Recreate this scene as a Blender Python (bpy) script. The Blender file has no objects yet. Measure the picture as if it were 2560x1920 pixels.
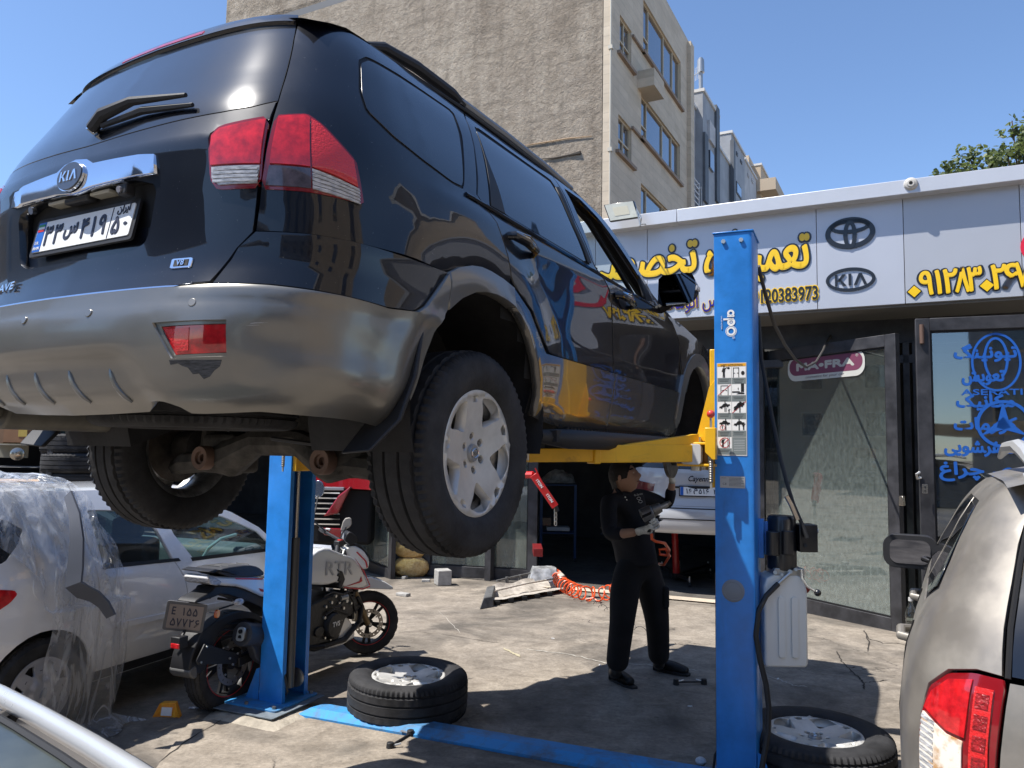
import bpy, bmesh, math, random
from mathutils import Vector as V, Matrix, noise
from mathutils.geometry import delaunay_2d_cdt
sc = bpy.context.scene
random.seed(7)
R = math.radians
C = sc.collection
# ---------------------------------------------------------------- camera, world, sun, exposure
FPX, PITCH, ROLL, EYE = 1923.0, .087, .018, 1.70
_c, _s, _cp, _sp = math.cos(ROLL), math.sin(ROLL), math.cos(PITCH), math.sin(PITCH)
cam_right = V((_c, -_s*_sp, _s*_cp)); cam_up = V((-_s, -_c*_sp, _c*_cp)); cam_fwd = V((0, _cp, _sp))
cd = bpy.data.cameras.new('camera'); cam = bpy.data.objects.new('camera', cd); C.objects.link(cam)
cd.sensor_width = 36; cd.lens = FPX/2560*36; cd.clip_start = .05; cd.clip_end = 2000
m = Matrix((cam_right, cam_up, -cam_fwd)).transposed().to_4x4(); m.translation = V((0, 0, EYE)); cam.matrix_world = m
sc.camera = cam
SUN_EL, SUN_AZ = R(60.5), R(257)
world = bpy.data.worlds.new('World'); sc.world = world; world.use_nodes = True
wn = world.node_tree.nodes; wn.clear()
sky = wn.new('ShaderNodeTexSky'); sky.sky_type = 'NISHITA'; sky.sun_disc = False
sky.sun_elevation = SUN_EL; sky.sun_rotation = SUN_AZ; sky.air_density = 1.0; sky.dust_density = .55; sky.ozone_density = 4.6; sky.altitude = 1200
bg = wn.new('ShaderNodeBackground'); bg.inputs['Strength'].default_value = .142
wo = wn.new('ShaderNodeOutputWorld'); world.node_tree.links.new(sky.outputs[0], bg.inputs[0]); world.node_tree.links.new(bg.outputs[0], wo.inputs[0])
sl = bpy.data.lights.new('sun', 'SUN'); sl.energy = 5.0; sl.angle = R(.53); sl.color = (1, .955, .89)
so = bpy.data.objects.new('sun', sl); C.objects.link(so)
SUN = V((math.sin(SUN_AZ)*math.cos(SUN_EL), math.cos(SUN_AZ)*math.cos(SUN_EL), math.sin(SUN_EL)))
so.rotation_euler = (-SUN).to_track_quat('-Z', 'Y').to_euler(); so.location = (-8, -1, 16)
sc.view_settings.view_transform = 'Standard'; sc.view_settings.look = 'None'; sc.view_settings.gamma = 1
sc.view_settings.exposure = .66; sc.view_settings.use_curve_mapping = False
sc.cycles.max_bounces = 8; sc.cycles.diffuse_bounces = 4; sc.cycles.glossy_bounces = 5; sc.cycles.transmission_bounces = 8; sc.cycles.transparent_max_bounces = 12
sc.cycles.sample_clamp_indirect = 6
# ---------------------------------------------------------------- survey of the photograph: pixel -> real place
def ray(px, py):
    u = (px-1280)/FPX; v = (960-py)/FPX
    d = cam_right*u+cam_up*v+cam_fwd
    return d/d.y
O = V((0, 0, EYE))
def gz(x, y): return -.03*(min(max(y, -3), 13)-4)+.03
def gp(px, py, up=0):
    d = ray(px, py); z = up
    for _ in range(25):
        t = (z-EYE)/d.z; p = O+d*t; z = gz(p.x, p.y)+up
    return O+d*((z-EYE)/d.z)
def at(px, py, Y): return O+ray(px, py)*Y
def onpl(px, py, n, dist):
    d = ray(px, py); t = (dist-O.dot(n))/d.dot(n); return O+d*t
SY = R(27.5)
FA = V((math.cos(SY), -math.sin(SY), 0)); FN = V((math.sin(SY), math.cos(SY), 0)); UP = V((0, 0, 1))
def fac(px, py, dist): return onpl(px, py, FN, dist)
def fp(a, dist, z): return FA*a+FN*dist+UP*z          # place along the shop front
# ---------------------------------------------------------------- materials
MATS = {}
def mat(name, col, rough=.5, metal=0, coat=0, coatr=.03, var=0, vscale=4, bump=0, bscale=60, col2=None, spec=.5, trans=0, emit=0, alpha=1, ior=1.45, stretch=None, rvar=0, sheen=0, detail=8, thr=None):
    if name in MATS: return MATS[name]
    m = bpy.data.materials.new(name); m.use_nodes = True; MATS[name] = m
    nt = m.node_tree; N = nt.nodes; Lk = nt.links.new; b = N['Principled BSDF']
    def setc(c): b.inputs['Base Color'].default_value = (*c, 1)
    setc(col); b.inputs['Roughness'].default_value = rough; b.inputs['Metallic'].default_value = metal
    b.inputs['Coat Weight'].default_value = coat; b.inputs['Coat Roughness'].default_value = coatr
    b.inputs['Specular IOR Level'].default_value = spec; b.inputs['IOR'].default_value = ior
    b.inputs['Transmission Weight'].default_value = trans; b.inputs['Alpha'].default_value = alpha
    if emit: b.inputs['Emission Color'].default_value = (*col, 1); b.inputs['Emission Strength'].default_value = emit
    if var or col2 or bump or rvar:
        tc = N.new('ShaderNodeTexCoord'); mp = N.new('ShaderNodeMapping'); Lk(tc.outputs['Object'], mp.inputs[0])
        if stretch: mp.inputs['Scale'].default_value = stretch
        nz = N.new('ShaderNodeTexNoise'); nz.inputs['Scale'].default_value = vscale; nz.inputs['Detail'].default_value = detail; nz.inputs['Roughness'].default_value = .62
        Lk(mp.outputs[0], nz.inputs['Vector'])
        if var or col2:
            cr = N.new('ShaderNodeValToRGB'); lo, hi = thr or (.35, .68)
            c2 = col2 or tuple(min(1, c*(1+var)+.01*var) for c in col); c1 = col if col2 else tuple(c*(1-var) for c in col)
            cr.color_ramp.elements[0].position = lo; cr.color_ramp.elements[0].color = (*c1, 1)
            cr.color_ramp.elements[1].position = hi; cr.color_ramp.elements[1].color = (*c2, 1)
            Lk(nz.outputs[0], cr.inputs[0]); Lk(cr.outputs[0], b.inputs['Base Color'])
        if rvar:
            mr = N.new('ShaderNodeMapRange'); mr.inputs[1].default_value = .3; mr.inputs[2].default_value = .7
            mr.inputs[3].default_value = max(0, rough-rvar); mr.inputs[4].default_value = rough+rvar; Lk(nz.outputs[0], mr.inputs[0]); Lk(mr.outputs[0], b.inputs['Roughness'])
        if bump:
            n2 = N.new('ShaderNodeTexNoise'); n2.inputs['Scale'].default_value = bscale; n2.inputs['Detail'].default_value = 5
            Lk(mp.outputs[0], n2.inputs['Vector']); bp = N.new('ShaderNodeBump'); bp.inputs['Strength'].default_value = bump; bp.inputs['Distance'].default_value = .01
            Lk(n2.outputs[0], bp.inputs['Height']); Lk(bp.outputs[0], b.inputs['Normal'])
    return m
def glassy(name, col, rough=.02, refl=.12, tint=1.0, dust=0, dustcol=(.4, .42, .4), dscale=6, dstretch=(1, 1, .25)):
    """thin pane: see-through, with sky-like reflections and optional dust"""
    if name in MATS: return MATS[name]
    m = bpy.data.materials.new(name); m.use_nodes = True; MATS[name] = m
    nt = m.node_tree; N = nt.nodes; Lk = nt.links.new; N.remove(N['Principled BSDF']); out = N['Material Output']
    tr = N.new('ShaderNodeBsdfTransparent'); tr.inputs[0].default_value = (*col, 1)
    gl = N.new('ShaderNodeBsdfGlossy'); gl.inputs['Roughness'].default_value = rough
    fr = N.new('ShaderNodeLayerWeight'); fr.inputs[0].default_value = .5
    pw = N.new('ShaderNodeMath'); pw.operation = 'POWER'; pw.inputs[1].default_value = 4.5; Lk(fr.outputs['Facing'], pw.inputs[0])
    ad = N.new('ShaderNodeMath'); ad.operation = 'MULTIPLY_ADD'; ad.inputs[1].default_value = .9; ad.inputs[2].default_value = refl+.035; ad.use_clamp = True; Lk(pw.outputs[0], ad.inputs[0])
    mx = N.new('ShaderNodeMixShader'); Lk(ad.outputs[0], mx.inputs[0]); Lk(tr.outputs[0], mx.inputs[1]); Lk(gl.outputs[0], mx.inputs[2])
    last = mx
    if dust:
        df = N.new('ShaderNodeBsdfDiffuse'); df.inputs[0].default_value = (*dustcol, 1)
        tc = N.new('ShaderNodeTexCoord'); mp = N.new('ShaderNodeMapping'); mp.inputs['Scale'].default_value = dstretch; Lk(tc.outputs['Object'], mp.inputs[0])
        nz = N.new('ShaderNodeTexNoise'); nz.inputs['Scale'].default_value = dscale; nz.inputs['Detail'].default_value = 9; nz.inputs['Roughness'].default_value = .7; Lk(mp.outputs[0], nz.inputs['Vector'])
        sz = N.new('ShaderNodeSeparateXYZ'); Lk(tc.outputs['Object'], sz.inputs[0])
        mr = N.new('ShaderNodeMapRange'); mr.inputs[1].default_value = .3; mr.inputs[2].default_value = .75; mr.inputs[3].default_value = dust*.25; mr.inputs[4].default_value = dust; Lk(nz.outputs[0], mr.inputs[0])
        hz = N.new('ShaderNodeMapRange'); hz.inputs[1].default_value = 0; hz.inputs[2].default_value = 2.6; hz.inputs[3].default_value = 1.5; hz.inputs[4].default_value = .25; Lk(sz.outputs['Z'], hz.inputs[0])
        ml = N.new('ShaderNodeMath'); ml.operation = 'MULTIPLY'; ml.use_clamp = True; Lk(mr.outputs[0], ml.inputs[0]); Lk(hz.outputs[0], ml.inputs[1])
        m2 = N.new('ShaderNodeMixShader'); Lk(ml.outputs[0], m2.inputs[0]); Lk(mx.outputs[0], m2.inputs[1]); Lk(df.outputs[0], m2.inputs[2]); last = m2
    Lk(last.outputs[0], out.inputs[0]); return m
# ---------------------------------------------------------------- scene objects
def tag(o, label=None, cat=None, group=None, kind=None):
    if label: o['label'] = label
    if cat: o['category'] = cat
    if group: o['group'] = group
    if kind: o['kind'] = kind
    return o
def thing(name, label, cat, loc=(0, 0, 0), rz=0, group=None):
    o = bpy.data.objects.new(name, None); C.objects.link(o); o.location = loc; o.rotation_euler = (0, 0, rz); o.empty_display_size = .1
    tag(o, label, cat, group)
    bpy.context.view_layer.update()
    return o
def world_of(o):
    m = o.matrix_basis.copy()
    while o.parent: o = o.parent; m = o.matrix_basis @ m
    return m
class MB:
    """collects shapes, builds ONE mesh object"""
    def __init__(s): s.v = []; s.f = []; s.n = None; s.mi = []; s.cm = 0
    def add(s, vs, fs):
        b = len(s.v); s.v += [V(p) for p in vs]; s.f += [tuple(b+i for i in f) for f in fs]; s.mi += [s.cm]*len(fs); return s
    def hexa(s, p): # 8 corners: bottom 4 ccw, top 4 ccw
        return s.add(p, [(3, 2, 1, 0), (4, 5, 6, 7), (0, 1, 5, 4), (1, 2, 6, 5), (2, 3, 7, 6), (3, 0, 4, 7)])
    def box(s, c, d, ax=None):
        c = V(c); X, Y, Z = ax or (V((1, 0, 0)), V((0, 1, 0)), V((0, 0, 1))); x, y, z = (V(X)*d[0]/2, V(Y)*d[1]/2, V(Z)*d[2]/2)
        return s.hexa([c-x-y-z, c+x-y-z, c+x+y-z, c-x+y-z, c-x-y+z, c+x-y+z, c+x+y+z, c-x+y+z])
    def bar(s, a, b, w, h, up=(0, 0, 1)):
        a, b = V(a), V(b); d = (b-a); L = d.length; d.normalize(); sd = d.cross(V(up)); 
        if sd.length < 1e-4: sd = d.cross(V((1, 0, 0)))
        sd.normalize(); u = sd.cross(d); return s.box((a+b)/2, (w, L, h), (sd, d, u))
    def cyl(s, a, b, r, r2=None, n=16, cap=True):
        a, b = V(a), V(b); r2 = r if r2 is None else r2; d = (b-a).normalized(); u = d.orthogonal().normalized(); w = d.cross(u); vs = []
        for k in range(n):
            q = 2*math.pi*k/n; e = u*math.cos(q)+w*math.sin(q); vs += [a+e*r, b+e*r2]
        fs = [(2*k, 2*((k+1) % n), 2*((k+1) % n)+1, 2*k+1) for k in range(n)]
        if cap: fs += [tuple(2*k for k in reversed(range(n))), tuple(2*k+1 for k in range(n))]
        return s.add(vs, fs)
    def tube(s, pts, r, n=8, closed=False):
        pts = [V(p) for p in pts]; m = len(pts); rr = r if isinstance(r, (list, tuple)) else [r]*m; vs = []; prev = None
        for i, p in enumerate(pts):
            a = pts[i-1] if i else (pts[-1] if closed else p); b = pts[(i+1) % m] if (i < m-1 or closed) else p; d = (b-a).normalized()
            if prev is None: u = d.orthogonal().normalized()
            else:
                u = prev-d*prev.dot(d); u = u.normalized() if u.length > 1e-6 else d.orthogonal().normalized()
            prev = u; w = d.cross(u)
            vs += [p+(u*math.cos(2*math.pi*k/n)+w*math.sin(2*math.pi*k/n))*rr[i] for k in range(n)]
        fs = []
        for i in range(m if closed else m-1):
            j = (i+1) % m; fs += [(i*n+k, i*n+(k+1) % n, j*n+(k+1) % n, j*n+k) for k in range(n)]
        if not closed: fs += [tuple(reversed(range(n))), tuple((m-1)*n+k for k in range(n))]
        return s.add(vs, fs)
    def lathe(s, prof, c=(0, 0, 0), axis=(0, 0, 1), n=32, fn=None, closed=False):
        axis = V(axis).normalized(); u = axis.orthogonal().normalized(); w = axis.cross(u); c = V(c); m = len(prof); vs = []
        for k in range(n):
            q = 2*math.pi*k/n; e = u*math.cos(q)+w*math.sin(q)
            for i, (r, h) in enumerate(prof):
                if fn: r, h = fn(i, k, r, h)
                vs.append(c+e*r+axis*h)
        mm = m if closed else m-1
        fs = [(k*m+i, ((k+1) % n)*m+i, ((k+1) % n)*m+(i+1) % m, k*m+(i+1) % m) for k in range(n) for i in range(mm)]
        return s.add(vs, fs)
    def prism(s, poly, o, X, Y, Zv):
        """2-D outline in the plane (X, Y) at o, thickened by the vector Zv"""
        o, X, Y, Zv = V(o), V(X), V(Y), V(Zv); n = len(poly); a = [o+X*p[0]+Y*p[1] for p in poly]
        vs = a+[p+Zv for p in a]
        tri = delaunay_2d_cdt([V(p) for p in poly], [], [list(range(n))], 1, 1e-6)
        fs = []
        if len(tri[0]) == n:
            for f in tri[2]: fs += [tuple(reversed(f)), tuple(i+n for i in f)]
        else: fs = [tuple(reversed(range(n))), tuple(range(n, 2*n))]
        fs += [(i, (i+1) % n, (i+1) % n+n, i+n) for i in range(n)]
        return s.add(vs, fs)
    def grid(s, fn, nu, nv, back=None):
        vs = [fn(i/nu, j/nv) for j in range(nv+1) for i in range(nu+1)]
        fs = [(j*(nu+1)+i, j*(nu+1)+i+1, (j+1)*(nu+1)+i+1, (j+1)*(nu+1)+i) for j in range(nv) for i in range(nu)]
        return s.add(vs, fs)
    def ball(s, c, r, n=12, sq=(1, 1, 1)):
        c = V(c); vs = []; m = n//2
        for j in range(m+1):
            a = math.pi*j/m
            for k in range(n): q = 2*math.pi*k/n; vs.append(c+V((math.sin(a)*math.cos(q)*r*sq[0], math.sin(a)*math.sin(q)*r*sq[1], math.cos(a)*r*sq[2])))
        return s.add(vs, [(j*n+k, (j+1)*n+k, (j+1)*n+(k+1) % n, j*n+(k+1) % n) for j in range(m) for k in range(n)])
    def build(s, name, m, parent=None, world=False, bevel=0, smooth=35, recalc=True, normals=None, segs=2):
        me = bpy.data.meshes.new(name); vs = s.v
        if parent is not None and world: inv = world_of(parent).inverted(); vs = [inv@p for p in vs]
        me.from_pydata([tuple(p) for p in vs], [], s.f)
        ms = m if isinstance(m, (list, tuple)) else [m]
        for q in ms: me.materials.append(q)
        if len(ms) > 1: me.polygons.foreach_set('material_index', s.mi)
        if recalc:
            bm = bmesh.new(); bm.from_mesh(me); bmesh.ops.remove_doubles(bm, verts=bm.verts, dist=1e-5); bmesh.ops.recalc_face_normals(bm, faces=bm.faces)
            if smooth:
                for e in bm.edges:
                    if len(e.link_faces) == 2 and e.calc_face_angle(0) > R(smooth): e.smooth = False
                for f in bm.faces: f.smooth = True
            bm.to_mesh(me); bm.free()
        elif smooth:
            for p in me.polygons: p.use_smooth = True
        if normals: me.normals_split_custom_set_from_vertices([tuple(n) for n in normals])
        o = bpy.data.objects.new(name, me); C.objects.link(o)
        if parent: o.parent = parent
        if bevel:
            b = o.modifiers.new('bevel', 'BEVEL'); b.width = bevel; b.segments = segs; b.limit_method = 'ANGLE'; b.angle_limit = R(40); b.harden_normals = False
        return o
def copy_tree(o, parent=None):
    c = o.copy(); C.objects.link(c); c.parent = parent
    for ch in [x for x in bpy.data.objects if x.parent == o]: copy_tree(ch, c)
    return c
def chaikin(p, it=2, keep=.22):
    p = [tuple(q) for q in p]
    for _ in range(it):
        q = []
        for i in range(len(p)):
            a, b = p[i], p[(i+1) % len(p)]
            q += [(a[0]*(1-keep)+b[0]*keep, a[1]*(1-keep)+b[1]*keep), (a[0]*keep+b[0]*(1-keep), a[1]*keep+b[1]*(1-keep))]
        p = q
    return p
def rrect(w, h, r, n=4, cx=0, cy=0):
    o = []
    for sx, sy, a0 in ((1, 1, 0), (-1, 1, 90), (-1, -1, 180), (1, -1, 270)):
        for k in range(n+1):
            a = R(a0+90*k/n); o.append((cx+sx*(w/2-r)+r*math.cos(a), cy+sy*(h/2-r)+r*math.sin(a)))
    return o
def ell(a, b, n=48, cx=0, cy=0): return [(cx+a*math.cos(2*math.pi*k/n), cy+b*math.sin(2*math.pi*k/n)) for k in range(n)]
def inpoly(p, poly):
    x, y = p; c = False; j = len(poly)-1
    for i in range(len(poly)):
        xi, yi = poly[i]; xj, yj = poly[j]
        if (yi > y) != (yj > y) and x < (xj-xi)*(y-yi)/(yj-yi)+xi: c = not c
        j = i
    return c
def dens(poly, g):
    o = []
    for i in range(len(poly)):
        a, b = poly[i], poly[(i+1) % len(poly)]; L = math.hypot(b[0]-a[0], b[1]-a[1]); k = max(1, int(L/g+.5))
        o += [(a[0]+(b[0]-a[0])*j/k, a[1]+(b[1]-a[1])*j/k) for j in range(k)]
    return o
def flat(poly, holes=(), g=0):
    """triangulate an outline with holes; returns pts, tris, loops"""
    loops = [dens(poly, g) if g else list(poly)]+[dens(h, g) if g else list(h) for h in holes]
    pts = []; edges = []; idx = []
    for L in loops:
        b = len(pts); pts += L; edges += [(b+i, b+(i+1) % len(L)) for i in range(len(L))]; idx.append(list(range(b, b+len(L))))
    nb = len(pts)
    if g:
        xs = [p[0] for p in poly]; ys = [p[1] for p in poly]; y = min(ys)+g/2; r = 0
        B = pts[:nb]
        while y < max(ys):
            x = min(xs)+(g/2 if r % 2 else g*.1); r += 1
            while x < max(xs):
                if inpoly((x, y), loops[0]) and not any(inpoly((x, y), h) for h in loops[1:]) and min((q[0]-x)**2+(q[1]-y)**2 for q in B) > (g*.5)**2: pts.append((x, y))
                x += g
            y += g*.87
    out = delaunay_2d_cdt([V(p) for p in pts], edges, [], 0, 1e-7)
    ov = [tuple(v) for v in out[0]]; tris = []
    for f in out[2]:
        cx = sum(ov[i][0] for i in f)/len(f); cy = sum(ov[i][1] for i in f)/len(f)
        if inpoly((cx, cy), loops[0]) and not any(inpoly((cx, cy), h) for h in loops[1:]): tris.append(tuple(f))
    # boundary loops in output indices
    mp = {}
    for oi, ins in enumerate(out[3]):
        for k in ins: mp[k] = oi
    lo = [[mp[i] for i in L] for L in idx]
    return ov, tris, lo
def surf_patch(S, poly, name, m, parent, off=0, depth=.012, holes=(), g=.045, flip=1, extra=None, inset=0, thin=False, edge=None):
    """a panel cut from the surface S(s,t) along an outline, raised by off, edges turned in by depth"""
    ov, tris, loops = flat(poly, holes, g)
    h = 1e-3
    def nrm(a, b):
        p = (S(a+h, b)-S(a-h, b)); q = (S(a, b+h)-S(a, b-h)); n = p.cross(q)
        return n.normalized()*flip if n.length > 1e-12 else V((0, 0, 1))
    vs = []; ns = []
    for a, b in ov:
        n = nrm(a, b); e = off+(extra(a, b) if extra else 0); vs.append(S(a, b)+n*e); ns.append(n)
    if extra: # true normals of the displaced sheet
        acc = [V((0, 0, 0)) for _ in vs]
        for f in tris:
            n = (vs[f[1]]-vs[f[0]]).cross(vs[f[2]]-vs[f[0]])
            if n.dot(ns[f[0]]) < 0: n = -n
            for i in f: acc[i] += n
        ns2 = [a.normalized() if a.length > 0 else n for a, n in zip(acc, ns)]
    else: ns2 = ns
    fs = []
    for f in tris:
        n = (vs[f[1]]-vs[f[0]]).cross(vs[f[2]]-vs[f[0]]); fs.append(f if n.dot(ns[f[0]]) > 0 else tuple(reversed(f)))
    on = list(ns2)
    for L in loops:
        k = len(L); b = len(vs)
        A = []; 
        for i in range(k):
            p = vs[L[i]]; tn = (vs[L[(i+1) % k]]-vs[L[i-1]]).normalized(); o = tn.cross(ns[L[i]])
            c = V((sum(q[0] for q in [ov[j] for j in L])/k, 0, 0))
            A.append((p, ns[L[i]], o))
        # outward side check with the mean centre
        cen = sum((vs[j] for j in L), V((0, 0, 0)))/k; sg = 1 if sum((a[0]-cen).dot(a[2]) for a in A) > 0 else -1
        if L is not loops[0]: sg = -sg
        for (p, n, o) in A: vs.append(p.copy()); on.append((n*.6+o*sg*.8).normalized())
        for (p, n, o) in A: vs.append(p-n*depth); on.append((o*sg).normalized())
        for i in range(k):
            j = (i+1) % k; q = (b+i, b+j, b+k+j, b+k+i)
            fn = (vs[q[1]]-vs[q[0]]).cross(vs[q[3]]-vs[q[0]]); fs.append(q if fn.dot(A[i][2]*sg) > 0 else tuple(reversed(q)))
    mb = MB(); mb.v = vs; mb.f = fs; mb.mi = [0]*len(fs)
    return mb.build(name, m, parent, recalc=False, normals=on)
def text(body, size, name, m, parent, o, X, Y, depth=.002, bold=0, ax='CENTER', shear=0, sx=1.0, world=True, wid=None):
    c = bpy.data.curves.new(name, 'FONT'); c.body = body; c.size = size; c.extrude = depth/2; c.align_x = ax; c.align_y = 'CENTER'; c.shear = shear; c.resolution_u = 3
    t = bpy.data.objects.new('tmp', c); C.objects.link(t); bpy.context.view_layer.update()
    me = bpy.data.meshes.new_from_object(t.evaluated_get(bpy.context.evaluated_depsgraph_get()))
    bpy.data.objects.remove(t); bpy.data.curves.remove(c)
    X, Y, o = V(X).normalized(), V(Y).normalized(), V(o); Z = X.cross(Y)
    if wid:
        xs = [v.co.x for v in me.vertices]; sx = wid/max(1e-6, max(xs)-min(xs)); mid = (max(xs)+min(xs))/2
        ys = [v.co.y for v in me.vertices]; my = (max(ys)+min(ys))/2
        for v in me.vertices: v.co.x -= mid; v.co.y -= my
    inv = world_of(parent).inverted() if (parent is not None and world) else Matrix()
    base = [(v.co.x*sx, v.co.y, v.co.z) for v in me.vertices]
    if bold:
        vs = []; fs = []; P_ = [tuple(q.vertices) for q in me.polygons]; n_ = len(base); K_ = 14 if bold > .01 else 8
        rings = [(0, 0)]+[(bold*math.cos(2*math.pi*k/K_), bold*math.sin(2*math.pi*k/K_)) for k in range(K_)]+([(bold*.5*math.cos(2*math.pi*k/6), bold*.5*math.sin(2*math.pi*k/6)) for k in range(6)] if bold > .02 else [])
        for i, (dx, dy) in enumerate(rings): vs += [(a+dx, b+dy, c_-i*min(.0002, depth/40)) for a, b, c_ in base]; fs += [tuple(q+i*n_ for q in f) for f in P_]
        me.clear_geometry(); me.from_pydata(vs, [], fs); base = vs
    for v, (a, b, c_) in zip(me.vertices, base): v.co = inv@(o+X*a+Y*b+Z*(c_+depth/2))
    me.materials.clear(); me.materials.append(m); me.name = name
    ob = bpy.data.objects.new(name, me); C.objects.link(ob)
    if parent: ob.parent = parent
    return ob
# ================================================================ BLACK SUV ON THE LIFT
blk = mat('black paint', (.004, .005, .009), .35, coat=1, coatr=.010, spec=.12, rvar=.05, vscale=3, ior=1.5)
gry = mat('grey cladding', (.20, .193, .176), .35, metal=.66, coat=.55, coatr=.12, bump=.03, bscale=3, rvar=.06, vscale=5)
gry2 = mat('grey cladding dark reflection', (.10, .096, .088), .26, metal=.6, coat=1, coatr=.03)  # same grey as the bumper, darkened to stand for the dark shop mirrored in it
gdk = mat('privacy glass', (.005, .006, .009), .2, spec=.28, coat=1, coatr=.004)
rub = mat('black plastic', (.018, .018, .02), .55, bump=.05, bscale=200)
gask = mat('gasket rubber', (.008, .008, .009), .6)
chrome = mat('chrome', (.8, .82, .85), .06, metal=1)
tyre_m = mat('tyre rubber', (.022, .022, .024), .78, var=.5, vscale=7, bump=.15, bscale=90)
alloy = mat('silver alloy', (.60, .59, .56), .38, metal=.35, var=.09, vscale=14, bump=.02, bscale=40)
barrel = mat('wheel barrel', (.28, .285, .29), .4, metal=.7, var=.5, vscale=18)
under = mat('dusty underbody metal', (.055, .050, .044), .8, var=.55, vscale=9, bump=.3, bscale=50)
dark = mat('deep black', (.004, .004, .005), .8)
whitep = mat('white plate', (.72, .73, .72), .4)
ink = mat('plate ink', (.02, .025, .05), .5)
RT = [(.34, .34, .87, -1.00), (.40, .40, .905, -1.06), (.50, .50, .935, -1.09), (.62, .62, .948, -1.10), (.72, .72, .95, -1.07), (.80, .80, .948, -1.04),
      (.95, .95, .945, -1.03), (1.10, 1.10, .935, -1.035), (1.20, 1.20, .915, -1.02), (1.30, 1.30, .885, -.985), (1.45, 1.45, .825, -.90),
      (1.60, 1.60, .755, -.815), (1.67, 1.67, .71, -.775), (1.72, 1.712, .675, -.745), (1.78, 1.738, .61, -.715), (1.90, 1.764, .47, -.65), (2.1, 1.778, .25, -.55), (2.35, 1.78, .0, -.45)]
CPL = [(0, 0), (.012, .25), (.045, .50), (.10, .68), (.18, .80), (.30, .90), (.46, .96), (.68, .99), (1, 1.0)]
def crom(T, Vv, t):
    n = len(T); t = min(max(t, T[0]), T[-1]); i = 0
    while i < n-2 and t > T[i+1]: i += 1
    h = T[i+1]-T[i]; u = (t-T[i])/h
    def mm(k):
        if k == 0: return (Vv[1]-Vv[0])/(T[1]-T[0])
        if k == n-1: return (Vv[-1]-Vv[-2])/(T[-1]-T[-2])
        a = (Vv[k]-Vv[k-1])/(T[k]-T[k-1]); b = (Vv[k+1]-Vv[k])/(T[k+1]-T[k]); return 0.0 if a*b < 0 else (a+b)/2
    return (2*u**3-3*u*u+1)*Vv[i]+(u**3-2*u*u+u)*h*mm(i)+(-2*u**3+3*u*u)*Vv[i+1]+(u**3-u*u)*h*mm(i+1)
def sstep(a, b, x): x = min(1, max(0, (x-a)/(b-a))); return x*x*(3-2*x)
class Loft:
    def __init__(s, RT, CP, X0, W, L, taper, bump=None, zslope=0):
        s.T = [r[0] for r in RT]; s.Z = [r[1] for r in RT]; s.Wd = [r[2] for r in RT]; s.Xr = [r[3] for r in RT]; s.X0 = X0; s.taper = taper; s.bump = bump
        s.cx = [c[0] for c in CP]; s.cy = [c[1] for c in CP]; s.ss = [0]
        for a, b in zip(CP, CP[1:]): s.ss.append(s.ss[-1]+math.hypot((b[0]-a[0])*L, (b[1]-a[1])*W))
        s.S1 = s.ss[-1]; s.cache = {}
    def ring(s, t):
        k = round(t, 6)
        if k not in s.cache: s.cache[k] = (crom(s.T, s.Z, t), crom(s.T, s.Wd, t), crom(s.T, s.Xr, t))
        return s.cache[k]
    def __call__(s, a0, t):
        z, w, xr = s.ring(t); a = abs(a0)
        if a < s.S1: dx = crom(s.ss, s.cx, a); yf = crom(s.ss, s.cy, a); x = xr+(s.X0-xr)*dx; y = w*yf
        else: x = s.X0+a-s.S1; y = w*s.taper(x)
        return V((x, -y if a0 > 0 else y, z))
S = Loft(RT, CPL, -.35, .95, .70, lambda x: 1-.02*max(0, (x-1)/2)**2-.10*max(0, x-2.9)**2)
sx = lambda x: x+.35+S.S1
def hum(x, c, w): return math.exp(-((x-c)/w)**2)
def body_bump(a, t):
    a = abs(a); e = 0
    k = sstep(1.2, 1.6, a)
    e += k*(.012*hum(t, 1.135, .035)-.006*hum(t, .86, .12)*sstep(2.2, 2.6, a))          # shoulder crease, scalloped doors
    e += .022*hum(math.hypot(a-1.66, (t-.45)*1.0), .60, .10)*(t > .4)                    # swell round the rear arch
    e += .010*hum(t, 1.17, .03)*(1-sstep(.6, .78, a))                                    # lip above the plate garnish
    e += .0004*math.sin(a*9+t*5)*k
    return e
suv = thing('suv', 'black SUV with grey lower cladding raised on a blue two-post lift', 'car', (-.915, 3.335, 1.4325), R(90-29.2))
mir = lambda P: [(-a, b) for a, b in P]
def both(P, *a, **k):
    o = surf_patch(S, P, *a, **k); o2 = surf_patch(S, mir(P), *a, **k); return o, o2
# --- tailgate
gap = [(.815, 1.70), (.794, 1.594), (.786, 1.41), (.779, 1.305), (.770, 1.25), (.733, 1.01), (.722, .884), (.68, .835), (.625, .735)]
gb = [(0, 1.243), (.2, 1.252), (.4, 1.26), (.6, 1.268), (.70, 1.28), (.781, 1.305)]
glassP = gb+[(.794, 1.594), (.806, 1.665), (.5, 1.668), (0, 1.668)]
glassP = glassP+[(-a, b) for a, b in reversed(glassP[1:-1])]
surf_patch(S, [(a, b+.002) for a, b in glassP], 'rear_window', gdk, suv, off=-.001, depth=.012)
lampg = [(.574, 1.185), (.605, 1.212), (.763, 1.242), (.757, 1.15), (.738, 1.017), (.61, 1.015), (.585, 1.045)]
bump_b0 = lambda a, t: -.010*math.exp(-((a-.86)/.10)**2-((t-.565)/.05)**2)-.006*math.exp(-((a-.80)/.05)**2-((t-.48)/.03)**2)
rec = chaikin([(-.385, 1.082), (.385, 1.082), (.345, .88), (.28, .852), (-.28, .852), (-.345, .88)][::-1], 2, .15)
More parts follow.
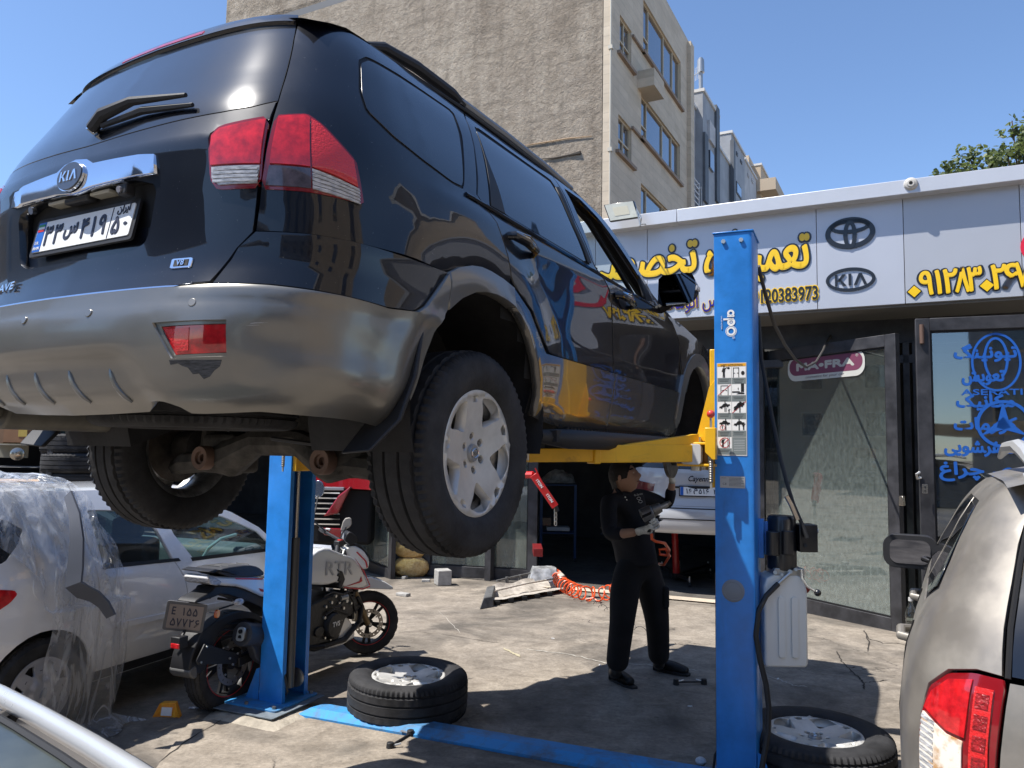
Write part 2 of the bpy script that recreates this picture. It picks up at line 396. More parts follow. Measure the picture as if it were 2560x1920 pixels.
gateP = [(a, b-.004) for a, b in gb]+[(.775, 1.296), (.765, 1.25), (.729, 1.01), (.718, .884), (.676, .837), (.62, .735), (.45, .728), (0, .724)]
gateP = gateP+[(-a, b) for a, b in reversed(gateP[1:-1])]
surf_patch(S, gateP, 'tailgate', blk, suv, depth=.045, holes=[chaikin(lampg, 1, .12), mir(chaikin(lampg, 1, .12)), rec], extra=lambda a, t: .010*hum(t, 1.17, .03)*(1-sstep(.6, .78, abs(a))), g=.035)
surf_patch(S, [(a*1.08, .966+(b-.966)*1.1) for a, b in rec], 'plate_recess', gask, suv, off=-.046, depth=.004)
surf_patch(S, chaikin([(-.38, .935), (.38, .935), (.34, .872), (.27, .858), (-.27, .858), (-.34, .872)][::-1], 1, .1), 'recess_lip', blk, suv, off=-.030, depth=.02)
sp = [(.0, 1.672), (.5, 1.672), (.806, 1.669), (.822, 1.712), (.4, 1.735), (0, 1.735)]
sp = sp+[(-a, b) for a, b in reversed(sp[1:-1])]
blh = [(-.30, 1.684), (.30, 1.684), (.30, 1.704), (-.30, 1.704)]
surf_patch(S, sp, 'roof_spoiler', blk, suv, off=.012, depth=.03, holes=[blh])
redl = mat('red lamp lens', (.50, .008, .012), .08, coat=1, coatr=.01, var=.35, vscale=30)
redp = mat('red reflector lens', (.62, .02, .02), .22, coat=1, coatr=.02, bump=.4, bscale=160)
clearl = mat('clear lamp lens', (.42, .42, .43), .1, coat=1, coatr=.02, var=.5, vscale=40, stretch=(1, 1, 5))
smoke = mat('smoked lamp lens', (.07, .055, .07), .08, coat=1, coatr=.01, var=.4, vscale=30)
lred = mat('dark red lens rim', (.20, .006, .01), .1, coat=1)
surf_patch(S, blh, 'brake_light', redl, suv, off=.014, depth=.02)
# garnish with badge
g0 = mat('satin chrome trim', (.62, .66, .74), .09, metal=1)
ga = [(-.412, 1.085), (-.40, 1.138), (-.2, 1.146), (-.1, 1.150), (-.06, 1.170), (0, 1.178), (.06, 1.170), (.1, 1.150), (.2, 1.148), (.372, 1.143), (.378, 1.085), (.09, 1.078), (0, 1.068), (-.09, 1.078)]
surf_patch(S, ga[::-1], 'tailgate_garnish', g0, suv, off=.022, depth=.05, g=.03, extra=lambda a, t: -.010*sstep(.33, .36, abs(a)))
bdg = MB(); o_ = S(0, 1.122)+V((-.026, 0, 0))
xa, ya = V((0, -1, 0)), V((.12, 0, 1)).normalized(); za = xa.cross(ya)
bp_ = tag(MB().prism(ell(.064, .047), o_-za*.004, xa, ya, za*.010).build('badge_plate', mat('badge dark grey', (.10, .11, .13), .2, metal=.6), suv, bevel=.002), None)
MB().prism(ell(.068, .051), o_-za*.006, xa, ya, za*.008).build('badge_ring', chrome, bp_, bevel=.002); 
def kia(o, X, Y, w, m, parent, dep=.003, name='badge_letters', world=False):
    """plain block letters K I and a barless A, w wide over all"""
    k = w/1.0; b = MB(); X, Y, o = V(X).normalized(), V(Y).normalized(), V(o); Z = X.cross(Y)*dep
    P = [[(-.5, -.2), (-.42, -.2), (-.42, .2), (-.5, .2)], [(-.42, -.03), (-.26, .2), (-.15, .2), (-.34, -.04+.0)], [(-.40, .03), (-.34, .06), (-.13, -.2), (-.24, -.2)], [(-.06, -.2), (.03, -.2), (.03, .2), (-.06, .2)],
         [(.11, -.2), (.20, -.2), (.32, .09), (.43, -.2), (.53, -.2), (.37, .2), (.27, .2)]]
    for q in P: b.prism([(x*k, y*k) for x, y in q], o, X, Y, Z)
    return b.build(name, m, parent, world=world)
kia(o_+za*.006, xa, ya, .088, chrome, bp_)
# number plate
def plate(parent, o, X, Y, w, h, name='license_plate', world=False):
    X, Y = V(X).normalized(), V(Y).normalized(); Z = X.cross(Y); o = V(o); f = MB().prism(rrect(w+.03, h+.03, .01), o-Z*.012, X, Y, Z*.010).build('plate_frame', rub, parent, world=world, bevel=.002)
    p = MB().prism(rrect(w, h, .008), o-Z*.003, X, Y, Z*.004).build(name, whitep, parent, world=world); q = world_of(parent).inverted() if world else Matrix()
    return p, Z
Xp = V((0, -1, 0)); Yp = V((.20, 0, 1)).normalized(); po = V((-1.012, .0, .962))
pl, Zp = plate(suv, po, Xp, Yp, .52, .11)
def T(b, sz, nm, m_, dx, dy, wid=None, bold=0): return text(b, sz, nm, m_, pl, po+Xp*dx+Yp*dy+Zp*.002, Xp, Yp, .0015, bold=bold, world=False, wid=wid)
MB().box(po+Xp*-.236+Yp*0+Zp*.0015, (.042, .108, .0015), (Xp, Yp, Zp)).build('blue_band', mat('plate blue', (.01, .10, .42), .4), pl)
for k, (cc, dy) in enumerate(((mat('flag green', (.01, .22, .06), .5), .042), (mat('flag white', (.7, .7, .7), .5), .033), (mat('flag red', (.5, .01, .01), .5), .024))):
    MB().box(po+Xp*-.236+Yp*dy+Zp*.0028, (.034, .0088, .001), (Xp, Yp, Zp)).build('flag_stripe', cc, pl)
T('I.R.', .016, 'country_text', whitep, -.238, -.022, wid=.022); T('IRAN', .016, 'country_text', whitep, -.236, -.042, wid=.034)
for b, dx, w_, s_ in (('۳', -.185, .038, .1), ('۳', -.130, .038, .1), ('س', -.058, .070, .085), ('۴', .018, .036, .1), ('۱', .066, .014, .1), ('۹', .112, .034, .1), ('۵', .185, .036, .085), ('۰', .232, .016, .05)):
    T(b, s_, 'plate_character', ink, dx, -.012 if dx > .15 else .0, wid=w_, bold=.0022)
T('ﻥﺍﺮﯾﺍ', .036, 'plate_character', ink, .208, .040, wid=.062, bold=.0006)
MB().box(po+Xp*.152+Zp*.0018, (.003, .106, .001), (Xp, Yp, Zp)).build('plate_divider', ink, pl)
u_ = V((-1.0, 0, 1.066))
for y in (.13, -.10): MB().box(u_+V((.0, y, .0)), (.05, .10, .012)).build('plate_lamp', mat('lamp lens', (.35, .33, .27), .2), suv, bevel=.004)
rc = MB().box((-1.02, -.235, 1.052), (.035, .042, .036)).build('reversing_camera', rub, suv, bevel=.005)
MB().cyl((-1.035, -.228, 1.052), (-1.044, -.228, 1.050), .010, n=20).build('camera_lens', mat('lens glass', (.25, .25, .28), .05, coat=1), rc)
MB().cyl((-1.02, .265, 1.058), (-1.034, .265, 1.054), .013, n=20).build('tailgate_lock', chrome, suv)
MB().box((-1.01, .02, 1.06), (.035, .13, .02)).build('tailgate_handle', rub, suv, bevel=.006)
# V8 badge
vb = surf_patch(S, chaikin([(.462, .782), (.538, .782), (.538, .812), (.462, .812)], 1, .08), 'v8_badge', chrome, suv, off=.005, depth=.006, g=.01)
surf_patch(S, [(.474, .787), (.526, .787), (.526, .807), (.474, .807)], 'badge_field', gask, vb, off=.0065, depth=.002, g=.01)
def on_s(Sf, a, t, off=0, sg=1):
    h = 1e-3; p = Sf(a, t); n = (Sf(a+h, t)-Sf(a-h, t)).cross(Sf(a, t+h)-Sf(a, t-h)).normalized(); X = (Sf(a+h, t)-Sf(a-h, t)).normalized(); return p+n*off, X, n.cross(X), n
o1, X1, Y1, n1 = on_s(S, .499, .797, .008); text('V8', .026, 'badge_text', chrome, vb, o1, X1, Y1, .001, bold=.0006, world=False)
o1, X1, Y1, n1 = on_s(S, -.475, .800, .004); text('MOHAVE', .04, 'model_badge', chrome, suv, o1, X1, Y1, .003, bold=.001, world=False, wid=.30)
# rear wiper
wp = MB(); w0, X1, Y1, n1 = on_s(S, 0, 1.298, .012); w1 = on_s(S, .20, 1.345, .038)[0]; w2 = on_s(S, .46, 1.325, .030)[0]
wp.tube([w0+n1*.004, on_s(S, .06, 1.325, .035)[0], w1, w2], [.020, .021, .015, .007], 8)
wi = wp.build('rear_wiper', rub, suv)
wl = MB().tube([on_s(S, .05, 1.30, .014)[0], on_s(S, .25, 1.318, .016)[0], on_s(S, .485, 1.300, .012)[0]], [.009, .013, .007], 6).build('wiper_blade', rub, wi)
MB().cyl(w0-n1*.01, w0+n1*.016, .014).build('wiper_pivot', chrome, wi)
# dust and swirls in the clear coat, scuffs on the bumper
nt = blk.node_tree; b_ = nt.nodes['Principled BSDF']; tc = nt.nodes.new('ShaderNodeTexCoord'); nz = nt.nodes.new('ShaderNodeTexNoise'); nz.inputs['Scale'].default_value = 26; nz.inputs['Detail'].default_value = 10; nz.inputs['Roughness'].default_value = .8; nt.links.new(tc.outputs['Object'], nz.inputs[0])
mr = nt.nodes.new('ShaderNodeMapRange'); mr.inputs[1].default_value = .56; mr.inputs[2].default_value = .74; mr.inputs[3].default_value = .008; mr.inputs[4].default_value = .10; nt.links.new(nz.outputs[0], mr.inputs[0]); nt.links.new(mr.outputs[0], b_.inputs['Coat Roughness'])
nz2 = nt.nodes.new('ShaderNodeTexNoise'); nz2.inputs['Scale'].default_value = 140; nz2.inputs['Detail'].default_value = 2; nt.links.new(tc.outputs['Object'], nz2.inputs[0]); cr = nt.nodes.new('ShaderNodeValToRGB'); cr.color_ramp.elements[0].position = .72; cr.color_ramp.elements[0].color = (.004, .005, .009, 1); cr.color_ramp.elements[1].position = .80; cr.color_ramp.elements[1].color = (.10, .10, .10, 1); nt.links.new(nz2.outputs[0], cr.inputs[0]); nt.links.new(cr.outputs[0], b_.inputs['Base Color'])
scm = mat('pale scratch', (.46, .45, .43), .6); crk = mat('paint crack', (.03, .03, .03), .8); rs = random.Random(4)
for k in range(11):
    a = .665+rs.uniform(0, .10); t = .640-.004*k+rs.uniform(-.004, .004); L_ = rs.uniform(.03, .09)
    MB().tube([on_s(S, a, t, .0148)[0], on_s(S, a+L_*.5, t+.004, .0149)[0], on_s(S, a+L_, t+.007, .0148)[0]], [.0004, .0012, .0003], 4).build('scratch', scm, suv)
for P_ in ([(.83, .64), (.815, .60), (.80, .585), (.805, .573), (.84, .566), (.88, .566), (.90, .575), (.93, .57)], [(.78, .585), (.77, .56), (.785, .535), (.78, .515)], [(.83, .64), (.84, .67), (.855, .68)]):
    L_ = []
    for (a, t), (a2, t2) in zip(P_, P_[1:]):
        for q in range(4): u_ = q/4; L_.append(on_s(S, a+(a2-a)*u_+rs.uniform(-.002, .002), t+(t2-t)*u_+rs.uniform(-.002, .002), .0145+bump_b0(a, t))[0])
    MB().tube(L_, .0011, 4).build('paint_crack', crk, suv)
# --- tail lamps
lq = [(.782, 1.247), (.876, 1.262), (.925, 1.232), (1.030, 1.136), (1.042, 1.066), (1.051, 1.004), (.96, 1.006), (.869, 1.010), (.742, 1.010)]
def lamp_pieces(sg):
    f = (lambda P: P) if sg > 0 else mir
    L = surf_patch(S, f(chaikin([(.573, 1.185), (.604, 1.213), (.765, 1.244), (.740, 1.013), (.608, 1.011), (.583, 1.043)], 1, .12)), 'tail_light', lred, suv, off=.004, depth=.03, g=.03)
    surf_patch(S, f([(.588, 1.085), (.585, 1.178), (.610, 1.200), (.755, 1.228), (.742, 1.085)]), 'lens', redl, L, off=.010, depth=.008, g=.02)
    surf_patch(S, f([(.592, 1.078), (.592, 1.045), (.615, 1.024), (.732, 1.026), (.741, 1.078)]), 'lens', clearl, L, off=.010, depth=.008, g=.02)
    Q = surf_patch(S, f(chaikin(lq, 1, .1)), 'tail_light', lred, suv, off=.004, depth=.03, g=.03)
    surf_patch(S, f([(.770, 1.085), (.792, 1.238), (.872, 1.252), (.884, 1.245), (.884, 1.085)]), 'lens', redl, Q, off=.011, depth=.008, g=.02)
    surf_patch(S, f([(.889, 1.085), (.889, 1.242), (.915, 1.228), (1.018, 1.133), (1.028, 1.052), (.955, 1.072)]), 'lens', redp, Q, off=.010, depth=.008, g=.02)
    surf_patch(S, f([(.757, 1.020), (.768, 1.079), (.884, 1.079), (.884, 1.020)]), 'lens', smoke, Q, off=.010, depth=.008, g=.02)
    for k in range(5):
        a0 = .889; y0 = 1.079-k*.0125
        surf_patch(S, f([(a0, y0), (a0, y0-.010), (1.036, 1.046-k*.0095-.0075), (1.032, 1.046-k*.0095)][::-1]), 'lens_rib', clearl, Q, off=.010, depth=.006, g=.02)
    for k in range(4):
        y0 = 1.074-k*.0115; surf_patch(S, f([(.597, y0), (.597, y0-.008), (.735, y0-.008), (.738, y0)][::-1]), 'lens_rib', clearl, L, off=.013, depth=.004, g=.03)
lamp_pieces(1); lamp_pieces(-1)
# --- quarter panel
qhole = chaikin([(1.092, 1.560), (1.16, 1.603), (1.541, 1.625), (1.79, 1.632), (1.765, 1.50), (1.62, 1.226), (1.55, 1.222), (1.38, 1.245), (1.211, 1.277), (1.087, 1.335), (1.066, 1.418)], 2, .10)
qp = [(.821, 1.70), (.800, 1.594), (.792, 1.41), (.785, 1.305), (.777, 1.25), (.742, 1.01), (.730, .888), (.9, .886), (1.135, .880), (1.44, .878), (1.47, .887), (1.6, .936), (1.735, .945), (1.888, .925), (1.890, .95), (1.842, 1.064), (1.776, 1.18), (1.712, 1.237), (1.76, 1.33), (1.838, 1.485), (1.89, 1.64), (1.93, 1.70), (1.6, 1.70), (1.2, 1.70)]
lqh = [(a+(.0 if a < .8 else .003)*(1 if a > .9 else 0), b) for a, b in chaikin(lq, 1, .1)]
both(qp, 'quarter_panel', blk, suv, depth=.014, holes=[[(max(a, .752), b) for a, b in lqh], qhole], g=.045, extra=body_bump)
both(qhole, 'window_gasket', gask, suv, off=-.004, depth=.01)
qg = chaikin([(1.104, 1.548), (1.17, 1.588), (1.541, 1.608), (1.765, 1.614), (1.74, 1.50), (1.62, 1.24), (1.55, 1.235), (1.38, 1.258), (1.22, 1.290), (1.101, 1.345), (1.082, 1.418)], 2, .10)
both(qg, 'side_window', gdk, suv, off=.0, depth=.004)
# --- rear door, front door
rdh = chaikin([(1.955, 1.640), (2.69, 1.640), (2.715, 1.57), (2.725, 1.40), (2.775, 1.20), (2.70, 1.188), (1.90, 1.205), (1.80, 1.214), (1.89, 1.44)], 1, .06)
rd = [(1.722, 1.237), (1.784, 1.183), (1.850, 1.066), (1.898, .952), (1.932, .919), (2.078, .844), (2.187, .727), (2.22, .692), (3.005, .684), (3.012, .888), (2.990, 1.082), (2.87, 1.172), (2.814, 1.232), (2.764, 1.435), (2.79, 1.698), (1.945, 1.698), (1.90, 1.64), (1.847, 1.485), (1.775, 1.33)]
both(rd, 'rear_door', blk, suv, depth=.014, holes=[rdh], extra=body_bump)
both(rdh, 'window_gasket', gask, suv, off=-.006, depth=.01)
both(chaikin([(1.955, 1.615), (2.66, 1.618), (2.685, 1.56), (2.695, 1.40), (2.735, 1.205), (1.935, 1.222), (1.938, 1.34), (1.936, 1.48)], 1, .04), 'side_window', gdk, suv, off=-.002, depth=.004)
both([(1.815, 1.222), (1.925, 1.222), (1.930, 1.337), (1.925, 1.48), (1.94, 1.60), (1.905, 1.45)], 'window_corner_trim', rub, suv, off=.002, depth=.008)
both([(2.700, 1.60), (2.76, 1.62), (2.745, 1.40), (2.80, 1.215), (2.75, 1.205), (2.71, 1.40)], 'pillar_trim', gask, suv, off=.003, depth=.006)
fdh = chaikin([(2.86, 1.655), (3.09, 1.66), (3.26, 1.585), (3.42, 1.47), (3.60, 1.31), (3.72, 1.185), (3.60, 1.165), (2.845, 1.185), (2.855, 1.412)], 1, .08)
fd = [(2.805, 1.70), (2.778, 1.435), (2.828, 1.234), (2.884, 1.180), (3.005, 1.086), (3.028, .888), (3.022, .684), (4.247, .671), (4.225, .99), (4.10, 1.10), (3.90, 1.145), (3.81, 1.200), (3.66, 1.35), (3.50, 1.50), (3.34, 1.63), (3.15, 1.695)]
both(fd, 'front_door', blk, suv, depth=.02, holes=[fdh], extra=body_bump)
tint = glassy('clear car glass', (.80, .88, .87), refl=.03)
surf_patch(S, mir(fdh), 'side_window', tint, suv, off=-.008, depth=.002)
sail = [(3.60, 1.17), (3.74, 1.165), (3.73, 1.20), (3.60, 1.33)]
both(sail, 'mirror_sail', gask, suv, off=.003, depth=.02)
# arch flares, lower door cladding, bumpers
arc_o = [(1.456, .874), (1.52, .907), (1.6, .930), (1.67, .940), (1.735, .939), (1.83, .930), (1.925, .912)]
arc_i = [(1.925, .832), (1.84, .848), (1.761, .855), (1.69, .851), (1.625, .838), (1.54, .80), (1.460, .745)]
fl_x = lambda a, t: .016*math.exp(-((math.hypot(a-1.66, (t-.42))-.46)/.05)**2)
both(arc_o+arc_i, 'wheel_arch_flare', gry, suv, off=.016, depth=.05, g=.03, extra=fl_x)
cl = [(1.930, .911), (2.07, .836), (2.179, .719), (2.213, .684), (3.006, .676), (2.962, .378), (2.6, .374), (2.288, .40), (2.185, .415), (2.185, .5), (2.125, .639), (2.045, .76), (1.985, .805), (1.930, .831)]
cx_ = lambda a, t: fl_x(a, t)+.012*sstep(.50, .40, t)*sstep(2.3, 2.5, a)
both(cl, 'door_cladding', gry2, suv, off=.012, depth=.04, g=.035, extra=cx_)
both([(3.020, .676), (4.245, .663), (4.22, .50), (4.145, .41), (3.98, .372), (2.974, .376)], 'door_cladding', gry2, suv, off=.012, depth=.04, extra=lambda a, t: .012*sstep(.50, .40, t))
both([(.735, .879), (.90, .880), (1.135, .874), (1.445, .871), (1.40, .822), (1.325, .742), (1.271, .710), (1.155, .702), (.915, .716), (.8, .722), (.642, .722), (.69, .832)][::-1], 'bumper_corner', blk, suv, off=.012, depth=.03, extra=lambda a, t: .008*hum(t, .86, .03))
bt = [(0, .706), (.2, .706), (.53, .708), (.632, .714), (.8, .714), (.915, .709), (1.155, .695), (1.271, .703), (1.325, .734), (1.40, .815), (1.449, .868), (1.452, .745), (1.382, .655), (1.344, .565), (1.32, .48), (1.30, .40), (1.229, .342), (1.0, .36), (.802, .370), (.63, .362), (.582, .363), (.558, .382), (.53, .392), (.502, .396), (.47, .394), (.435, .387), (.415, .366), (.387, .352), (.2, .346), (0, .343)]
bt = bt+[(-a, b) for a, b in reversed(bt[1:-1])]
def fogp(k): return [(.484+k*.022, .611-k*.010), (.712-k*.004, .616-k*.010), (.720-k*.006, .518+k*.008), (.552+k*.006, .512+k*.008)]
def bump_b(a, t):
    a = abs(a); e = 0
    sk = sstep(.545-.35*(t-.40)*0, .40, a+max(0, t-.40)*.9)*sstep(.555, .50, t); e -= .022*sk                    # skid-plate recess
    e += .010*hum(t, .70, .018)+.006*math.sin(a*2.6)*hum(t, .58, .1)
    e += .02*math.exp(-((a-1.05)/.20)**2-((t-.47)/.05)**2)                                                  # shoulder low on the corner
    e -= .010*math.exp(-((a-.86)/.10)**2-((t-.565)/.05)**2)+.006*math.exp(-((a-.80)/.05)**2-((t-.48)/.03)**2)-.007*math.exp(-((a-.95)/.05)**2-((t-.50)/.022)**2)
    e -= .010*sstep(.41, .35, t)
    e += .0016*math.sin(a*23+t*31)*sstep(.6, .8, a)*sstep(1.3, 1.1, a)
    return e+.016*math.exp(-((math.hypot(a-1.66, (t-.42))-.46)/.05)**2)
surf_patch(S, bt[::-1], 'rear_bumper', gry, suv, off=.014, depth=.05, holes=[fogp(0), mir(fogp(0))], g=.022, extra=bump_b)
bstrip = [(0, .712), (.5, .713), (.545, .712), (.53, .7085), (0, .7065)]; bstrip = bstrip+[(-a, b) for a, b in reversed(bstrip[1:-1])]
surf_patch(S, bstrip, 'bumper_step_trim', g0, suv, off=.024, depth=.03)
for f in ((lambda P: P), mir):
    fb = surf_patch(S, f(fogp(0)), 'fog_lamp_housing', gry, suv, off=.010, depth=.02, holes=[f(fogp(1))], g=.02)
    fl = surf_patch(S, f(fogp(1.15)), 'lens', redl, fb, off=.006, depth=.02, g=.02)
    surf_patch(S, f([(.52, .592), (.60, .597), (.60, .533), (.562, .531)]), 'reflector', redp, fl, off=.008, depth=.002, g=.02)
peel = mat('bare scuffed plastic', (.055, .056, .06), .5, var=.6, vscale=30, stretch=(1, 1, 8))
surf_patch(S, [(.545, .508), (.705, .508), (.700, .49), (.684, .478), (.672, .462), (.655, .455), (.640, .470), (.622, .468), (.606, .486), (.59, .490), (.575, .498), (.55, .494)], 'paint_chip', peel, suv, off=.0148, depth=.001, g=.02, extra=bump_b)
for a, b in ((.604, .661), (-.114, .650), (-.60, .661), (.114*1.9, .650)):
    o1, X1, Y1, n1 = on_s(S, a, b, .012); q = MB().cyl(o1, o1+n1*.007, .013, n=24).build('parking_sensor', gry, suv, bevel=.002); MB().lathe([(.0135, .002), (.0155, .002)], o1, n1, 24).build('sensor_ring', gask, q)
for a0, a1 in ((.287, .353), (.095, .160), (-.090, -.036), (-.27, -.225), (-.42, -.38)):
    b = MB(); pts = [(a0+(a1-a0)*k/6+.012*math.sin(math.pi*k/6)*-1, .487-(.487-.385)*k/6) for k in range(7)]
    L = [on_s(S, x, t, -.010)[0] for x, t in pts]; b.tube(L, [.005]+[.010]*5+[.005], 8); b.build('bumper_rib', gry, suv)
# inner shell, floor, rear under-panel
inn = MB()
for t0, t1, a1 in ((.42, 1.16, 4.2), (1.16, 1.74, 2.55)):
    for sg in (1, -1):
        N_ = int(a1/.07); M_ = 10
        ok = lambda a, t: not (math.hypot(a-1.66, (t-.40)) < .50 or math.hypot(a-4.66, t-.40) < .5)
        idx = {}; vs = []
        for i in range(N_+1):
            for j in range(M_+1):
                a = a1*i/N_; t = t0+(t1-t0)*j/M_; h = 1e-3; p = S(sg*a+1e-4, t); n = (S(sg*a+h, t)-S(sg*a-h, t)).cross(S(sg*a, t+h)-S(sg*a, t-h)).normalized(); idx[i, j] = len(vs); vs.append(p-n*(.062 if a < 1.0 else .03))
        inn.add(vs, [(idx[i, j], idx[i+1, j], idx[i+1, j+1], idx[i, j+1]) for i in range(N_) for j in range(M_) if ok(a1*(i+.5)/N_, t0+(t1-t0)*(j+.5)/M_)])
inn.build('inner_body', dark, suv)
# roof
rf = MB(); rf.grid(lambda u, v: (lambda a: V((-.42+(2.05)*u, (v-.5)*2*.70, 0)))(0), 1, 1); rf = MB()
rows = []
for i in range(31):
    x = -.70+2.30*i/30; row = []
    for j in range(25):
        y = -.675+1.35*j/24; yy = abs(y)
        z = crom([0, .25, .47, .61, .675], [1.78, 1.778, 1.764, 1.738, 1.712], yy)
        edge = max(0, (-.45-x)); z -= .55*edge*edge+.15*max(0, -.55-x); z -= .06*max(0, x-1.0)**2*1.5
        row.append(V((x, y, z)))
    rows.append(row)
rf.add([p for r_ in rows for p in r_], [(i*25+j, (i+1)*25+j, (i+1)*25+j+1, i*25+j+1) for i in range(30) for j in range(24)])
ro = rf.build('roof', blk, suv, smooth=60)
for sg in (1, -1):
    pts = [(-.42, .635, 1.730), (-.30, .635, 1.778), (-.1, .64, 1.795), (.15, .645, 1.790), (.24, .645, 1.775)]
    r1 = MB(); r1.tube([(x, -sg*y, z-.012) for x, y, z in pts], [.012, .021, .024, .024, .018], 10); rl = r1.build('roof_rail', rub, suv)
    MB().tube([(x, -sg*.645, z) for x, z in ((.2, 1.768), (.6, 1.768), (1.0, 1.758), (1.35, 1.735))], .020, 8).build('rail_bar', mat('grey rail', (.30, .30, .29), .4, metal=.6), rl)
    MB().tube([(x, -sg*y, z) for x, y, z in ((-.42, .672, 1.702), (.2, .685, 1.712), (.9, .685, 1.706), (1.3, .67, 1.69), (1.7, .665, 1.60))], .010, 6).build('roof_gutter', gask, suv)
MB().tube([(-.62, .02, 1.775), (-.60, .02, 1.80), (-.56, .02, 1.815)], [.022, .016, .008], 8).build('roof_antenna', rub, suv)
MB().cyl((-.30, -.28, 1.77), (-.38, -.28, 1.84), .008, .006).build('roof_antenna', rub, suv)
# windscreen, pillars, hood, cabin
MB().grid(lambda u, v: V((1.52+1.05*v, (u-.5)*2*(.60+.10*v)+0, 1.70-.50*v-.04*math.sin(math.pi*v)*-1)), 8, 6).build('windscreen', tint, suv)
for sg in (1, -1):
    MB().tube([(1.30, -sg*.665, 1.69), (1.60, -sg*.675, 1.645), (1.95, -sg*.725, 1.45), (2.22, -sg*.80, 1.25), (2.50, -sg*.86, 1.14)], [.03, .034, .040, .045, .03], 8).build('windscreen_pillar', gask, suv)
    MB().tube([(1.25, -sg*.66, 1.66), (1.55, -sg*.665, 1.60), (1.86, -sg*.72, 1.40), (2.05, -sg*.78, 1.22)], .014, 8).build('window_seal', gask, suv)
MB().tube([(1.50, -.66, 1.50), (1.53, -.62, 1.51), (1.60, -.61, 1.45), (1.68, -.62, 1.38), (1.70, -.66, 1.35)], .013, 8).build('grab_handle', gask, suv)
def hood(u, v): x = 2.45+1.4*u; y = (v-.5)*2*(.86-.10*u*u); return V((x, y, 1.165-.02*u-.10*u**3-.05*abs((v-.5)*2)**3))
MB().grid(hood, 14, 14).build('bonnet', blk, suv, smooth=60)
fn_ = [(4.253, .671), (4.235, .99), (4.11, 1.105), (3.98, 1.138), (4.1, 1.148), (4.312, 1.135), (4.692, 1.085), (5.0, 1.05), (5.3, .98), (5.35, .70), (5.28, .55), (5.16, .55), (5.12, .70), (5.0, .83), (4.85, .90), (4.66, .92), (4.52, .88), (4.40, .79), (4.33, .68)]
both(fn_, 'front_fender', blk, suv, depth=.02, extra=lambda a, t: .02*hum(math.hypot(a-4.66, t-.42), .5, .1))
fo = [(4.66+.555*math.cos(R(q)), .42+.555*math.sin(R(q))) for q in range(-6, 186, 12)]; fi = [(4.66+.465*math.cos(R(q)), .42+.465*math.sin(R(q))) for q in range(186, -8, -12)]
both(fo+fi, 'wheel_arch_flare', gry, suv, off=.02, depth=.06, g=.04)
both([(5.2, .36), (5.55, .36), (5.6, .9), (5.36, .9), (5.30, .54), (5.2, .5)], 'front_bumper', gry, suv, off=.01, depth=.04)
MB().grid(lambda u, v: V((3.55+.30*math.sin(math.pi*v)**.5*.9, (v-.5)*1.66, .40+.70*u)), 4, 16).build('nose_panel', blk, suv)
cb = MB(); cb.box((1.1, 0, .52), (3.6, 1.5, .06)); cb.box((2.35, 0, .90), (.5, 1.35, .36)); cb.box((3.1, 0, .75), (.9, 1.2, .5))
cb.build('floor_pan', under, suv, bevel=.02)
for y in (-.38, .38):
    st = MB(); st.box((1.05, y, .92), (.50, .50, .16)); st.box((.85, y, 1.18), (.13, .48, .50)); st.build('seat', mat('seat cloth', (.03, .03, .034), .8), suv, bevel=.04)
MB().lathe([(.18+.014*math.cos(q*.785), .014*math.sin(q*.785)) for q in range(8)], (1.85, .38, 1.12), (.85, 0, -.5), 28, closed=True).build('steering_wheel', rub, suv)
# door handles
for x, z in ((.135, 1.105), (1.30, 1.085)):
    for sg in (1, -1):
        a = sx(x); pb, X1, Y1, n1 = on_s(S, sg*(a+.10), z-.008, .001); X1 = X1*sg
        h_ = MB().tube([on_s(S, sg*(a-.005), z+.012, .004)[0], on_s(S, sg*(a+.01), z+.010, .034)[0], on_s(S, sg*(a+.09), z, .048)[0], on_s(S, sg*(a+.18), z-.012, .040)[0], on_s(S, sg*(a+.215), z-.018, .006)[0]], [.016, .019, .020, .017, .012], 10).build('door_handle', blk, suv)
        MB().prism(ell(.055, .032, 20), pb, X1, n1.cross(X1), n1*.003).build('handle_cup', gask, h_)
        MB().tube([on_s(S, sg*(a+.02), z+.026, .040)[0], on_s(S, sg*(a+.1), z+.019, .058)[0], on_s(S, sg*(a+.17), z+.004, .050)[0]], [.003, .006, .003], 6).build('handle_trim', chrome, h_)
# belt moulding
for sg in (1, -1):
    MB().tube([on_s(S, sg*a, t, .004)[0] for a, t in ((1.62, 1.206), (2.03, 1.196), (2.65, 1.180), (2.86, 1.170), (3.28, 1.160), (3.72, 1.150))], .010, 6).build('belt_moulding', blk, suv)
# mirror
for sg in (1, -1):
    mm_ = MB(); c = V((2.03, -sg*1.055, 1.255)); 
    mm_.lathe([(.0, -.062), (.075, -.055), (.105, -.03), (.108, 0), (.104, .022), (.0, .022)], (0, 0, 0), (-1, 0, 0), 24)
    mm_.v = [V((p.x*1.1, p.y*1.14, p.z*.90))+c for p in mm_.v]; mh = mm_.build('door_mirror', blk, suv)
    MB().prism([(x*1.0, y*.80) for x, y in chaikin([(-.118, -.118), (.10, -.11), (.118, .05), (.09, .122), (-.112, .118)], 1, .12)], c+V((-.028, 0, 0)), (0, -1, 0), (0, 0, 1), (-.004, 0, 0)).build('mirror_glass', mat('dim mirror glass', (.14, .15, .17), .02, metal=1), mh)
    MB().box(c+V((0.0, -sg*.118, .0)), (.06, .02, .03)).build('indicator', clearl, mh, bevel=.005)
    MB().tube([(2.10, -sg*.87, 1.145), (2.07, -sg*.95, 1.165), (2.05, -sg*1.02, 1.20)], [.035, .03, .032], 8).build('mirror_arm', gask, mh)
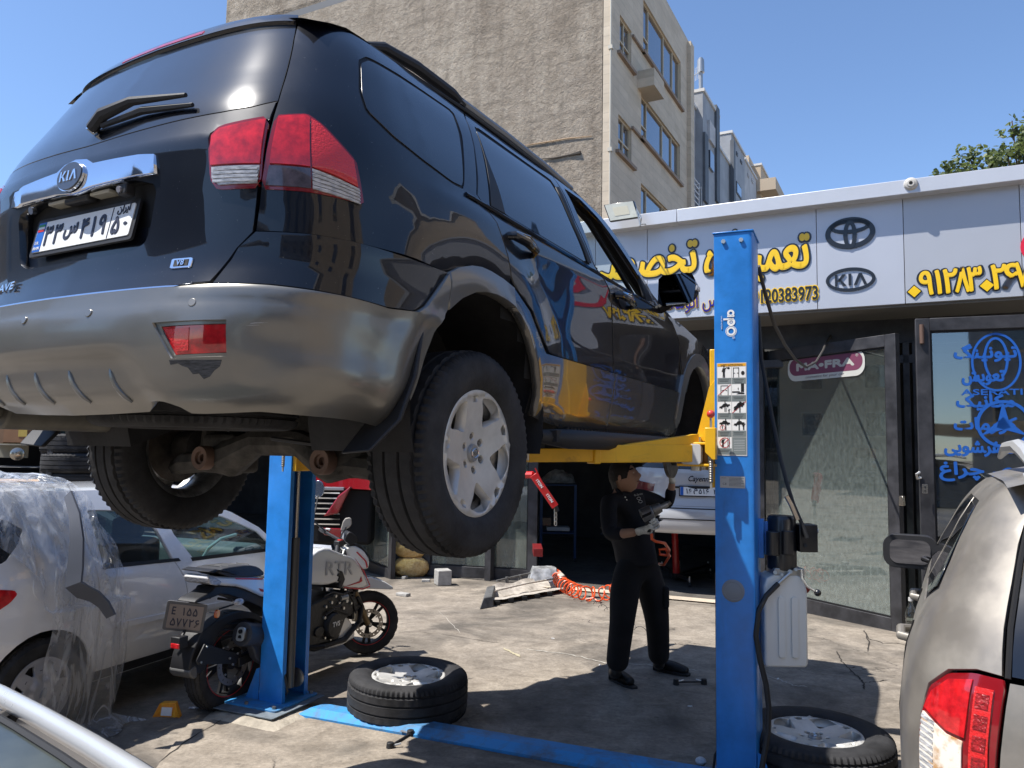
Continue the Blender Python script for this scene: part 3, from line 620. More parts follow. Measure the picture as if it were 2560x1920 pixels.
# --- wheels
def tyre_prof(Rt, Wt, rr):
    h = Wt/2; P = [(rr, -h*.80), (rr+.012, -h*.90), (rr+(Rt-rr)*.35, -h*1.0), (rr+(Rt-rr)*.72, -h*.985), (Rt-.022, -h*.93), (Rt-.008, -h*.83)]
    xs = [-.66, -.60, -.30, -.24, -.04, .04, .24, .30, .60, .66]; r_ = Rt
    P += [(Rt-.003, -h*.70), (Rt-.014, -h*.67), (Rt-.014, -h*.60), (Rt, -h*.57), (Rt, -h*.28), (Rt-.011, -h*.26), (Rt-.011, -h*.20), (Rt+.001, -h*.18)]
    P = P+[(a, -b) for a, b in reversed(P)]
    return P
TM = {}
def make_tyre(parent, Rt=.3875, Wt=.265, rr=.236, ax=(0, 1, 0), c=(0, 0, 0), n=150):
    P = tyre_prof(Rt, Wt, rr); k0 = 3; m_ = len(P)
    def fn(i, k, r, h):
        if k % 2 == 0 and i in (4, 5, 6, m_-5, m_-6, m_-7): return r-.010, h*.985
        if i in (9, m_-10) and k % 4 == 0: return r-.006, h*1.03
        return r, h
    key = (Rt, Wt, rr, tuple(ax), n)
    if key in TM: o = bpy.data.objects.new('tyre', TM[key]); C.objects.link(o); o.parent = parent; return o
    o = MB().lathe(P, c, ax, n, fn).build('tyre', tyre_m, parent, smooth=50); TM[key] = o.data; return o
def spoke_wheel(parent, r0=.236, rl=.22, ns=5, nl=6, ax=1, dish=.030, mt=None):
    """alloy wheel, axis local y, outer face towards -y"""
    mt = mt or alloy; holes = []; pock = []; per = math.pi*2/ns
    for k in range(ns):
        q0 = per*(k+.5)+R(90)
        tri = [(.108, 0), (.130, .17), (.165, .27), (.196, .365), (.210, .36), (.219, .15), (.221, 0), (.219, -.15), (.210, -.36), (.196, -.365), (.165, -.27), (.130, -.17)]
        holes.append(chaikin([(r*math.cos(q0+a), r*math.sin(q0+a)) for r, a in tri], 1))
        q1 = per*k+R(90); pk = [(.192, -.070), (.192, .070), (.215, .115), (.218, 0), (.215, -.115)]
        pock.append([(r*math.cos(q1+a), r*math.sin(q1+a)) for r, a in pk])
    lug = [[(.0635*math.cos(a)+.0165*math.cos(b), .0635*math.sin(a)+.0165*math.sin(b)) for b in [2*math.pi*i/14 for i in range(14)]] for a in [2*math.pi*j/nl+R(90) for j in range(nl)]]
    def Sf(x, z):
        r = math.hypot(x, z); d = -dish*(1-sstep(.05, .215, r))*-1*-1
        return V((x, -.108+dish*sstep(.0, 1, 1-min(1, r/.215))-.012*hum(r, .226, .008), z))
    out = ell(.2375, .2375, 96)
    o = surf_patch(Sf, out, 'rim', mt, parent, depth=.045, holes=holes+pock+lug, g=.022, flip=1)
    b = MB(); b.lathe([(.2365, -.098), (.232, -.06), (.205, -.04), (.195, .02), (.20, .07), (.225, .10), (.236, .106)], (0, 0, 0), (0, 1, 0), 64); b.build('rim_barrel', barrel, o)
    b = MB()
    for pk in pock: 
        b.prism([(x*.98, z*.98) for x, z in pk], (0, -.093, 0), (1, 0, 0), (0, 0, 1), (0, .006, 0))
    b.build('spoke_pocket', mt, o)
    for j in range(nl):
        a = 2*math.pi*j/nl+R(90); x, z = .0635*math.cos(a), .0635*math.sin(a); MB().cyl((x, -.045, z), (x, -.083, z), .0105, .009, 6).build('lug_nut', mat('dull steel', (.25, .24, .22), .4, metal=.8), o)
    MB().prism(ell(.022, .022, 6), (0, -.046, 0), (1, 0, 0), (0, 0, 1), (0, .01, 0)); 
    MB().lathe([(0, -.096), (.030, -.093), (.0345, -.086), (.0345, -.06)], (0, 0, 0), (0, 1, 0), 32).build('centre_cap', mat('grey cap', (.33, .33, .33), .35, metal=.5), o)
    MB().lathe([(.020, 0), (.0225, .0015), (.025, 0)], (0, -.0965, 0), (0, -1, 0), 40).build('emblem_ring', chrome, o).scale = (1, 1, .72)
    e = kia((0, -.0965, 0), (1, 0, 0), (0, 0, 1), .032, chrome, o, .002, 'emblem')
    return o
def wheel(name, parent, loc, rot=(0, 0, 0), brake=True):
    w = bpy.data.objects.new(name, None); C.objects.link(w); w.parent = parent; w.location = loc; w.rotation_euler = rot
    make_tyre(w); spoke_wheel(w)
    return w
hub_z = .3875-.13
w0_ = MB(); 
def suv_wheel(x, y, side):
    """tyre is the part; rim its piece"""
    t = make_tyre(suv); t.name = 'wheel'; t.location = (x, y, hub_z); t.rotation_euler = (0, 0, 0 if side > 0 else math.pi); return t
def rim_on(t):
    pass
rimproto = None
for y in (-.74, .74):
    q_ = MB().lathe([(0, -.012), (.160, -.012), (.160, .012), (0, .012)], (2.895, y, hub_z), (0, 1, 0), 40).build('brake_disc', mat('brake disc', (.16, .14, .12), .5, metal=.7, var=.3, vscale=20), suv); MB().cyl((2.895, y-.05, hub_z), (2.895, y+.05, hub_z), .07, n=24).build('wheel_hub', under, q_); MB().tube([(2.895, y*.9, hub_z), (2.86, y*.82, .62), (2.88, y*.8, .80)], [.05, .03, .04], 10).build('front_strut', under, suv)
for x, y, sd, rot in ((0, -.80, 1, R(-8)), (0, .80, -1, R(30))):
    t = suv_wheel(x, y, sd); t.rotation_euler = (0, rot, 0 if sd > 0 else math.pi)
    r_ = spoke_wheel(t) if rimproto is None else copy_tree(rimproto, t)
    if rimproto is None: rimproto = r_
    MB().lathe([(0, -.01), (.165, -.01), (.165, .014), (0, .014)], (0, 0, 0), (0, 1, 0), 40).build('brake_disc', mat('brake disc', (.16, .14, .12), .5, metal=.7, var=.3, vscale=20), t)
    MB().box((.13 if sd > 0 else -.13, -.0, .03), (.07, .09, .17)).build('brake_caliper', under, t, bevel=.012)
# mud flaps, side step, under-body
for sg in (1, -1):
    b = MB(); fl_ = [(-.455, -.0, .66), (-.50, 0, .50), (-.56, 0, .36), (-.66, 0, .26)]
    vs = []
    for (x, _, z), (yo, yi) in zip(fl_, ((.965, .90), (.975, .86), (.965, .81), (.93, .80))): vs += [V((x, -sg*yo, z)), V((x+.02, -sg*yi, z-.01))]
    n_ = len(vs); vs += [p+V((.018, 0, -.002)) for p in vs]
    fs = [(2*i, 2*i+1, 2*i+3, 2*i+2) for i in range(3)]+[(n_+2*i+2, n_+2*i+3, n_+2*i+1, n_+2*i) for i in range(3)]
    b.add(vs, fs+[(0, 2, n_+2, n_), (2, 4, n_+4, n_+2), (4, 6, n_+6, n_+4), (1, n_+1, n_+3, 3), (3, n_+3, n_+5, 5), (5, n_+5, n_+7, 7), (6, 7, n_+7, n_+6), (0, n_, n_+1, 1)])
    b.build('mud_flap', rub, suv, bevel=.008)
    b = MB(); b.tube([(.50, -sg*.91, .335), (.62, -sg*.985, .325), (1.4, -sg*.995, .325), (2.2, -sg*.985, .325), (2.36, -sg*.90, .335)], [.03, .045, .045, .045, .03], 10); b.box((1.45, -sg*.86, .335), (1.85, .24, .05))
    sb = b.build('side_step', rub, suv, smooth=40)
    g_ = MB()
    for k in range(44): g_.box((.62+k*.038, -sg*.965, .371), (.018, .05, .006))
    tag(g_.build('tread_stud', gask, sb), kind='stuff')
    # inner arch liner
    for xc in (0, 2.895):
        b = MB()
        P = [(xc+.475*math.cos(R(q)), .42+.475*math.sin(R(q))) for q in range(-20, 201, 11)]
        vs = [V((x, -sg*.94, z)) for x, z in P]+[V((x, -sg*.50, z)) for x, z in P]; n_ = len(P); b.add(vs, [(i, i+1, n_+i+1, n_+i) for i in range(n_-1)])
        vs = [V((xc, -sg*.50, .42))]+[V((x, -sg*.50, z)) for x, z in P]; b.add(vs, [(0, i+1, i+2) for i in range(n_-1)])
        b.build('arch_liner', mat('arch liner plastic', (.016, .016, .018), .75, var=.4, vscale=6, bump=.2, bscale=30), suv)
sw = make_tyre(suv, .365, .235, .225, (0, 0, 1), n=150); sw.name = 'spare_wheel'; sw.location = (-.545, -.02, .445)
MB().lathe([(0, -.02), (.06, -.03), (.12, -.035), (.19, -.06), (.222, -.092), (.226, -.10), (.205, -.02), (.2, .09)], (0, 0, 0), (0, 0, 1), 48).build('spare_rim', mat('pale steel rim', (.42, .42, .41), .5, metal=.3, var=.25, vscale=9), sw)
ub = MB(); ub.box((-.55, 0, .475), (.8, 1.5, .03)); 
for sg in (1, -1):
    ub.bar((-.98, -sg*.52, .45), (2.9, -sg*.50, .42), .07, .11)
    ub.tube([(-.95, -sg*.70, .44), (-.5, -sg*.72, .45), (-.2, -sg*.70, .48)], .04, 8)
ub.build('chassis_rail', under, suv, bevel=.01)
# rear suspension: cross-member, arms, hubs, exhaust
cm = MB(); cm.tube([(-.06, -.47, .36), (-.10, -.40, .225), (-.12, -.30, .205), (-.12, -.12, .285), (-.12, .12, .285), (-.12, .28, .215), (-.10, .40, .215), (-.06, .47, .36)], [.05, .075, .085, .055, .055, .085, .075, .05], 10)
cm.box((-.08, -.33, .235), (.16, .20, .17)); cm.box((-.08, .33, .235), (.16, .20, .17)); cm.box((.05, 0, .33), (.34, .42, .20))
cmo = cm.build('rear_crossmember', under, suv, bevel=.02)
for y in (-.34, .34): MB().lathe([(0, .016), (.014, .016), (.016, .0), (.026, -.002), (.028, -.014), (.048, -.016), (.052, -.006), (.052, .03)], (-.222, y, .215), (1, 0, 0), 24).build('arm_bushing', mat('rusty bolt', (.16, .10, .075), .6, metal=.4), cmo)
for sg in (1, -1):
    am = MB(); am.tube([(-.13, -sg*.40, .20), (-.12, -sg*.56, .19), (-.05, -sg*.72, .165)], [.045, .05, .04], 8); am.tube([(.12, -sg*.38, .30), (.06, -sg*.55, .30), (0, -sg*.70, hub_z)], .032, 8)
    am.tube([(.5, -sg*.45, .38), (.25, -sg*.6, .30), (.05, -sg*.70, .20)], .028, 8)
    am.build('control_arm', under, suv)
    MB().cyl((0, -sg*.62, hub_z), (0, -sg*.74, hub_z), .085, .075, 20).build('hub', under, suv)
    MB().cyl((.02, -sg*.60, hub_z-.02), (.03, -sg*.50, .55), .035, .05, 14).build('shock_absorber', under, suv)
    MB().cyl((.02, -sg*.26, .27), (.0, -sg*.70, hub_z), .022, n=10).build('drive_shaft', under, suv)
MB().tube([(1.6, .1, .36), (.6, .18, .33), (.35, .45, .36), (-.2, .62, .40), (-.75, .70, .40), (-.98, .70, .38)], .036, 12).build('exhaust_pipe', mat('dusty exhaust', (.12, .115, .10), .55, metal=.6, var=.3), suv)
MB().cyl((-.45, .66, .40), (-.86, .70, .40), .085, n=20).build('silencer', mat('dusty exhaust', (.1, .1, .1)), suv, bevel=.01)
MB().tube([(-.30, -.15, .30), (-.26, -.45, .27), (-.20, -.66, .36), (-.3, -.78, .44)], .009, 6).build('brake_hose', rub, suv)
MB().tube([(-.42, -.42, .44), (-.36, -.55, .40), (-.30, -.72, .40)], .012, 6).build('wiring_loom', rub, suv)
# ================================================================ GROUND
def ground_mat(name, base, dk, lt, seed=0):
    m = bpy.data.materials.new(name); m.use_nodes = True; nt = m.node_tree; N = nt.nodes; L = nt.links.new; b = N['Principled BSDF']; b.inputs['Roughness'].default_value = .88; b.inputs['Specular IOR Level'].default_value = .3
    g = N.new('ShaderNodeNewGeometry'); mp = N.new('ShaderNodeMapping'); mp.inputs['Location'].default_value = (seed, seed, 0); L(g.outputs['Position'], mp.inputs[0])
    def nz(sc_, det=8, ro=.6, dist=0):
        n = N.new('ShaderNodeTexNoise'); n.inputs['Scale'].default_value = sc_; n.inputs['Detail'].default_value = det; n.inputs['Roughness'].default_value = ro; n.inputs['Distortion'].default_value = dist; L(mp.outputs[0], n.inputs['Vector']); return n.outputs[0]
    def ramp(src, p0, c0, p1, c1):
        r = N.new('ShaderNodeValToRGB'); r.color_ramp.elements[0].position = p0; r.color_ramp.elements[1].position = p1
        r.color_ramp.elements[0].color = (*c0, 1) if len(c0) == 3 else c0; r.color_ramp.elements[1].color = (*c1, 1); L(src, r.inputs[0]); return r.outputs[0]
    def mix(f, a, b_, mode='MIX', fac=None):
        x = N.new('ShaderNodeMix'); x.data_type = 'RGBA'; x.blend_type = mode
        if f is None: x.inputs[0].default_value = fac
        else: L(f, x.inputs[0])
        L(a, x.inputs[6]); L(b_, x.inputs[7]); return x.outputs[2]
    c = ramp(nz(1.3, 6), .3, dk, .7, base)
    c = mix(None, c, ramp(nz(38, 6, .7), .25, (.55, .54, .52), .75, (1.3, 1.28, 1.25)), 'MULTIPLY', .75)
    c = mix(None, c, ramp(nz(6, 8, .65, .6), .35, (.72, .70, .68), .65, (1.12, 1.11, 1.10)), 'MULTIPLY', 1)
    oil = ramp(nz(.85, 5, .6, .8), .47, (0, 0, 0), .63, (1, 1, 1)); rr = N.new('ShaderNodeRGB'); rr.outputs[0].default_value = (.05, .046, .042, 1)
    f_ = N.new('ShaderNodeMath'); f_.operation = 'MULTIPLY'; f_.inputs[1].default_value = .66; L(oil, f_.inputs[0]); c = mix(f_.outputs[0], c, rr.outputs[0])
    spot = ramp(nz(9, 3, .5, .2), .70, (0, 0, 0), .74, (1, 1, 1)); f2 = N.new('ShaderNodeMath'); f2.operation = 'MULTIPLY'; f2.inputs[1].default_value = .5; L(spot, f2.inputs[0]); c = mix(f2.outputs[0], c, rr.outputs[0])
    wht = ramp(nz(3.1, 12, .75, 2.5), .655, (0, 0, 0), .68, (1, 1, 1)); w_ = N.new('ShaderNodeRGB'); w_.outputs[0].default_value = (*lt, 1); f3 = N.new('ShaderNodeMath'); f3.operation = 'MULTIPLY'; f3.inputs[1].default_value = .35; L(wht, f3.inputs[0]); c = mix(f3.outputs[0], c, w_.outputs[0])
    vo = N.new('ShaderNodeTexVoronoi'); vo.feature = 'DISTANCE_TO_EDGE'; vo.inputs['Scale'].default_value = .55
    dn = N.new('ShaderNodeTexNoise'); dn.inputs['Scale'].default_value = 2.2; dn.inputs['Detail'].default_value = 8; L(mp.outputs[0], dn.inputs['Vector'])
    vm = N.new('ShaderNodeVectorMath'); vm.operation = 'MULTIPLY_ADD'; vm.inputs[1].default_value = (.9, .9, .9); L(dn.outputs['Color'], vm.inputs[0]); L(mp.outputs[0], vm.inputs[2]); L(vm.outputs[0], vo.inputs['Vector'])
    ck = ramp(vo.outputs['Distance'], .0, (1, 1, 1), .007, (0, 0, 0)); k2 = N.new('ShaderNodeMath'); k2.operation = 'MULTIPLY'; L(ck, k2.inputs[0]); L(ramp(nz(.7, 2), .50, (0, 0, 0), .60, (1, 1, 1)), k2.inputs[1]); k3 = N.new('ShaderNodeMath'); k3.operation = 'MULTIPLY'; k3.inputs[1].default_value = .8; L(k2.outputs[0], k3.inputs[0])
    c = mix(k3.outputs[0], c, rr.outputs[0]); L(c, b.inputs['Base Color'])
    bp = N.new('ShaderNodeBump'); bp.inputs['Strength'].default_value = .55; bp.inputs['Distance'].default_value = .012
    ad = N.new('ShaderNodeMath'); ad.operation = 'MULTIPLY_ADD'; ad.inputs[1].default_value = .5; L(nz(60, 5, .7), ad.inputs[0]); L(nz(7, 6), ad.inputs[2]); sb = N.new('ShaderNodeMath'); sb.operation = 'SUBTRACT'; L(ad.outputs[0], sb.inputs[0]); L(k2.outputs[0], sb.inputs[1]); L(sb.outputs[0], bp.inputs['Height']); L(bp.outputs[0], b.inputs['Normal'])
    return m
conc = ground_mat('workshop concrete', (.335, .298, .252), (.23, .205, .176), (.55, .52, .47))
conc2 = ground_mat('apron concrete', (.36, .318, .265), (.25, .222, .188), (.6, .57, .5), 7)
def sheet(name, pts, up, m, g=.5):
    """ground sheet following the slope, cut to an outline"""
    ov, tr, lo = flat(pts, (), g); b = MB(); b.add([(x, y, gz(x, y)+up) for x, y in ov], tr)
    L = lo[0]; base = [V((ov[i][0], ov[i][1], gz(*ov[i])+up)) for i in L]; n = len(L); b.add(base+[p-V((0, 0, .06)) for p in base], [(i, (i+1) % n, (i+1) % n+n, i+n) for i in range(n)])
    return tag(b.build(name, m, smooth=0), kind='structure')
b = MB(); ys = [-700, -3, -1, 1, 3, 5, 7, 9, 11, 13, 700]
for y0, y1 in zip(ys, ys[1:]): b.add([(-700, y0, gz(0, y0)), (700, y0, gz(0, y0)), (700, y1, gz(0, y1)), (-700, y1, gz(0, y1))], [(0, 1, 2, 3)])
tag(b.build('ground', conc, smooth=0), kind='structure')
P1 = [gp(x, y) for x, y in ((470, 1815), (560, 1800), (650, 1816), (770, 1800), (1640, 1960), (2300, 2300), (400, 2300), (300, 2050))]
sheet('apron_slab', [(p.x, p.y) for p in P1], .012, conc2, .35)
# lumpy mortar bed under the far post
A_, B_, C_, D_ = gp(500, 1800), gp(690, 1845), gp(830, 1768), gp(560, 1748)
def lump(u, v):
    p = A_*(1-u)*(1-v)+B_*u*(1-v)+C_*u*v+D_*(1-u)*v; e = min(u, 1-u, v, 1-v)*5; e = min(1, e)
    return V((p.x, p.y, gz(p.x, p.y)+.042*e**.6+.010*noise.noise(p*9)*e+.004*noise.noise(p*40)-.01))
tag(MB().grid(lump, 40, 26).build('mortar_bed', mat('rough mortar', (.36, .32, .26), .95, var=.25, vscale=9, bump=.8, bscale=35)), kind='structure')
def floor_line(name, pts, wd, m_, up, seed=0):
    rd = random.Random(seed); P_ = []
    for a, b_ in zip(pts, pts[1:]):
        for k in range(6): q = V(a).lerp(V(b_), k/6); P_.append((q.x+rd.uniform(-2.2, 2.2), q.y+rd.uniform(-1.2, 1.2)))
    G = [gp(x, y) for x, y in P_]; b = MB(); vs = []
    for i, p in enumerate(G): d = (G[min(i+1, len(G)-1)]-G[max(i-1, 0)]); d.z = 0; d.normalize(); s_ = V((d.y, -d.x, 0))*wd*rd.uniform(.3, 1)*(.2 if i in (0, len(G)-1) else 1); vs += [p+s_+UP*up, p-s_+UP*up]
    return tag(b.add(vs, [(2*i, 2*i+1, 2*i+3, 2*i+2) for i in range(len(G)-1)]).build(name, m_, smooth=0), kind='structure')
ckm = mat('crack shadowed dirt', (.035, .03, .026), .95); chm = mat('pale scrape', (.40, .375, .33), .9, var=.3, vscale=20)
cv = lambda L, ox, oy, s_=2.304: [(ox+a/s_, oy+b_/s_) for a, b_ in L]
for i, L in enumerate(([(1130, 985), (1160, 1045), (1210, 1095), (1260, 1140), (1290, 1170), (1292, 1215)], [(1290, 1170), (1350, 1165), (1450, 1150)], [(1288, 865), (1315, 915), (1400, 940), (1570, 948)], [(1300, 880), (1318, 940), (1308, 1000)], [(1195, 1085), (1250, 1078)])): floor_line('floor_crack', cv(L, 1600, 1200), .008, ckm, .004, i)
for i, L in enumerate(([(400, 865), (700, 890), (950, 930), (1050, 940)], [(690, 1345), (480, 1500)], [(2040, 940), (2120, 960)])): floor_line('floor_crack', cv(L, 800, 1200), .005, ckm, .0045, 20+i)
floor_line('floor_scrape', cv([(1170, 975), (1350, 995), (1500, 1020), (1640, 1055), (1880, 1065), (2070, 1090), (2212, 1100)], 800, 1200), .012, chm, .004, 40); floor_line('floor_scrape', cv([(1060, 970), (1110, 1000), (1170, 1025)], 800, 1200), .02, mat('dried putty', (.42, .37, .25), .9), .005, 41)
floor_line('floor_scrape', cv([(680, 755), (760, 830), (820, 900)], 800, 1200), .004, chm, .004, 42); floor_line('apron_joint', [(1075, 1925), (1010, 1850), (470, 1815)][0:0]+[(560, 1802), (470, 1855), (380, 1925)], .006, ckm, .014, 43)
floor_line('floor_scrape', cv([(720, 1130), (800, 1150), (880, 1185), (980, 1195)], 1600, 1200), .010, chm, .004, 44)
th = FN
tag(MB().grid(lambda u, v: (lambda p: V((p.x, p.y, gz(p.x, p.y)+.018)))(fp(-5+16*u, 9.78+.27*v, 0)), 20, 1).build('doorstep', mat('worn stone step', (.50, .42, .33), .85, var=.2, vscale=3, bump=.3)), kind='structure')
# ================================================================ TWO-POST LIFT
lb = mat('lift blue paint', (.022, .215, .64), .36, var=.16, vscale=5.5, bump=.05, bscale=180, coat=.25, coatr=.2, rvar=.08)
def wear(m, grime, amt, sc_=3.0, thr=(.52, .70), st=(1, 1, .3)):
    nt = m.node_tree; N = nt.nodes; L = nt.links.new; b = N['Principled BSDF']; src = b.inputs['Base Color'].links[0].from_socket; tc = N.new('ShaderNodeTexCoord')
    def lay(src, scale, stv, p0, p1, col, f):
        mp = N.new('ShaderNodeMapping'); mp.inputs['Scale'].default_value = stv; L(tc.outputs['Object'], mp.inputs[0]); n = N.new('ShaderNodeTexNoise'); n.inputs['Scale'].default_value = scale; n.inputs['Detail'].default_value = 12; n.inputs['Roughness'].default_value = .72; n.inputs['Distortion'].default_value = .8; L(mp.outputs[0], n.inputs[0])
        r = N.new('ShaderNodeMapRange'); r.inputs[1].default_value = p0; r.inputs[2].default_value = p1; r.inputs[4].default_value = f; L(n.outputs[0], r.inputs[0]); x = N.new('ShaderNodeMix'); x.data_type = 'RGBA'; L(r.outputs[0], x.inputs[0]); L(src, x.inputs[6]); x.inputs[7].default_value = (*col, 1); return x.outputs[2]
    s_ = lay(src, sc_, st, thr[0], thr[1], grime, amt); s_ = lay(s_, sc_*9, (1, 1, .7), .70, .73, grime, .85*min(1, amt*2)); L(s_, b.inputs['Base Color'])
wear(lb, (.03, .05, .08), .35)
lbd = mat('lift blue floor paint', (.045, .28, .62), .5, var=.2, vscale=5, col2=(.10, .13, .16), thr=(.50, .78), bump=.1)
yl = mat('lift yellow paint', (.78, .43, .012), .42, var=.12, vscale=4, coat=.2, coatr=.2, bump=.03, bscale=60)
wear(lbd, (.12, .12, .11), .75, 4, (.48, .66), (1, 1, 1)); wear(yl, (.16, .10, .03), .5, 5, (.56, .72), (1, 1, 1))
stl = mat('zinc bolt', (.55, .55, .52), .35, metal=.8)
pg = mat('light grey plastic', (.50, .50, .50), .45)
blkp = mat('black enamel', (.012, .012, .014), .3, coat=.5, coatr=.15)
wht = mat('white vinyl', (.80, .80, .78), .4); grv = mat('grey vinyl', (.18, .21, .21), .5); redv = mat('red vinyl', (.55, .02, .02), .5); orv = mat('orange vinyl', (.80, .38, .01), .5)
LY = R(24); LA = V((math.cos(LY), -math.sin(LY), 0)); LN = V((math.sin(LY), math.cos(LY), 0)); PH = 2.86
q = at(1788, 1300, 3.98); RB = V((q.x, 3.98, gz(0, 3.98))); q = at(703, 1764, 5.08); LB = V((q.x, 5.08, gz(0, 5.08)+.045))
def logo(parent, o, X, Y, h):
    """the maker's mark a-p-o with a ring wheel, reading down the post"""
    Z = X.cross(Y)*.001; k = h/.075; b = MB()
    def ring(cx, cy, r0, r1, a0=0, a1=360, n=28):
        pts = [(cx+r1*math.cos(R(a0+(a1-a0)*i/n)), cy+r1*math.sin(R(a0+(a1-a0)*i/n))) for i in range(n+1)]; pi_ = [(cx+r0*math.cos(R(a0+(a1-a0)*i/n)), cy+r0*math.sin(R(a0+(a1-a0)*i/n))) for i in range(n+1)]
        v = [o+X*x*k+Y*y*k+Z for x, y in pts+pi_]; b.add(v, [(i, i+1, n+2+i, n+1+i) for i in range(n)])
    ring(.018, .020, .009, .020); b.add([o+X*x*k+Y*y*k+Z for x, y in ((.030, 0), (.040, 0), (.040, .040), (.030, .040))], [(0, 1, 2, 3)])
    ring(.070, .022, .010, .022); b.add([o+X*x*k+Y*y*k+Z for x, y in ((.047, -.022), (.057, -.022), (.057, .036), (.047, .036))], [(0, 1, 2, 3)]); ring(.070, .022, .0, .004)
    for a in range(0, 360, 60): ring(.070+.007*math.cos(R(a)), .022+.007*math.sin(R(a)), .0, .0016, n=8)
    ring(.122, .021, .015, .025); ring(.122, .021, .028, .031); 
    g = b.build('logo', wht, parent, world=True, smooth=0)
    text('®', .018*k, 'logo_mark', wht, g, o+X*.160*k+Y*.034*k+Z, X, Y, .0008)
    text('CAR LIFT SYSTEMS', .0095*k, 'logo_line', wht, g, o+X*.07*k+Y*-.032*k+Z, X, Y, .0008)
    return g
def post(sg, B0, label):
    t = thing('lift_post', label, 'lift post', B0, -LY, 'posts of the two-post car lift')
    P = lambda x, y, z: V((sg*x, y, z))
    t_ = .008; w, d, h = .196, .26, PH-B0.z
    # C-shaped column, one folded sheet: lips, rear and front plate, outer plate
    prof = [(0, .036), (0, 0), (.012, -.0), (w-.02, 0), (w-.006, .006), (w, .02), (w, d-.02), (w-.006, d-.006), (w-.02, d), (.0, d), (0, d-.036), (t_, d-.036), (t_, d-t_), (w-.02, d-t_), (w-t_-.004, d-.018), (w-t_, d-.03), (w-t_, .03), (w-t_-.004, .018), (w-.02, t_), (t_, t_), (t_, .036)]
    b = MB(); v0 = [P(x, y, .012) for x, y in prof]; v1 = [P(x, y, h) for x, y in prof]; n = len(prof)
    tri = delaunay_2d_cdt([V(p) for p in prof], [], [list(range(n))], 1, 1e-6)[2]
    b.add(v0+v1, [(i, (i+1) % n, (i+1) % n+n, i+n) for i in range(n)]+[tuple(i+n for i in f) for f in tri]); b.build('column', lb, t, smooth=30, bevel=.002)
    b = MB(); b.box(P(w/2, d/2, h+.004), (w+.012, d+.012, .008)); cp_ = b.build('top_plate', lb, t, bevel=.002)
    for x in (.05, .14): MB().cyl(P(x, -.012, h-.045), P(x, .004, h-.045), .012, n=6).build('bolt', stl, t)
    b = MB(); b.prism(rrect(.52, .42, .02, 4, sg*.20, .09), (0, 0, .006), (1, 0, 0), (0, 1, 0), (0, 0, .012)); bp = b.build('base_plate', lbd, t, bevel=.002); MB().prism(rrect(.66, .52, .01, 2, sg*.22, .05), (0, 0, .0), (1, 0, 0), (0, 1, 0), (0, 0, .006)).build('under_plate', mat('grey blue steel plate', (.16, .19, .22), .6, var=.3, vscale=8), t)
    for x, y in ((-.02, -.09), (.42, -.09), (.42, .27), (-.02, .27), (.20, -.095)):
        MB().cyl(P(x, y, .018), P(x, y, .034), .013, n=6).build('anchor_bolt', mat('dull steel', (.25, .24, .22)), bp)
    for y in (.006, d-.006):
        MB().prism([(sg*w, .018), (sg*(w+.115), .018), (sg*(w+.10), .03), (sg*(w+.025), .21), (sg*w, .22)], (0, y, 0), (1, 0, 0), (0, 0, 1), (0, .006 if y < .1 else -.006, 0)).build('gusset', lb, t, bevel=.001)
    # hydraulic ram, chain pulley and safety cable inside the channel
    MB().cyl(P(.012, .088, .10), P(.012, .088, 1.06), .028, n=20).build('cylinder', mat('grey steel tube', (.09, .09, .09), .45, metal=.5), t)
    MB().cyl(P(.012, .088, 1.06), P(.012, .088, 2.2), .014, n=14).build('piston_rod', mat('steel rod', (.42, .38, .33), .22, metal=.9), t)
    MB().lathe([(0, -.01), (.055, -.01), (.062, -.006), (.055, 0), (.062, .006), (.055, .01), (0, .01)], P(.03, .17, .14), (0, 1, 0), 24).build('pulley', mat('dull steel', (.2, .2, .2)), t)
    MB().tube([P(.03, .04, .24), P(-.01, .02, .17), P(-.02, .03, .09), P(.02, .05, .04), P(.06, .08, .03)], .007, 6).build('hydraulic_hose', rub, t)
    # yellow carriage
    b = MB(); b.box(P(-.012, d/2, 1.86), (.03, d-.03, .72)); b.box(P(.05, d/2, 1.86), (.10, d-.06, .70)); ca = b.build('carriage', yl, t, bevel=.004)
    MB().prism([(sg*.0, 1.74), (sg*-.105, 1.74), (sg*-.092, 1.77), (sg*-.030, 2.02), (sg*0, 2.06)], (0, .012, 0), (1, 0, 0), (0, 0, 1), (0, .010, 0)).build('carriage_gusset', yl, ca, bevel=.001)
    MB().prism([(sg*.0, 1.74), (sg*-.105, 1.74), (sg*-.092, 1.77), (sg*-.030, 2.02), (sg*0, 2.06)], (0, d-.022, 0), (1, 0, 0), (0, 0, 1), (0, .010, 0)).build('carriage_gusset', yl, ca, bevel=.001)
    hb = MB(); 
    for z in (1.725, 1.615): hb.box(P(-.085, .02, z), (.19, .20, .014)); hb.box(P(-.085, d-.02, z), (.19, .20, .014))
    hb.box(P(-.115, .14, 1.67), (.014, .30, .11)); hb.build('arm_bracket', yl, ca, bevel=.004)
    for y in (-.005, d+.005):
        MB().cyl(P(-.095, y, 1.585), P(-.095, y, 1.760), .026, n=20).build('arm_pin', stl, ca)
        MB().prism(rrect(.100, .105, .018, 4), P(-.105, -.090 if y < .1 else d+.090, 1.67), (1, 0, 0), (0, 0, 1), (0, .05 if y < .1 else -.05, 0)).build('pin_cover', pg, ca, bevel=.006)
        MB().prism([(-.028, .105), (.026, .105), (.026, -.055), (.008, -.055), (-.026, -.02)], P(-.005, -.11 if y < .1 else d+.11, 1.70), (sg, 0, 0), (0, 0, 1), (0, .05 if y < .1 else -.05, 0)).build('lock_block', yl, ca, bevel=.003)
        yy = -.088 if y < .1 else d+.088
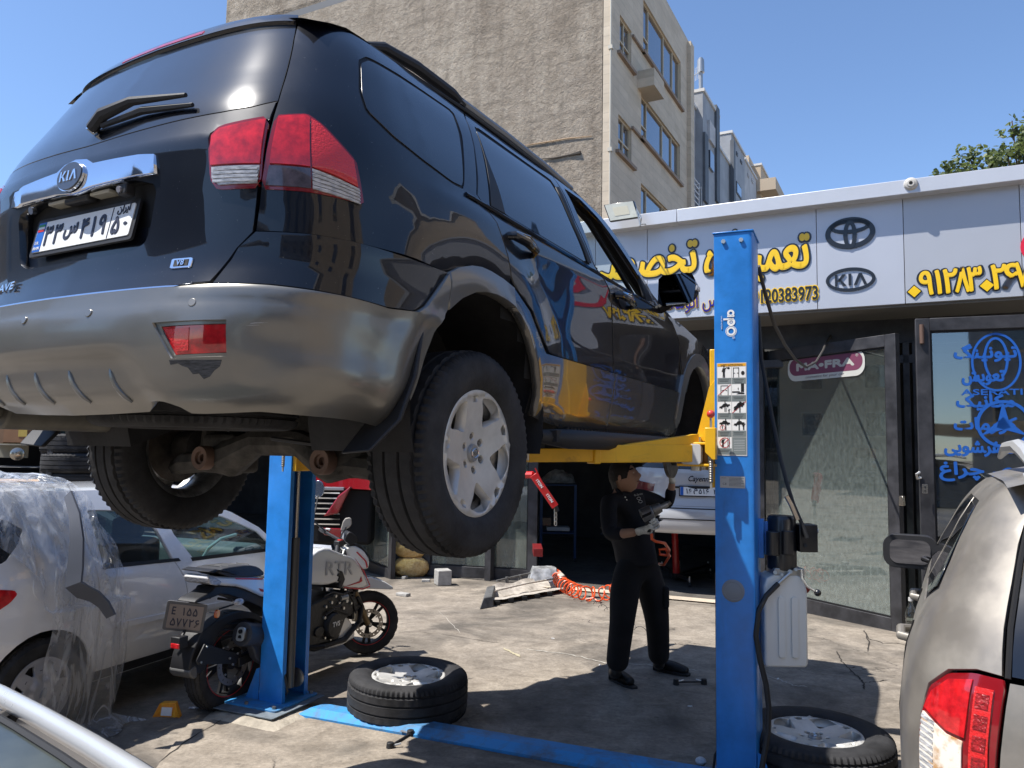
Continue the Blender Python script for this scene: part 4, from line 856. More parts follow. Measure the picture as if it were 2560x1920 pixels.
        lk = MB().cyl(P(-.005, yy, 1.50), P(-.005, yy, 1.86), .006, n=10).build('lock_rod', stl, ca)
        MB().lathe([(.009+.003*(k % 2), 1.53+k*.006) for k in range(20)], P(-.005, yy, 0), (0, 0, 1), 12).build('lock_spring', mat('dull steel', (.2, .2, .2)), lk)
        MB().ball(P(-.005, yy, 1.875), .021, 16).build('lock_knob', mat('red knob', (.60, .05, .04), .35, coat=.5), lk)
    return t, ca
rp, rca = post(1, RB, 'near blue lift post at the right, with safety sticker sheet and grey round cap')
lp, lca = post(-1, LB, 'far blue lift post standing between the motorcycle and the tyre on the floor')
def arm(parent, ca, p0, p1, name='lift_arm', pad=True, gus=True):
    """telescopic arm between two real points, pad under the sill"""
    p0, p1 = V(p0), V(p1); d = (p1-p0); L = d.length; d.normalize(); sd = d.cross(UP).normalized(); m_ = p0+d*(L*.62)
    s0 = MB().box((p0+m_)/2, (.085, (m_-p0).length, .088), (sd, d, UP)).build(name, yl, ca, world=True, bevel=.004)
    i_ = m_-d*.05; MB().box((i_+p1)/2+V((0, 0, -.006)), (.066, (p1-i_).length, .066), (sd, d, UP)).build('inner_arm', yl, s0, world=True, bevel=.004)
    MB().box(m_+V((0, 0, 0)), (.095, .035, .098), (sd, d, UP)).build('arm_collar', yl, s0, world=True, bevel=.005)
    MB().cyl(p1+V((0, 0, .02)), p1+V((0, 0, .075)), .05, n=24).build('lift_pad', rub, s0, world=True, bevel=.006)
    MB().cyl(p1+V((0, 0, -.03)), p1+V((0, 0, .03)), .03, n=20).build('pad_screw', stl, s0, world=True)
    if gus:
        a = p0+V((0, 0, .044)); MB().add([a+sd*.035, a-sd*.035, a+d*.42+sd*.035, a+d*.42-sd*.035, a+V((0, 0, .055))+sd*.035, a+V((0, 0, .055))-sd*.035], [(0, 1, 3, 2), (4, 5, 1, 0), (2, 3, 5, 4), (0, 2, 4), (1, 5, 3)]).build('arm_rib', yl, s0, world=True)
CARP = lambda x, y, z: V((-.915, 3.335, 1.4325))+V((math.sin(R(29.2)), math.cos(R(29.2)), 0))*x+V((-math.cos(R(29.2)), math.sin(R(29.2)), 0))*y+UP*z
wr = lambda B0, sg, x, y, z: B0+LA*(sg*x)+LN*y+UP*z
arm(rp, rca, wr(RB, 1, -.095, -.03, 1.675-.0), CARP(.80, -.69, .255)); arm(rp, rca, wr(RB, 1, -.095, .27, 1.675), CARP(2.25, -.66, .255), gus=False)
arm(lp, lca, wr(LB, -1, -.095, -.03, 1.675), CARP(.80, .69, .245)); arm(lp, lca, wr(LB, -1, -.095, .27, 1.675), CARP(2.25, .66, .245), gus=False)
# stickers on the near post
F0 = lambda px, py: onpl(px, py, LN, RB.dot(LN)-.0015)
o = F0(1812, 776); logo(rp, o+LA*.012, -UP, LA, .068)
a, b_ = F0(1792, 908), F0(1868, 1140); W_ = (b_-a).dot(LA); H_ = a.z-b_.z; c0 = a
def F1(u, v, up=.0): return c0+LA*(W_*u)-UP*(H_*v)-LN*up
sht = MB().hexa([F1(0, 1), F1(1, 1), F1(1, 1)-LN*.0008, F1(0, 1)-LN*.0008, F1(0, 0), F1(1, 0), F1(1, 0)-LN*.0008, F1(0, 0)-LN*.0008]).build('safety_sheet', mat('sheet grey', (.55, .55, .52), .5), rp, world=True, smooth=0)
def rect(nm, m_, u0, v0, u1, v1, up, par=sht): return MB().add([F1(u0, v1, up), F1(u1, v1, up), F1(u1, v0, up), F1(u0, v0, up)], [(0, 1, 2, 3)]).build(nm, m_, par, world=True, smooth=0)
rect('sheet_header', orv, .02, .008, .98, .038, .0014); text('SAFETY INSTRUCTIONS', .013, 'header_text', ink, sht, F1(.5, .024, .0018), LA, UP, .0004, wid=W_*.74)
pk = MB(); pr = MB()
def poly2(bm_, u, v, pts, s=.045): # picture-cell coordinates, x right, y up, one unit = s metres
    o_ = F1(u, v, .0022); n = len(pts); vv = [o_+LA*(x*s)+UP*(y*s) for x, y in pts]; tr = delaunay_2d_cdt([V(p) for p in pts], [], [list(range(n))], 1, 1e-6); bm_.add([o_+LA*(p.x*s)+UP*(p.y*s) for p in tr[0]], [tuple(f) for f in tr[2]])
def man(u, v, x=0, y=0, k=1):
    L = [[(-.05, .55), (.05, .55), (.08, .68), (0, .76), (-.08, .68)], [(-.14, .5), (.14, .5), (.30, .62), (.34, .56), (.16, .36), (.10, -.05), (.12, -.6), (.02, -.6), (0, -.1), (-.04, -.6), (-.14, -.6), (-.12, .0), (-.2, .1), (-.26, .06)]]
    for q_ in L: poly2(pk, u, v, [(x+a_*k, y+b_*k) for a_, b_ in q_])
def carp(u, v, y=0, tilt=0):
    q_ = [(-.6, -.1), (-.55, .08), (-.3, .12), (-.15, .3), (.2, .3), (.35, .12), (.58, .08), (.6, -.1)]; poly2(pk, u, v, [(a_, b_+y+a_*tilt) for a_, b_ in q_])
    for cx in (-.33, .35): poly2(pk, u, v, ell(.10, .10, 12, cx, -.12+y+cx*tilt))
def bar2(bm_, u, v, x0, y0, x1, y1, w=.05):
    dx, dy = x1-x0, y1-y0; L = math.hypot(dx, dy); nx, ny = -dy/L*w/2, dx/L*w/2; poly2(bm_, u, v, [(x0+nx, y0+ny), (x1+nx, y1+ny), (x1-nx, y1-ny), (x0-nx, y0-ny)])
for r_ in range(5):
    for c_ in range(2):
        u0 = .025+c_*.485; u1 = u0+.465; v0 = .045+r_*.1895; v1 = v0+.118; v2 = v0+.183
        if (r_, c_) == (4, 1): rect('caption_panel', grv, u0, v0, u1, v2, .0014); [rect('caption_line', mat('pale print', (.5, .52, .52), .5), u0+.05, v0+.03+k*.018, u1-.05, v0+.034+k*.018, .0018) for k in range(7)]; continue
        rect('picture_panel', wht, u0, v0, u1, v1, .0014); rect('caption_panel', grv, u0, v1+.002, u1, v2, .0014)
        for k in range(2+(r_+c_) % 2): rect('caption_line', mat('dark print', (.05, .055, .055), .5), u0+.05+.02*k, v1+.018+k*.016, u1-.07-.03*k, v1+.023+k*.016, .0018)
        u, v = (u0+u1)/2, (v0+v1)/2
        if (r_, c_) == (0, 0): man(u, v, -.05); poly2(pk, u, v, ell(.16, .12, 16, .45, .5))
        elif (r_, c_) == (0, 1): [bar2(pk, u, v, *q_, .07) for q_ in ((-.6, -.6, -.6, .55), (0, -.6, 0, .55), (-.6, .5, 0, .5), (-.6, -.1, -.4, -.1), (-.2, -.1, 0, -.1))]; poly2(pk, u, v, ell(.20, .24, 14, .45, -.1))
        elif (r_, c_) == (1, 0): [bar2(pk, u, v, *q_, .07) for q_ in ((-.4, -.6, -.4, .5), (.4, -.6, .4, .5), (-.4, .48, .4, .48), (-.3, -.1, .0, .0), (.1, .0, .3, -.1))]; bar2(pr, u, v, -.7, -.6, .7, .6, .06)
        elif (r_, c_) == (1, 1): bar2(pk, u, v, .40, -.25, .40, .72, .34); bar2(pk, u, v, -.75, -.25, .1, -.25, .16); poly2(pk, u, v, [(-.3, -.5), (.6, -.5), (.6, -.35), (.2, -.28), (-.1, -.4)]); poly2(pk, u, v, [(-.12, .1), (-.06, .3), (-.02, .1), (-.06, -.08)])
        elif (r_, c_) == (2, 0): carp(u, v, .15, .25); bar2(pk, u, v, .05, -.5, .05, .7, .10); bar2(pk, u, v, .22, -.5, .22, .0, .05); man(u, v, .5, -.45, .45)
        elif (r_, c_) == (2, 1): carp(u, v, .05, .55); carp(u, v, .25, .5); bar2(pk, u, v, .1, -.6, .1, .7, .12); bar2(pr, u, v, -.75, -.65, .75, .65, .06)
        elif (r_, c_) == (3, 0): carp(u, v, .2); bar2(pk, u, v, .12, -.6, .12, .72, .12); [bar2(pr, u, v, -.25+.27*math.cos(R(q_)), -.3+.27*math.sin(R(q_)), -.25+.27*math.cos(R(q_+24)), -.3+.27*math.sin(R(q_+24)), .05) for q_ in range(0, 360, 24)]; man(u, v, -.25, -.3, .3)
        elif (r_, c_) == (3, 1): carp(u, v, .15, .15); bar2(pk, u, v, .0, -.6, .0, .72, .12); man(u, v, .5, -.2, .6)
        else: man(u, v, -.2, -.05, .8); bar2(pk, u, v, .35, -.55, .35, .6, .07); bar2(pk, u, v, .5, -.55, .5, .6, .07); [bar2(pr, u, v, .0+.55*math.cos(R(q_)), .55*math.sin(R(q_)), .55*math.cos(R(q_+18)), .55*math.sin(R(q_+18)), .07) for q_ in range(0, 360, 18)]; bar2(pr, u, v, -.4, -.4, .4, .4, .07)
tag(pk.build('pictogram', mat('black print', (.01, .01, .01), .5), sht, world=True, smooth=0), kind='stuff'); tag(pr.build('prohibition_mark', redv, sht, world=True, smooth=0), kind='stuff')
a, b_ = F0(1800, 1190), F0(1863, 1221); c0 = a; W_ = (b_-a).dot(LA); H_ = a.z-b_.z
ce = rect('rating_plate', mat('brushed plate', (.45, .46, .47), .35, metal=.6), 0, 0, 1, 1, .001, rp); text('CE', .014, 'plate_text', ink, ce, F1(.19, .66, .0016), LA, UP, .0004, wid=.020)
for k in range(7): rect('plate_line', mat('dark print', (.05, .055, .055)), .36, .14+k*.11, .95-.1*(k % 2), .17+k*.11, .0016, ce)
text('MADE IN', .006, 'plate_text', ink, ce, F1(.16, .16, .0016), LA, UP, .0004)
o = F0(1833, 1477); MB().lathe([(0, .004), (.050, .004), (.056, .0)], o, -LN, 40).build('round_cap', mat('cap grey', (.20, .22, .25), .5), rp, world=True)
MB().lathe([(.042, .0045), (.044, .0055), (.046, .0045)], o, -LN, 40).build('cap_ring', mat('cap grey', (.2, .22, .25)), rp, world=True)
F2 = lambda px, py: onpl(px, py, LN, LB.dot(LN)-.0015)
o = F2(705, 1120)-LA*.02; logo(lp, o+LA*-.006+UP*.13, -UP, LA, .068)
# floor cover between the posts
fl = thing('floor_cover', 'low blue steel cable cover lying across the floor between the two lift posts', 'floor cover', (LB+RB)/2, -LY)
Lc = (RB-LB).length; dcv = (RB-LB).normalized(); ncv = V((-dcv.y, dcv.x, 0))
def cov(s_, y, z): p = LB+dcv*s_+ncv*y; return V((p.x, p.y, gz(p.x, p.y)+z))
prof = [(.0, .0), (.0, .006), (.07, .036), (.18, .036), (.25, .006), (.25, 0)]
b = MB(); S_ = [.16, .40, 1.0, 1.8, 2.6, Lc-.05]; vs = []
for i, s_ in enumerate(S_):
    for y, z in prof: yy = y; vs.append(cov(s_+(.12*(abs(y-.14)/.16-.6) if i == 0 else 0)*-1*(0 if i else 1), yy, max(.015, z+.014) if z else .0))
np_ = len(prof); b.add(vs, [(i*np_+j, (i+1)*np_+j, (i+1)*np_+j+1, i*np_+j+1) for i in range(len(S_)-1) for j in range(np_-1)]+[tuple(range(np_))])
b.build('cover_plate', lbd, fl, world=True, smooth=20)
# power unit on the near post
PU = 4.06; w_at = lambda px, py, Y=PU: at(px, py, Y)
pu = thing('power_unit', 'black electric pump with white oil tank and lever hanging on the near lift post', 'hydraulic pump', w_at(1970, 1450))
def BX(nm, m_, x0, y0, x1, y1, Y0, dp, par=pu, bev=.004):
    a, c = at(x0, y0, Y0), at(x1, y1, Y0); return MB().box(((a+c)/2)+LN*dp/2, (abs(c.x-a.x), dp, abs(a.z-c.z)), (V((1, 0, 0)), V((0, 1, 0)), UP)).build(nm, m_, par, world=True, bevel=bev)
br = MB(); c1 = w_at(1898, 1345); br.box(c1, (.05, .05, .20), (LA, LN, UP)); br.box(w_at(1925, 1345), (.10, .012, .17), (LA, LN, UP)); br.build('mounting_bracket', lb, pu, world=True, bevel=.003)
c = w_at(1955, 1420); mo = MB().lathe([(0, .27), (.062, .27), (.068, .26), (.072, .25), (.074, .0), (.060, -.01), (0, -.01)], c, UP, 32).build('motor', blkp, pu, world=True)
fins = MB(); 
for x, y in ((1932, 1358), (1968, 1356)): MB().cyl(w_at(x, y+30, PU-.06), w_at(x, y-30, PU-.06), .034, n=20).build('capacitor', blkp, pu, world=True, bevel=.004)
BX('switch_box', blkp, 1988, 1311, 2035, 1381, PU-.06, .10)
for x, y in ((2014, 1330), (2014, 1364)): MB().cyl(w_at(x, y, PU-.075), w_at(x, y, PU-.055), .009, n=14).build('switch_button', blkp, pu, world=True)
MB().cyl(w_at(2036, 1328, PU-.03), w_at(2044, 1328, PU-.03), .014, n=14).build('cable_gland', pg, pu, world=True)
BX('valve_block', mat('cast aluminium', (.42, .42, .40), .45, metal=.7, var=.2, vscale=30), 1922, 1420, 1998, 1450, PU-.06, .13)
for x, y, r_ in ((1938, 1431, .010), (1955, 1437, .008), (1975, 1430, .012), (1990, 1424, .009)): MB().cyl(w_at(x, y, PU-.085), w_at(x, y, PU-.05), r_, n=12).build('valve_fitting', stl, pu, world=True)
tk = MB(); pts = []
tp = [(-.105, 0), (-.11, .02), (-.11, .40), (-.095, .44), (-.06, .46), (.055, .46), (.075, .455), (.105, .40), (.11, .38), (.11, .02), (.10, 0)]
tb = w_at(1970, 1660)
tankm = mat('translucent white plastic', (.76, .76, .72), .38, var=.04, vscale=3)
tk.prism(tp, tb-LN*.075, (1, 0, 0), (0, 0, 1), (0, .15, 0)); tko = tk.build('oil_tank', tankm, pu, world=True, bevel=.018, segs=4)
for dx in (-.055, .012): MB().prism(rrect(.034, .30, .012), tb+V((dx, -.078-.0, .20))-LN*0, (1, 0, 0), (0, 0, 1), (0, .006, 0)).build('tank_groove', tankm, tko, world=True, bevel=.003)
MB().cyl(w_at(2007, 1466, PU-.04), w_at(2020, 1476, PU-.04), .019, n=16).build('filler_cap', mat('dark red cap', (.25, .03, .02), .5), tko, world=True)
lv = MB().tube([w_at(1992, 1424, PU-.07), w_at(2003, 1424, PU-.08), w_at(2005, 1445, PU-.09), w_at(2018, 1466, PU-.1), w_at(2040, 1480, PU-.1)], .006, 8).build('release_lever', stl, pu, world=True)
MB().ball(w_at(2044, 1482, PU-.1), .018, 14).build('lever_knob', blkp, lv, world=True)
fh = MB().cyl(w_at(1976, 1432, PU-.09), w_at(1945, 1460, PU-.09), .009, n=10).build('hose_end', stl, pu, world=True)
MB().tube([w_at(x, y, Y) for x, y, Y in ((1945, 1460, 3.97), (1915, 1490, 3.94), (1895, 1530, 3.92), (1890, 1590, 3.90), (1900, 1650, 3.88), (1915, 1710, 3.86), (1922, 1770, 3.84), (1920, 1830, 3.82), (1912, 1880, 3.80), (1902, 1935, 3.78))], .0135, 10).build('oil_hose', mat('hose rubber', (.02, .02, .021), .5), pu, world=True)
MB().tube([w_at(x, y, Y) for x, y, Y in ((1896, 790, 4.15), (1904, 900, 4.13), (1926, 1020, 4.1), (1950, 1140, 4.06), (1968, 1210, 4.02), (1984, 1262, 4.0), (2005, 1310, 3.98), (2018, 1345, 3.97))], .0105, 8).build('supply_cable', mat('hose rubber', (.02, .02, .021)), pu, world=True)
MB().tube([w_at(x, y, Y) for x, y, Y in ((1966, 1240, 3.995), (1978, 1262, 3.99), (1994, 1300, 3.98))], .0125, 8).build('cable_sleeve', mat('steel rod', (.4, .4, .4)), pu, world=True)
cb_ = MB().tube([at(x, y, Y) for x, y, Y in ((1896, 665, 4.2), (1912, 730, 4.3), (1935, 810, 4.6), (1962, 862, 5.2), (1990, 900, 6.0), (2015, 918, 6.8), (2040, 905, 7.6), (2058, 875, 8.4), (2066, 855, 9.0), (2080, 835, 9.4))], [.011]*7+[.012, .013, .014], 8).build('power_cable', mat('grey cable', (.06, .055, .05), .6), world=True)
tag(cb_, 'slack grey cable drooping from the near lift post to the shop front', 'cable')
# ================================================================ SHOP FRONT
DF, DS = 10.05, 9.2                       # distance of the shop front and of the sign plane along FN
acp = mat('white composite panel', (.52, .54, .59), .34, metal=.25, var=.05, vscale=.6, coat=.1, coatr=.3, detail=3)
acp2 = mat('white composite panel older', (.47, .485, .52), .34, metal=.25, var=.05, vscale=.6, coat=.1, coatr=.3, detail=3)
fcm = mat('fascia panel', (.56, .58, .62), .38, metal=.25, var=.05, vscale=1.2)
blf = mat('dark steel frame', (.045, .045, .05), .48, metal=.3, var=.35, vscale=5, bump=.06, bscale=80, col2=None, rvar=.1)
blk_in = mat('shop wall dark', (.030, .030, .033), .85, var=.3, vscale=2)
sofm = mat('soffit panel', (.15, .145, .135), .6)
yel = mat('yellow acrylic letters', (.88, .56, .01), .3, coat=.3); bk = mat('black acrylic', (.012, .012, .014), .3, coat=.4); nav = mat('navy acrylic', (.03, .015, .22), .35)
a_of = lambda p: p.dot(FA)
shop = thing('repair_shop', 'single-storey car repair shop with an open dark workshop behind its front', 'shop', fp(2, DF, -.14), -SY)
aL, aR = -24.0, 13.5
def FBX(nm, m_, a0, a1, d0, d1, z0, z1, par=shop, bev=.004): return MB().box(fp((a0+a1)/2, (d0+d1)/2, (z0+z1)/2), (abs(a1-a0), abs(d1-d0), abs(z1-z0)), (FA, FN, UP)).build(nm, m_, par, world=True, bevel=bev)
zs0, zs1 = 3.36, 4.62
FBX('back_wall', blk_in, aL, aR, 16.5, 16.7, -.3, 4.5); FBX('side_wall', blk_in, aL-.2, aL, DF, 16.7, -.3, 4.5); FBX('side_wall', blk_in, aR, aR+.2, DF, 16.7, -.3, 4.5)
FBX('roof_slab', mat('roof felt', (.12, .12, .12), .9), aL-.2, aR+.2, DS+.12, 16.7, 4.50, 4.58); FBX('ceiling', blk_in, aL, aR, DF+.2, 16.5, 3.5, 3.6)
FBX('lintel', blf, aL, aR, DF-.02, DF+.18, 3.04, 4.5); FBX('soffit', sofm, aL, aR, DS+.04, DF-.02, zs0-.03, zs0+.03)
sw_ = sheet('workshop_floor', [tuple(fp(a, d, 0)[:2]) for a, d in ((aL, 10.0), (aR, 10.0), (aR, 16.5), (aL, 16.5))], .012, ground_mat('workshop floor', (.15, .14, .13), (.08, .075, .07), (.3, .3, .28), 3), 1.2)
# sign
sign = thing('shop_sign', 'long white sign band with yellow lettering, a phone number and two car-maker emblems', 'sign', fp(2, DS, zs0), -SY)
seams = [a_of(fac(x, 700, DS)) for x in (1618, 2043, 2262, 2557)]
cuts = [aL, -18, -14, -10.8, -7.2, -3.6, seams[0]]+seams[1:]+[seams[-1]+1.3, seams[-1]+3.4, aR]
for i, (a0, a1) in enumerate(zip(cuts, cuts[1:])): FBX('sign_panel', acp2 if i in (8,) else acp, a0+.003, a1-.003, DS, DS+.05, zs0, zs1-.06, sign, .002)
FBX('sign_backing', mat('dark joint', (.06, .06, .07)), aL, aR, DS+.045, DS+.10, zs0-.01, zs1-.02, sign, 0)
af = [aL]+[a_of(fac(x, 500, DS)) for x in (1180, 1700)]+[a_of(fac(2600, 400, DS)), aR]
for a0, a1 in zip(af, af[1:]): FBX('fascia_panel', fcm, a0+.002, a1-.002, DS-.15, DS+.12, zs1-.10, zs1+.06, sign, .006)
def SP(px, py, out=.0): return fac(px, py, DS-out)
def sign_text(b, x0, x1, y, sz, cols, bold, nm, asp=1):
    a0, a1 = SP(x0, y), SP(x1, y); o = (a0+a1)/2; wd = (a1-a0).length; d_ = .005
    for k, (m_, bo) in enumerate(cols): text(b, sz, nm, m_, sign, o-FN*(.004+d_*k), FA, UP, .006, bold=bo, wid=wd)
sign_text('ﻩﺎﮕﺮﯿﻤﻌﺗ', 1764, 2021, 640, .62, ((bk, .034), (yel, .014)), 0, 'lettering')
sign_text('ﯽﺼﺼﺨﺗ', 1470, 1741, 668, .62, ((bk, .034), (yel, .014)), 0, 'lettering')
sign_text('09120383973', 1866, 2044, 738, .22, ((yel, .014), (bk, .003)), 0, 'phone_number')
sign_text('ﺕﺎﻣﻮﺗﺍ ﺲﮑﺑﺮﯿﮔ', 1655, 1868, 752, .26, ((yel, .010), (nav, .003)), 0, 'small_lettering')
def fa_number(b, x0, x1, y0, y1, h_):
    """Persian digits one by one; the 8 is an upturned 7"""
    n_ = len(b)
    for i, ch in enumerate(b):
        x = x0+(x1-x0)*(i+.5)/n_; y = y0+(y1-y0)*(i+.5)/n_; o = SP(x, y); w_ = {'۰': .09, '۱': .05}.get(ch, .14)*h_/.34; flip = ch == '۸'
        for k, (m_, bo) in enumerate(((bk, .022), (yel, .008))):
            if ch == '۰': MB().prism([(0, .055+bo), (.055+bo, 0), (0, -.055-bo), (-.055-bo, 0)], o-FN*(.004+.005*k)-UP*(h_*.30), FA, UP, -FN*.006).build('phone_digit', m_, sign, world=True); continue
            text('۷' if flip else ch, h_*1.35*(.62 if ch == '۰' else 1), 'phone_digit', m_, sign, o-FN*(.004+.005*k)-UP*(h_*.32 if ch == '۰' else 0), FA*(-1 if flip else 1), UP*(-1 if flip else 1), .006, bold=bo, wid=w_+bo*1.2)
fa_number('۰۹۱۲۸۳۰۲۶۷', 2270, 2572, 712, 686, .27)
def ring_on(par, o, X, Y, a, b_, wd, m_, dep=.012, nm='emblem_ring', n=64, a0=0, a1=360, fade=None):
    Z = X.cross(Y)*dep; mb = MB(); V0 = []; k = int(n*(a1-a0)/360)+1; full = (a1-a0 == 360)
    for i in range(k): q_ = R(a0+(a1-a0)*i/(k if full else k-1)); c_, s_ = math.cos(q_), math.sin(q_); V0 += [o+X*a*c_+Y*b_*s_, o+X*(a-wd)*c_+Y*(b_-wd)*s_]
    n_ = len(V0); V0 += [p+Z for p in V0]; fs = []
    for i in range(k if full else k-1):
        j = (i+1) % k; fs += [(2*i, 2*j, 2*j+1, 2*i+1), (n_+2*i, n_+2*i+1, n_+2*j+1, n_+2*j), (2*i, 2*j, n_+2*j, n_+2*i), (2*i+1, n_+2*i+1, n_+2*j+1, 2*j+1)]
    return mb.add(V0, fs).build(nm, m_, par, world=True)
o = SP(2125, 583); mx = (SP(2188, 583)-SP(2063, 583)).length/2; my = mx*.70
em = thing('oval_emblem', 'black overlapping-ovals car emblem above the KIA one on the sign', 'emblem', o, -SY)
ring_on(em, o, FA, UP, mx, my, .055, bk); ring_on(em, o+UP*my*.42, FA, UP, mx*.80, my*.46, .045, bk); ring_on(em, o-UP*.02-FN*.004, FA, UP, mx*.27, my*.90, .045, bk)
o = SP(2126, 699); mx = (SP(2188, 699)-SP(2064, 699)).length/2; my = mx*.53
em = thing('kia_emblem', 'black oval KIA emblem mounted on the white sign', 'emblem', o, -SY)
ring_on(em, o, FA, UP, mx, my, .035, bk); kia(o-FN*.002, FA, UP, mx*1.25, bk, em, .012, 'emblem_letters', world=True)
o = SP(2634, 612); em = thing('red_emblem', 'red oval emblem cut off at the right end of the sign', 'emblem', o, -SY); ring_on(em, o, FA, UP, .28, .22, .09, mat('red acrylic', (.7, .01, .04), .3, coat=.4)); 
o = fac(2277, 460, DS-.15); jb = thing('junction_box', 'round off-white cover box on the edge of the sign top', 'camera mount', o, -SY)
b = MB().lathe([(0, .045), (.035, .045), (.04, .035), (.055, .03), (.068, .012), (.070, 0), (0, 0)], o, -FN, 32).build('box_cover', mat('aged white plastic', (.52, .50, .46), .5), jb, world=True)
MB().cyl(o-FN*.04, o-FN*.047, .018, n=20).build('box_hole', dark, b, world=True)
for k in range(3): q_ = o+FA*.056*math.cos(R(30+120*k))+UP*.056*math.sin(R(30+120*k)); MB().cyl(q_-FN*.01, q_-FN*.026, .006, n=8).build('screw', mat('dull steel', (.2, .2, .2)), b, world=True)
# floodlight
c = [at(1474+27, 512, 9.2), at(1596, 500, 9.0), at(1600, 542, 9.0), at(1520, 553, 9.2)]
c = [fac(x, y, DS-.40) for x, y in ((1509, 512), (1584, 501), (1597, 543), (1524, 554))]
fd_ = thing('floodlight', 'square LED floodlight on a bracket at the left end of the sign', 'floodlight', c[3], -SY)
nf = (c[1]-c[0]).cross(c[3]-c[0]).normalized(); nf = -nf if nf.dot(FN) > 0 else nf
ctr = sum(c, V())/4; sh_ = lambda k, off: [ctr+(p-ctr)*k+nf*off for p in c]
def loopbox(lo, hi): return MB().hexa(lo+hi)
loopbox(sh_(1, -.05), sh_(1, 0)).build('housing', blkp, fd_, world=True, bevel=.006)
loopbox(sh_(.93, .0), sh_(.93, .004)).build('lamp_glass', mat('pale lamp glass', (.52, .53, .46), .25, coat=.6, var=.1, vscale=6), fd_, world=True); loopbox(sh_(.5, .004), sh_(.5, .007)).build('led_board', mat('led board', (.55, .53, .42), .4), fd_, world=True)
MB().tube([ctr+(c[1]-c[0])*.5-UP*.02, ctr+(c[1]-c[0])*.62-UP*.2, fac(1613, 560, DS-.15)], .008, 6).build('bracket', stl, fd_, world=True); MB().tube([ctr+(c[1]-c[0])*.5, ctr+(c[1]-c[0])*.66-UP*.12, fac(1600, 566, DS-.15)], .008, 6).build('bracket', stl, fd_, world=True)
# shop-front frames and fixed glazing
dgl = glassy('shop glass', (.55, .60, .58), refl=.10, dust=.10, dscale=5)
front = thing('storefront_frame', 'black steel shop-front frame with dark glazing right of the workshop opening', 'shopfront', fp(5, DF, -.14), -SY)
def post_at(px, w_=.09, d_=.12, z1=3.05, dist=DF, nm='frame_post', par=front, z0=None):
    a = a_of(fac(px, 1150, dist)); return FBX(nm, blf, a-w_/2, a+w_/2, dist-d_/2, dist+d_/2, -.2 if z0 is None else z0, z1, par)
for px in (1905, 2246, 2272, 2296, 2330, 2520): post_at(px, .07)
aw0, aw1 = a_of(fac(1905, 1150, DF)), aR
FBX('frame_rail', blf, aw0, aw1, DF-.06, DF+.06, 2.80, 2.90, front); FBX('frame_rail', blf, aw0, aw1, DF-.06, DF+.06, -.2, .02, front)
for x0, x1 in ((1905, 2246), (2330, 2520)):
    a0, a1 = a_of(fac(x0, 1150, DF)), a_of(fac(x1, 1150, DF)); FBX('glass_pane', dgl, a0+.03, a1-.03, DF-.004, DF+.004, .0, 2.82, front, 0)
a0 = a_of(fac(2520, 1150, DF)); FBX('glass_pane', dgl, a0+.03, aR-.1, DF-.004, DF+.004, .0, 2.82, front, 0)
for a in (-19, -16.5, -14, -11.4, -8.4, -5.6): FBX('frame_post', blf, a, a+.10, DF-.06, DF+.06, -.2, 3.05, front)
for px, py in ((2216, 885), (2210, 856), (2473, 795), (2065, 855), (1932, 858)): pass
# open doors
def door(label, b0, b1, ztop, glass, th_=.07, fw=.13, bot=.16, nm='glass_door'):
    """b0 -> b1 along the bottom edge on the ground"""
    b0 = V(b0); b1 = V(b1); z0 = min(b0.z, b1.z)+.02; X = V((b1.x-b0.x, b1.y-b0.y, 0)); W_ = X.length; X.normalize(); Nn = UP.cross(X); Hh = ztop-z0
    t = thing(nm, label, 'door', (b0.x, b0.y, z0), math.atan2(X.y, X.x))
    def bx(n_, m_, x0, x1, za, zb, d0, d1, bev=.004): return MB().box(((x0+x1)/2, (d0+d1)/2, (za+zb)/2), (x1-x0, d1-d0, zb-za)).build(n_, m_, t, bevel=bev)
    for x0, x1, za, zb in ((0, fw, 0, Hh), (W_-fw, W_, 0, Hh), (fw+.001, W_-fw-.001, 0, bot), (fw+.001, W_-fw-.001, Hh-fw, Hh)): bx('frame_bar', blf, x0, x1, za, zb, -th_/2, th_/2)
    for x0, x1, za, zb in ((fw, fw+.018, bot, Hh-fw), (W_-fw-.018, W_-fw, bot, Hh-fw), (fw+.018, W_-fw-.018, bot, bot+.018), (fw+.018, W_-fw-.018, Hh-fw-.018, Hh-fw)): bx('glazing_bead', gask, x0, x1, za, zb, -.018, .018, 0)
    bx('pane', glass, fw+.002, W_-fw-.002, bot+.002, Hh-fw-.002, -.003, .003, 0)
    return t, X, Nn, W_, Hh, z0
g1 = glassy('dusty door glass', (.62, .70, .67), refl=.17, dust=.46, dustcol=(.30, .34, .32), dscale=26, dstretch=(1, 1, .55))
g2 = glassy('door glass', (.50, .54, .54), refl=.18, dust=.08)
D1, X1_, N1_, W1_, H1_, Z1_ = door('tall black framed glass door standing open, MA-FRA sticker near its top', gp(1916, 1510), gp(2262, 1583), 3.02, g1)
dpl = lambda px, py: onpl(px, py, N1_, V(D1.location).dot(N1_)+(0.012 if N1_.dot(V((0, 1, 0))) < 0 else -.012))
sa, sb_ = dpl(1970, 915), dpl(2162, 915); so_ = (sa+sb_)/2; sw0 = (sb_-sa).length; Zs = -N1_ if N1_.dot(V((0, 1, 0))) > 0 else N1_
stc = MB().prism(rrect(sw0, sw0*.27, sw0*.11, 6), so_, X1_, UP, Zs*.001).build('sticker', mat('sticker pale', (.50, .50, .46), .4), D1, world=True)
MB().prism(rrect(sw0*.95, sw0*.185, sw0*.09, 6, 0, .018), so_+Zs*.0015, X1_, UP, Zs*.001).build('sticker_field', mat('sticker plum', (.16, .045, .085), .4), stc, world=True)
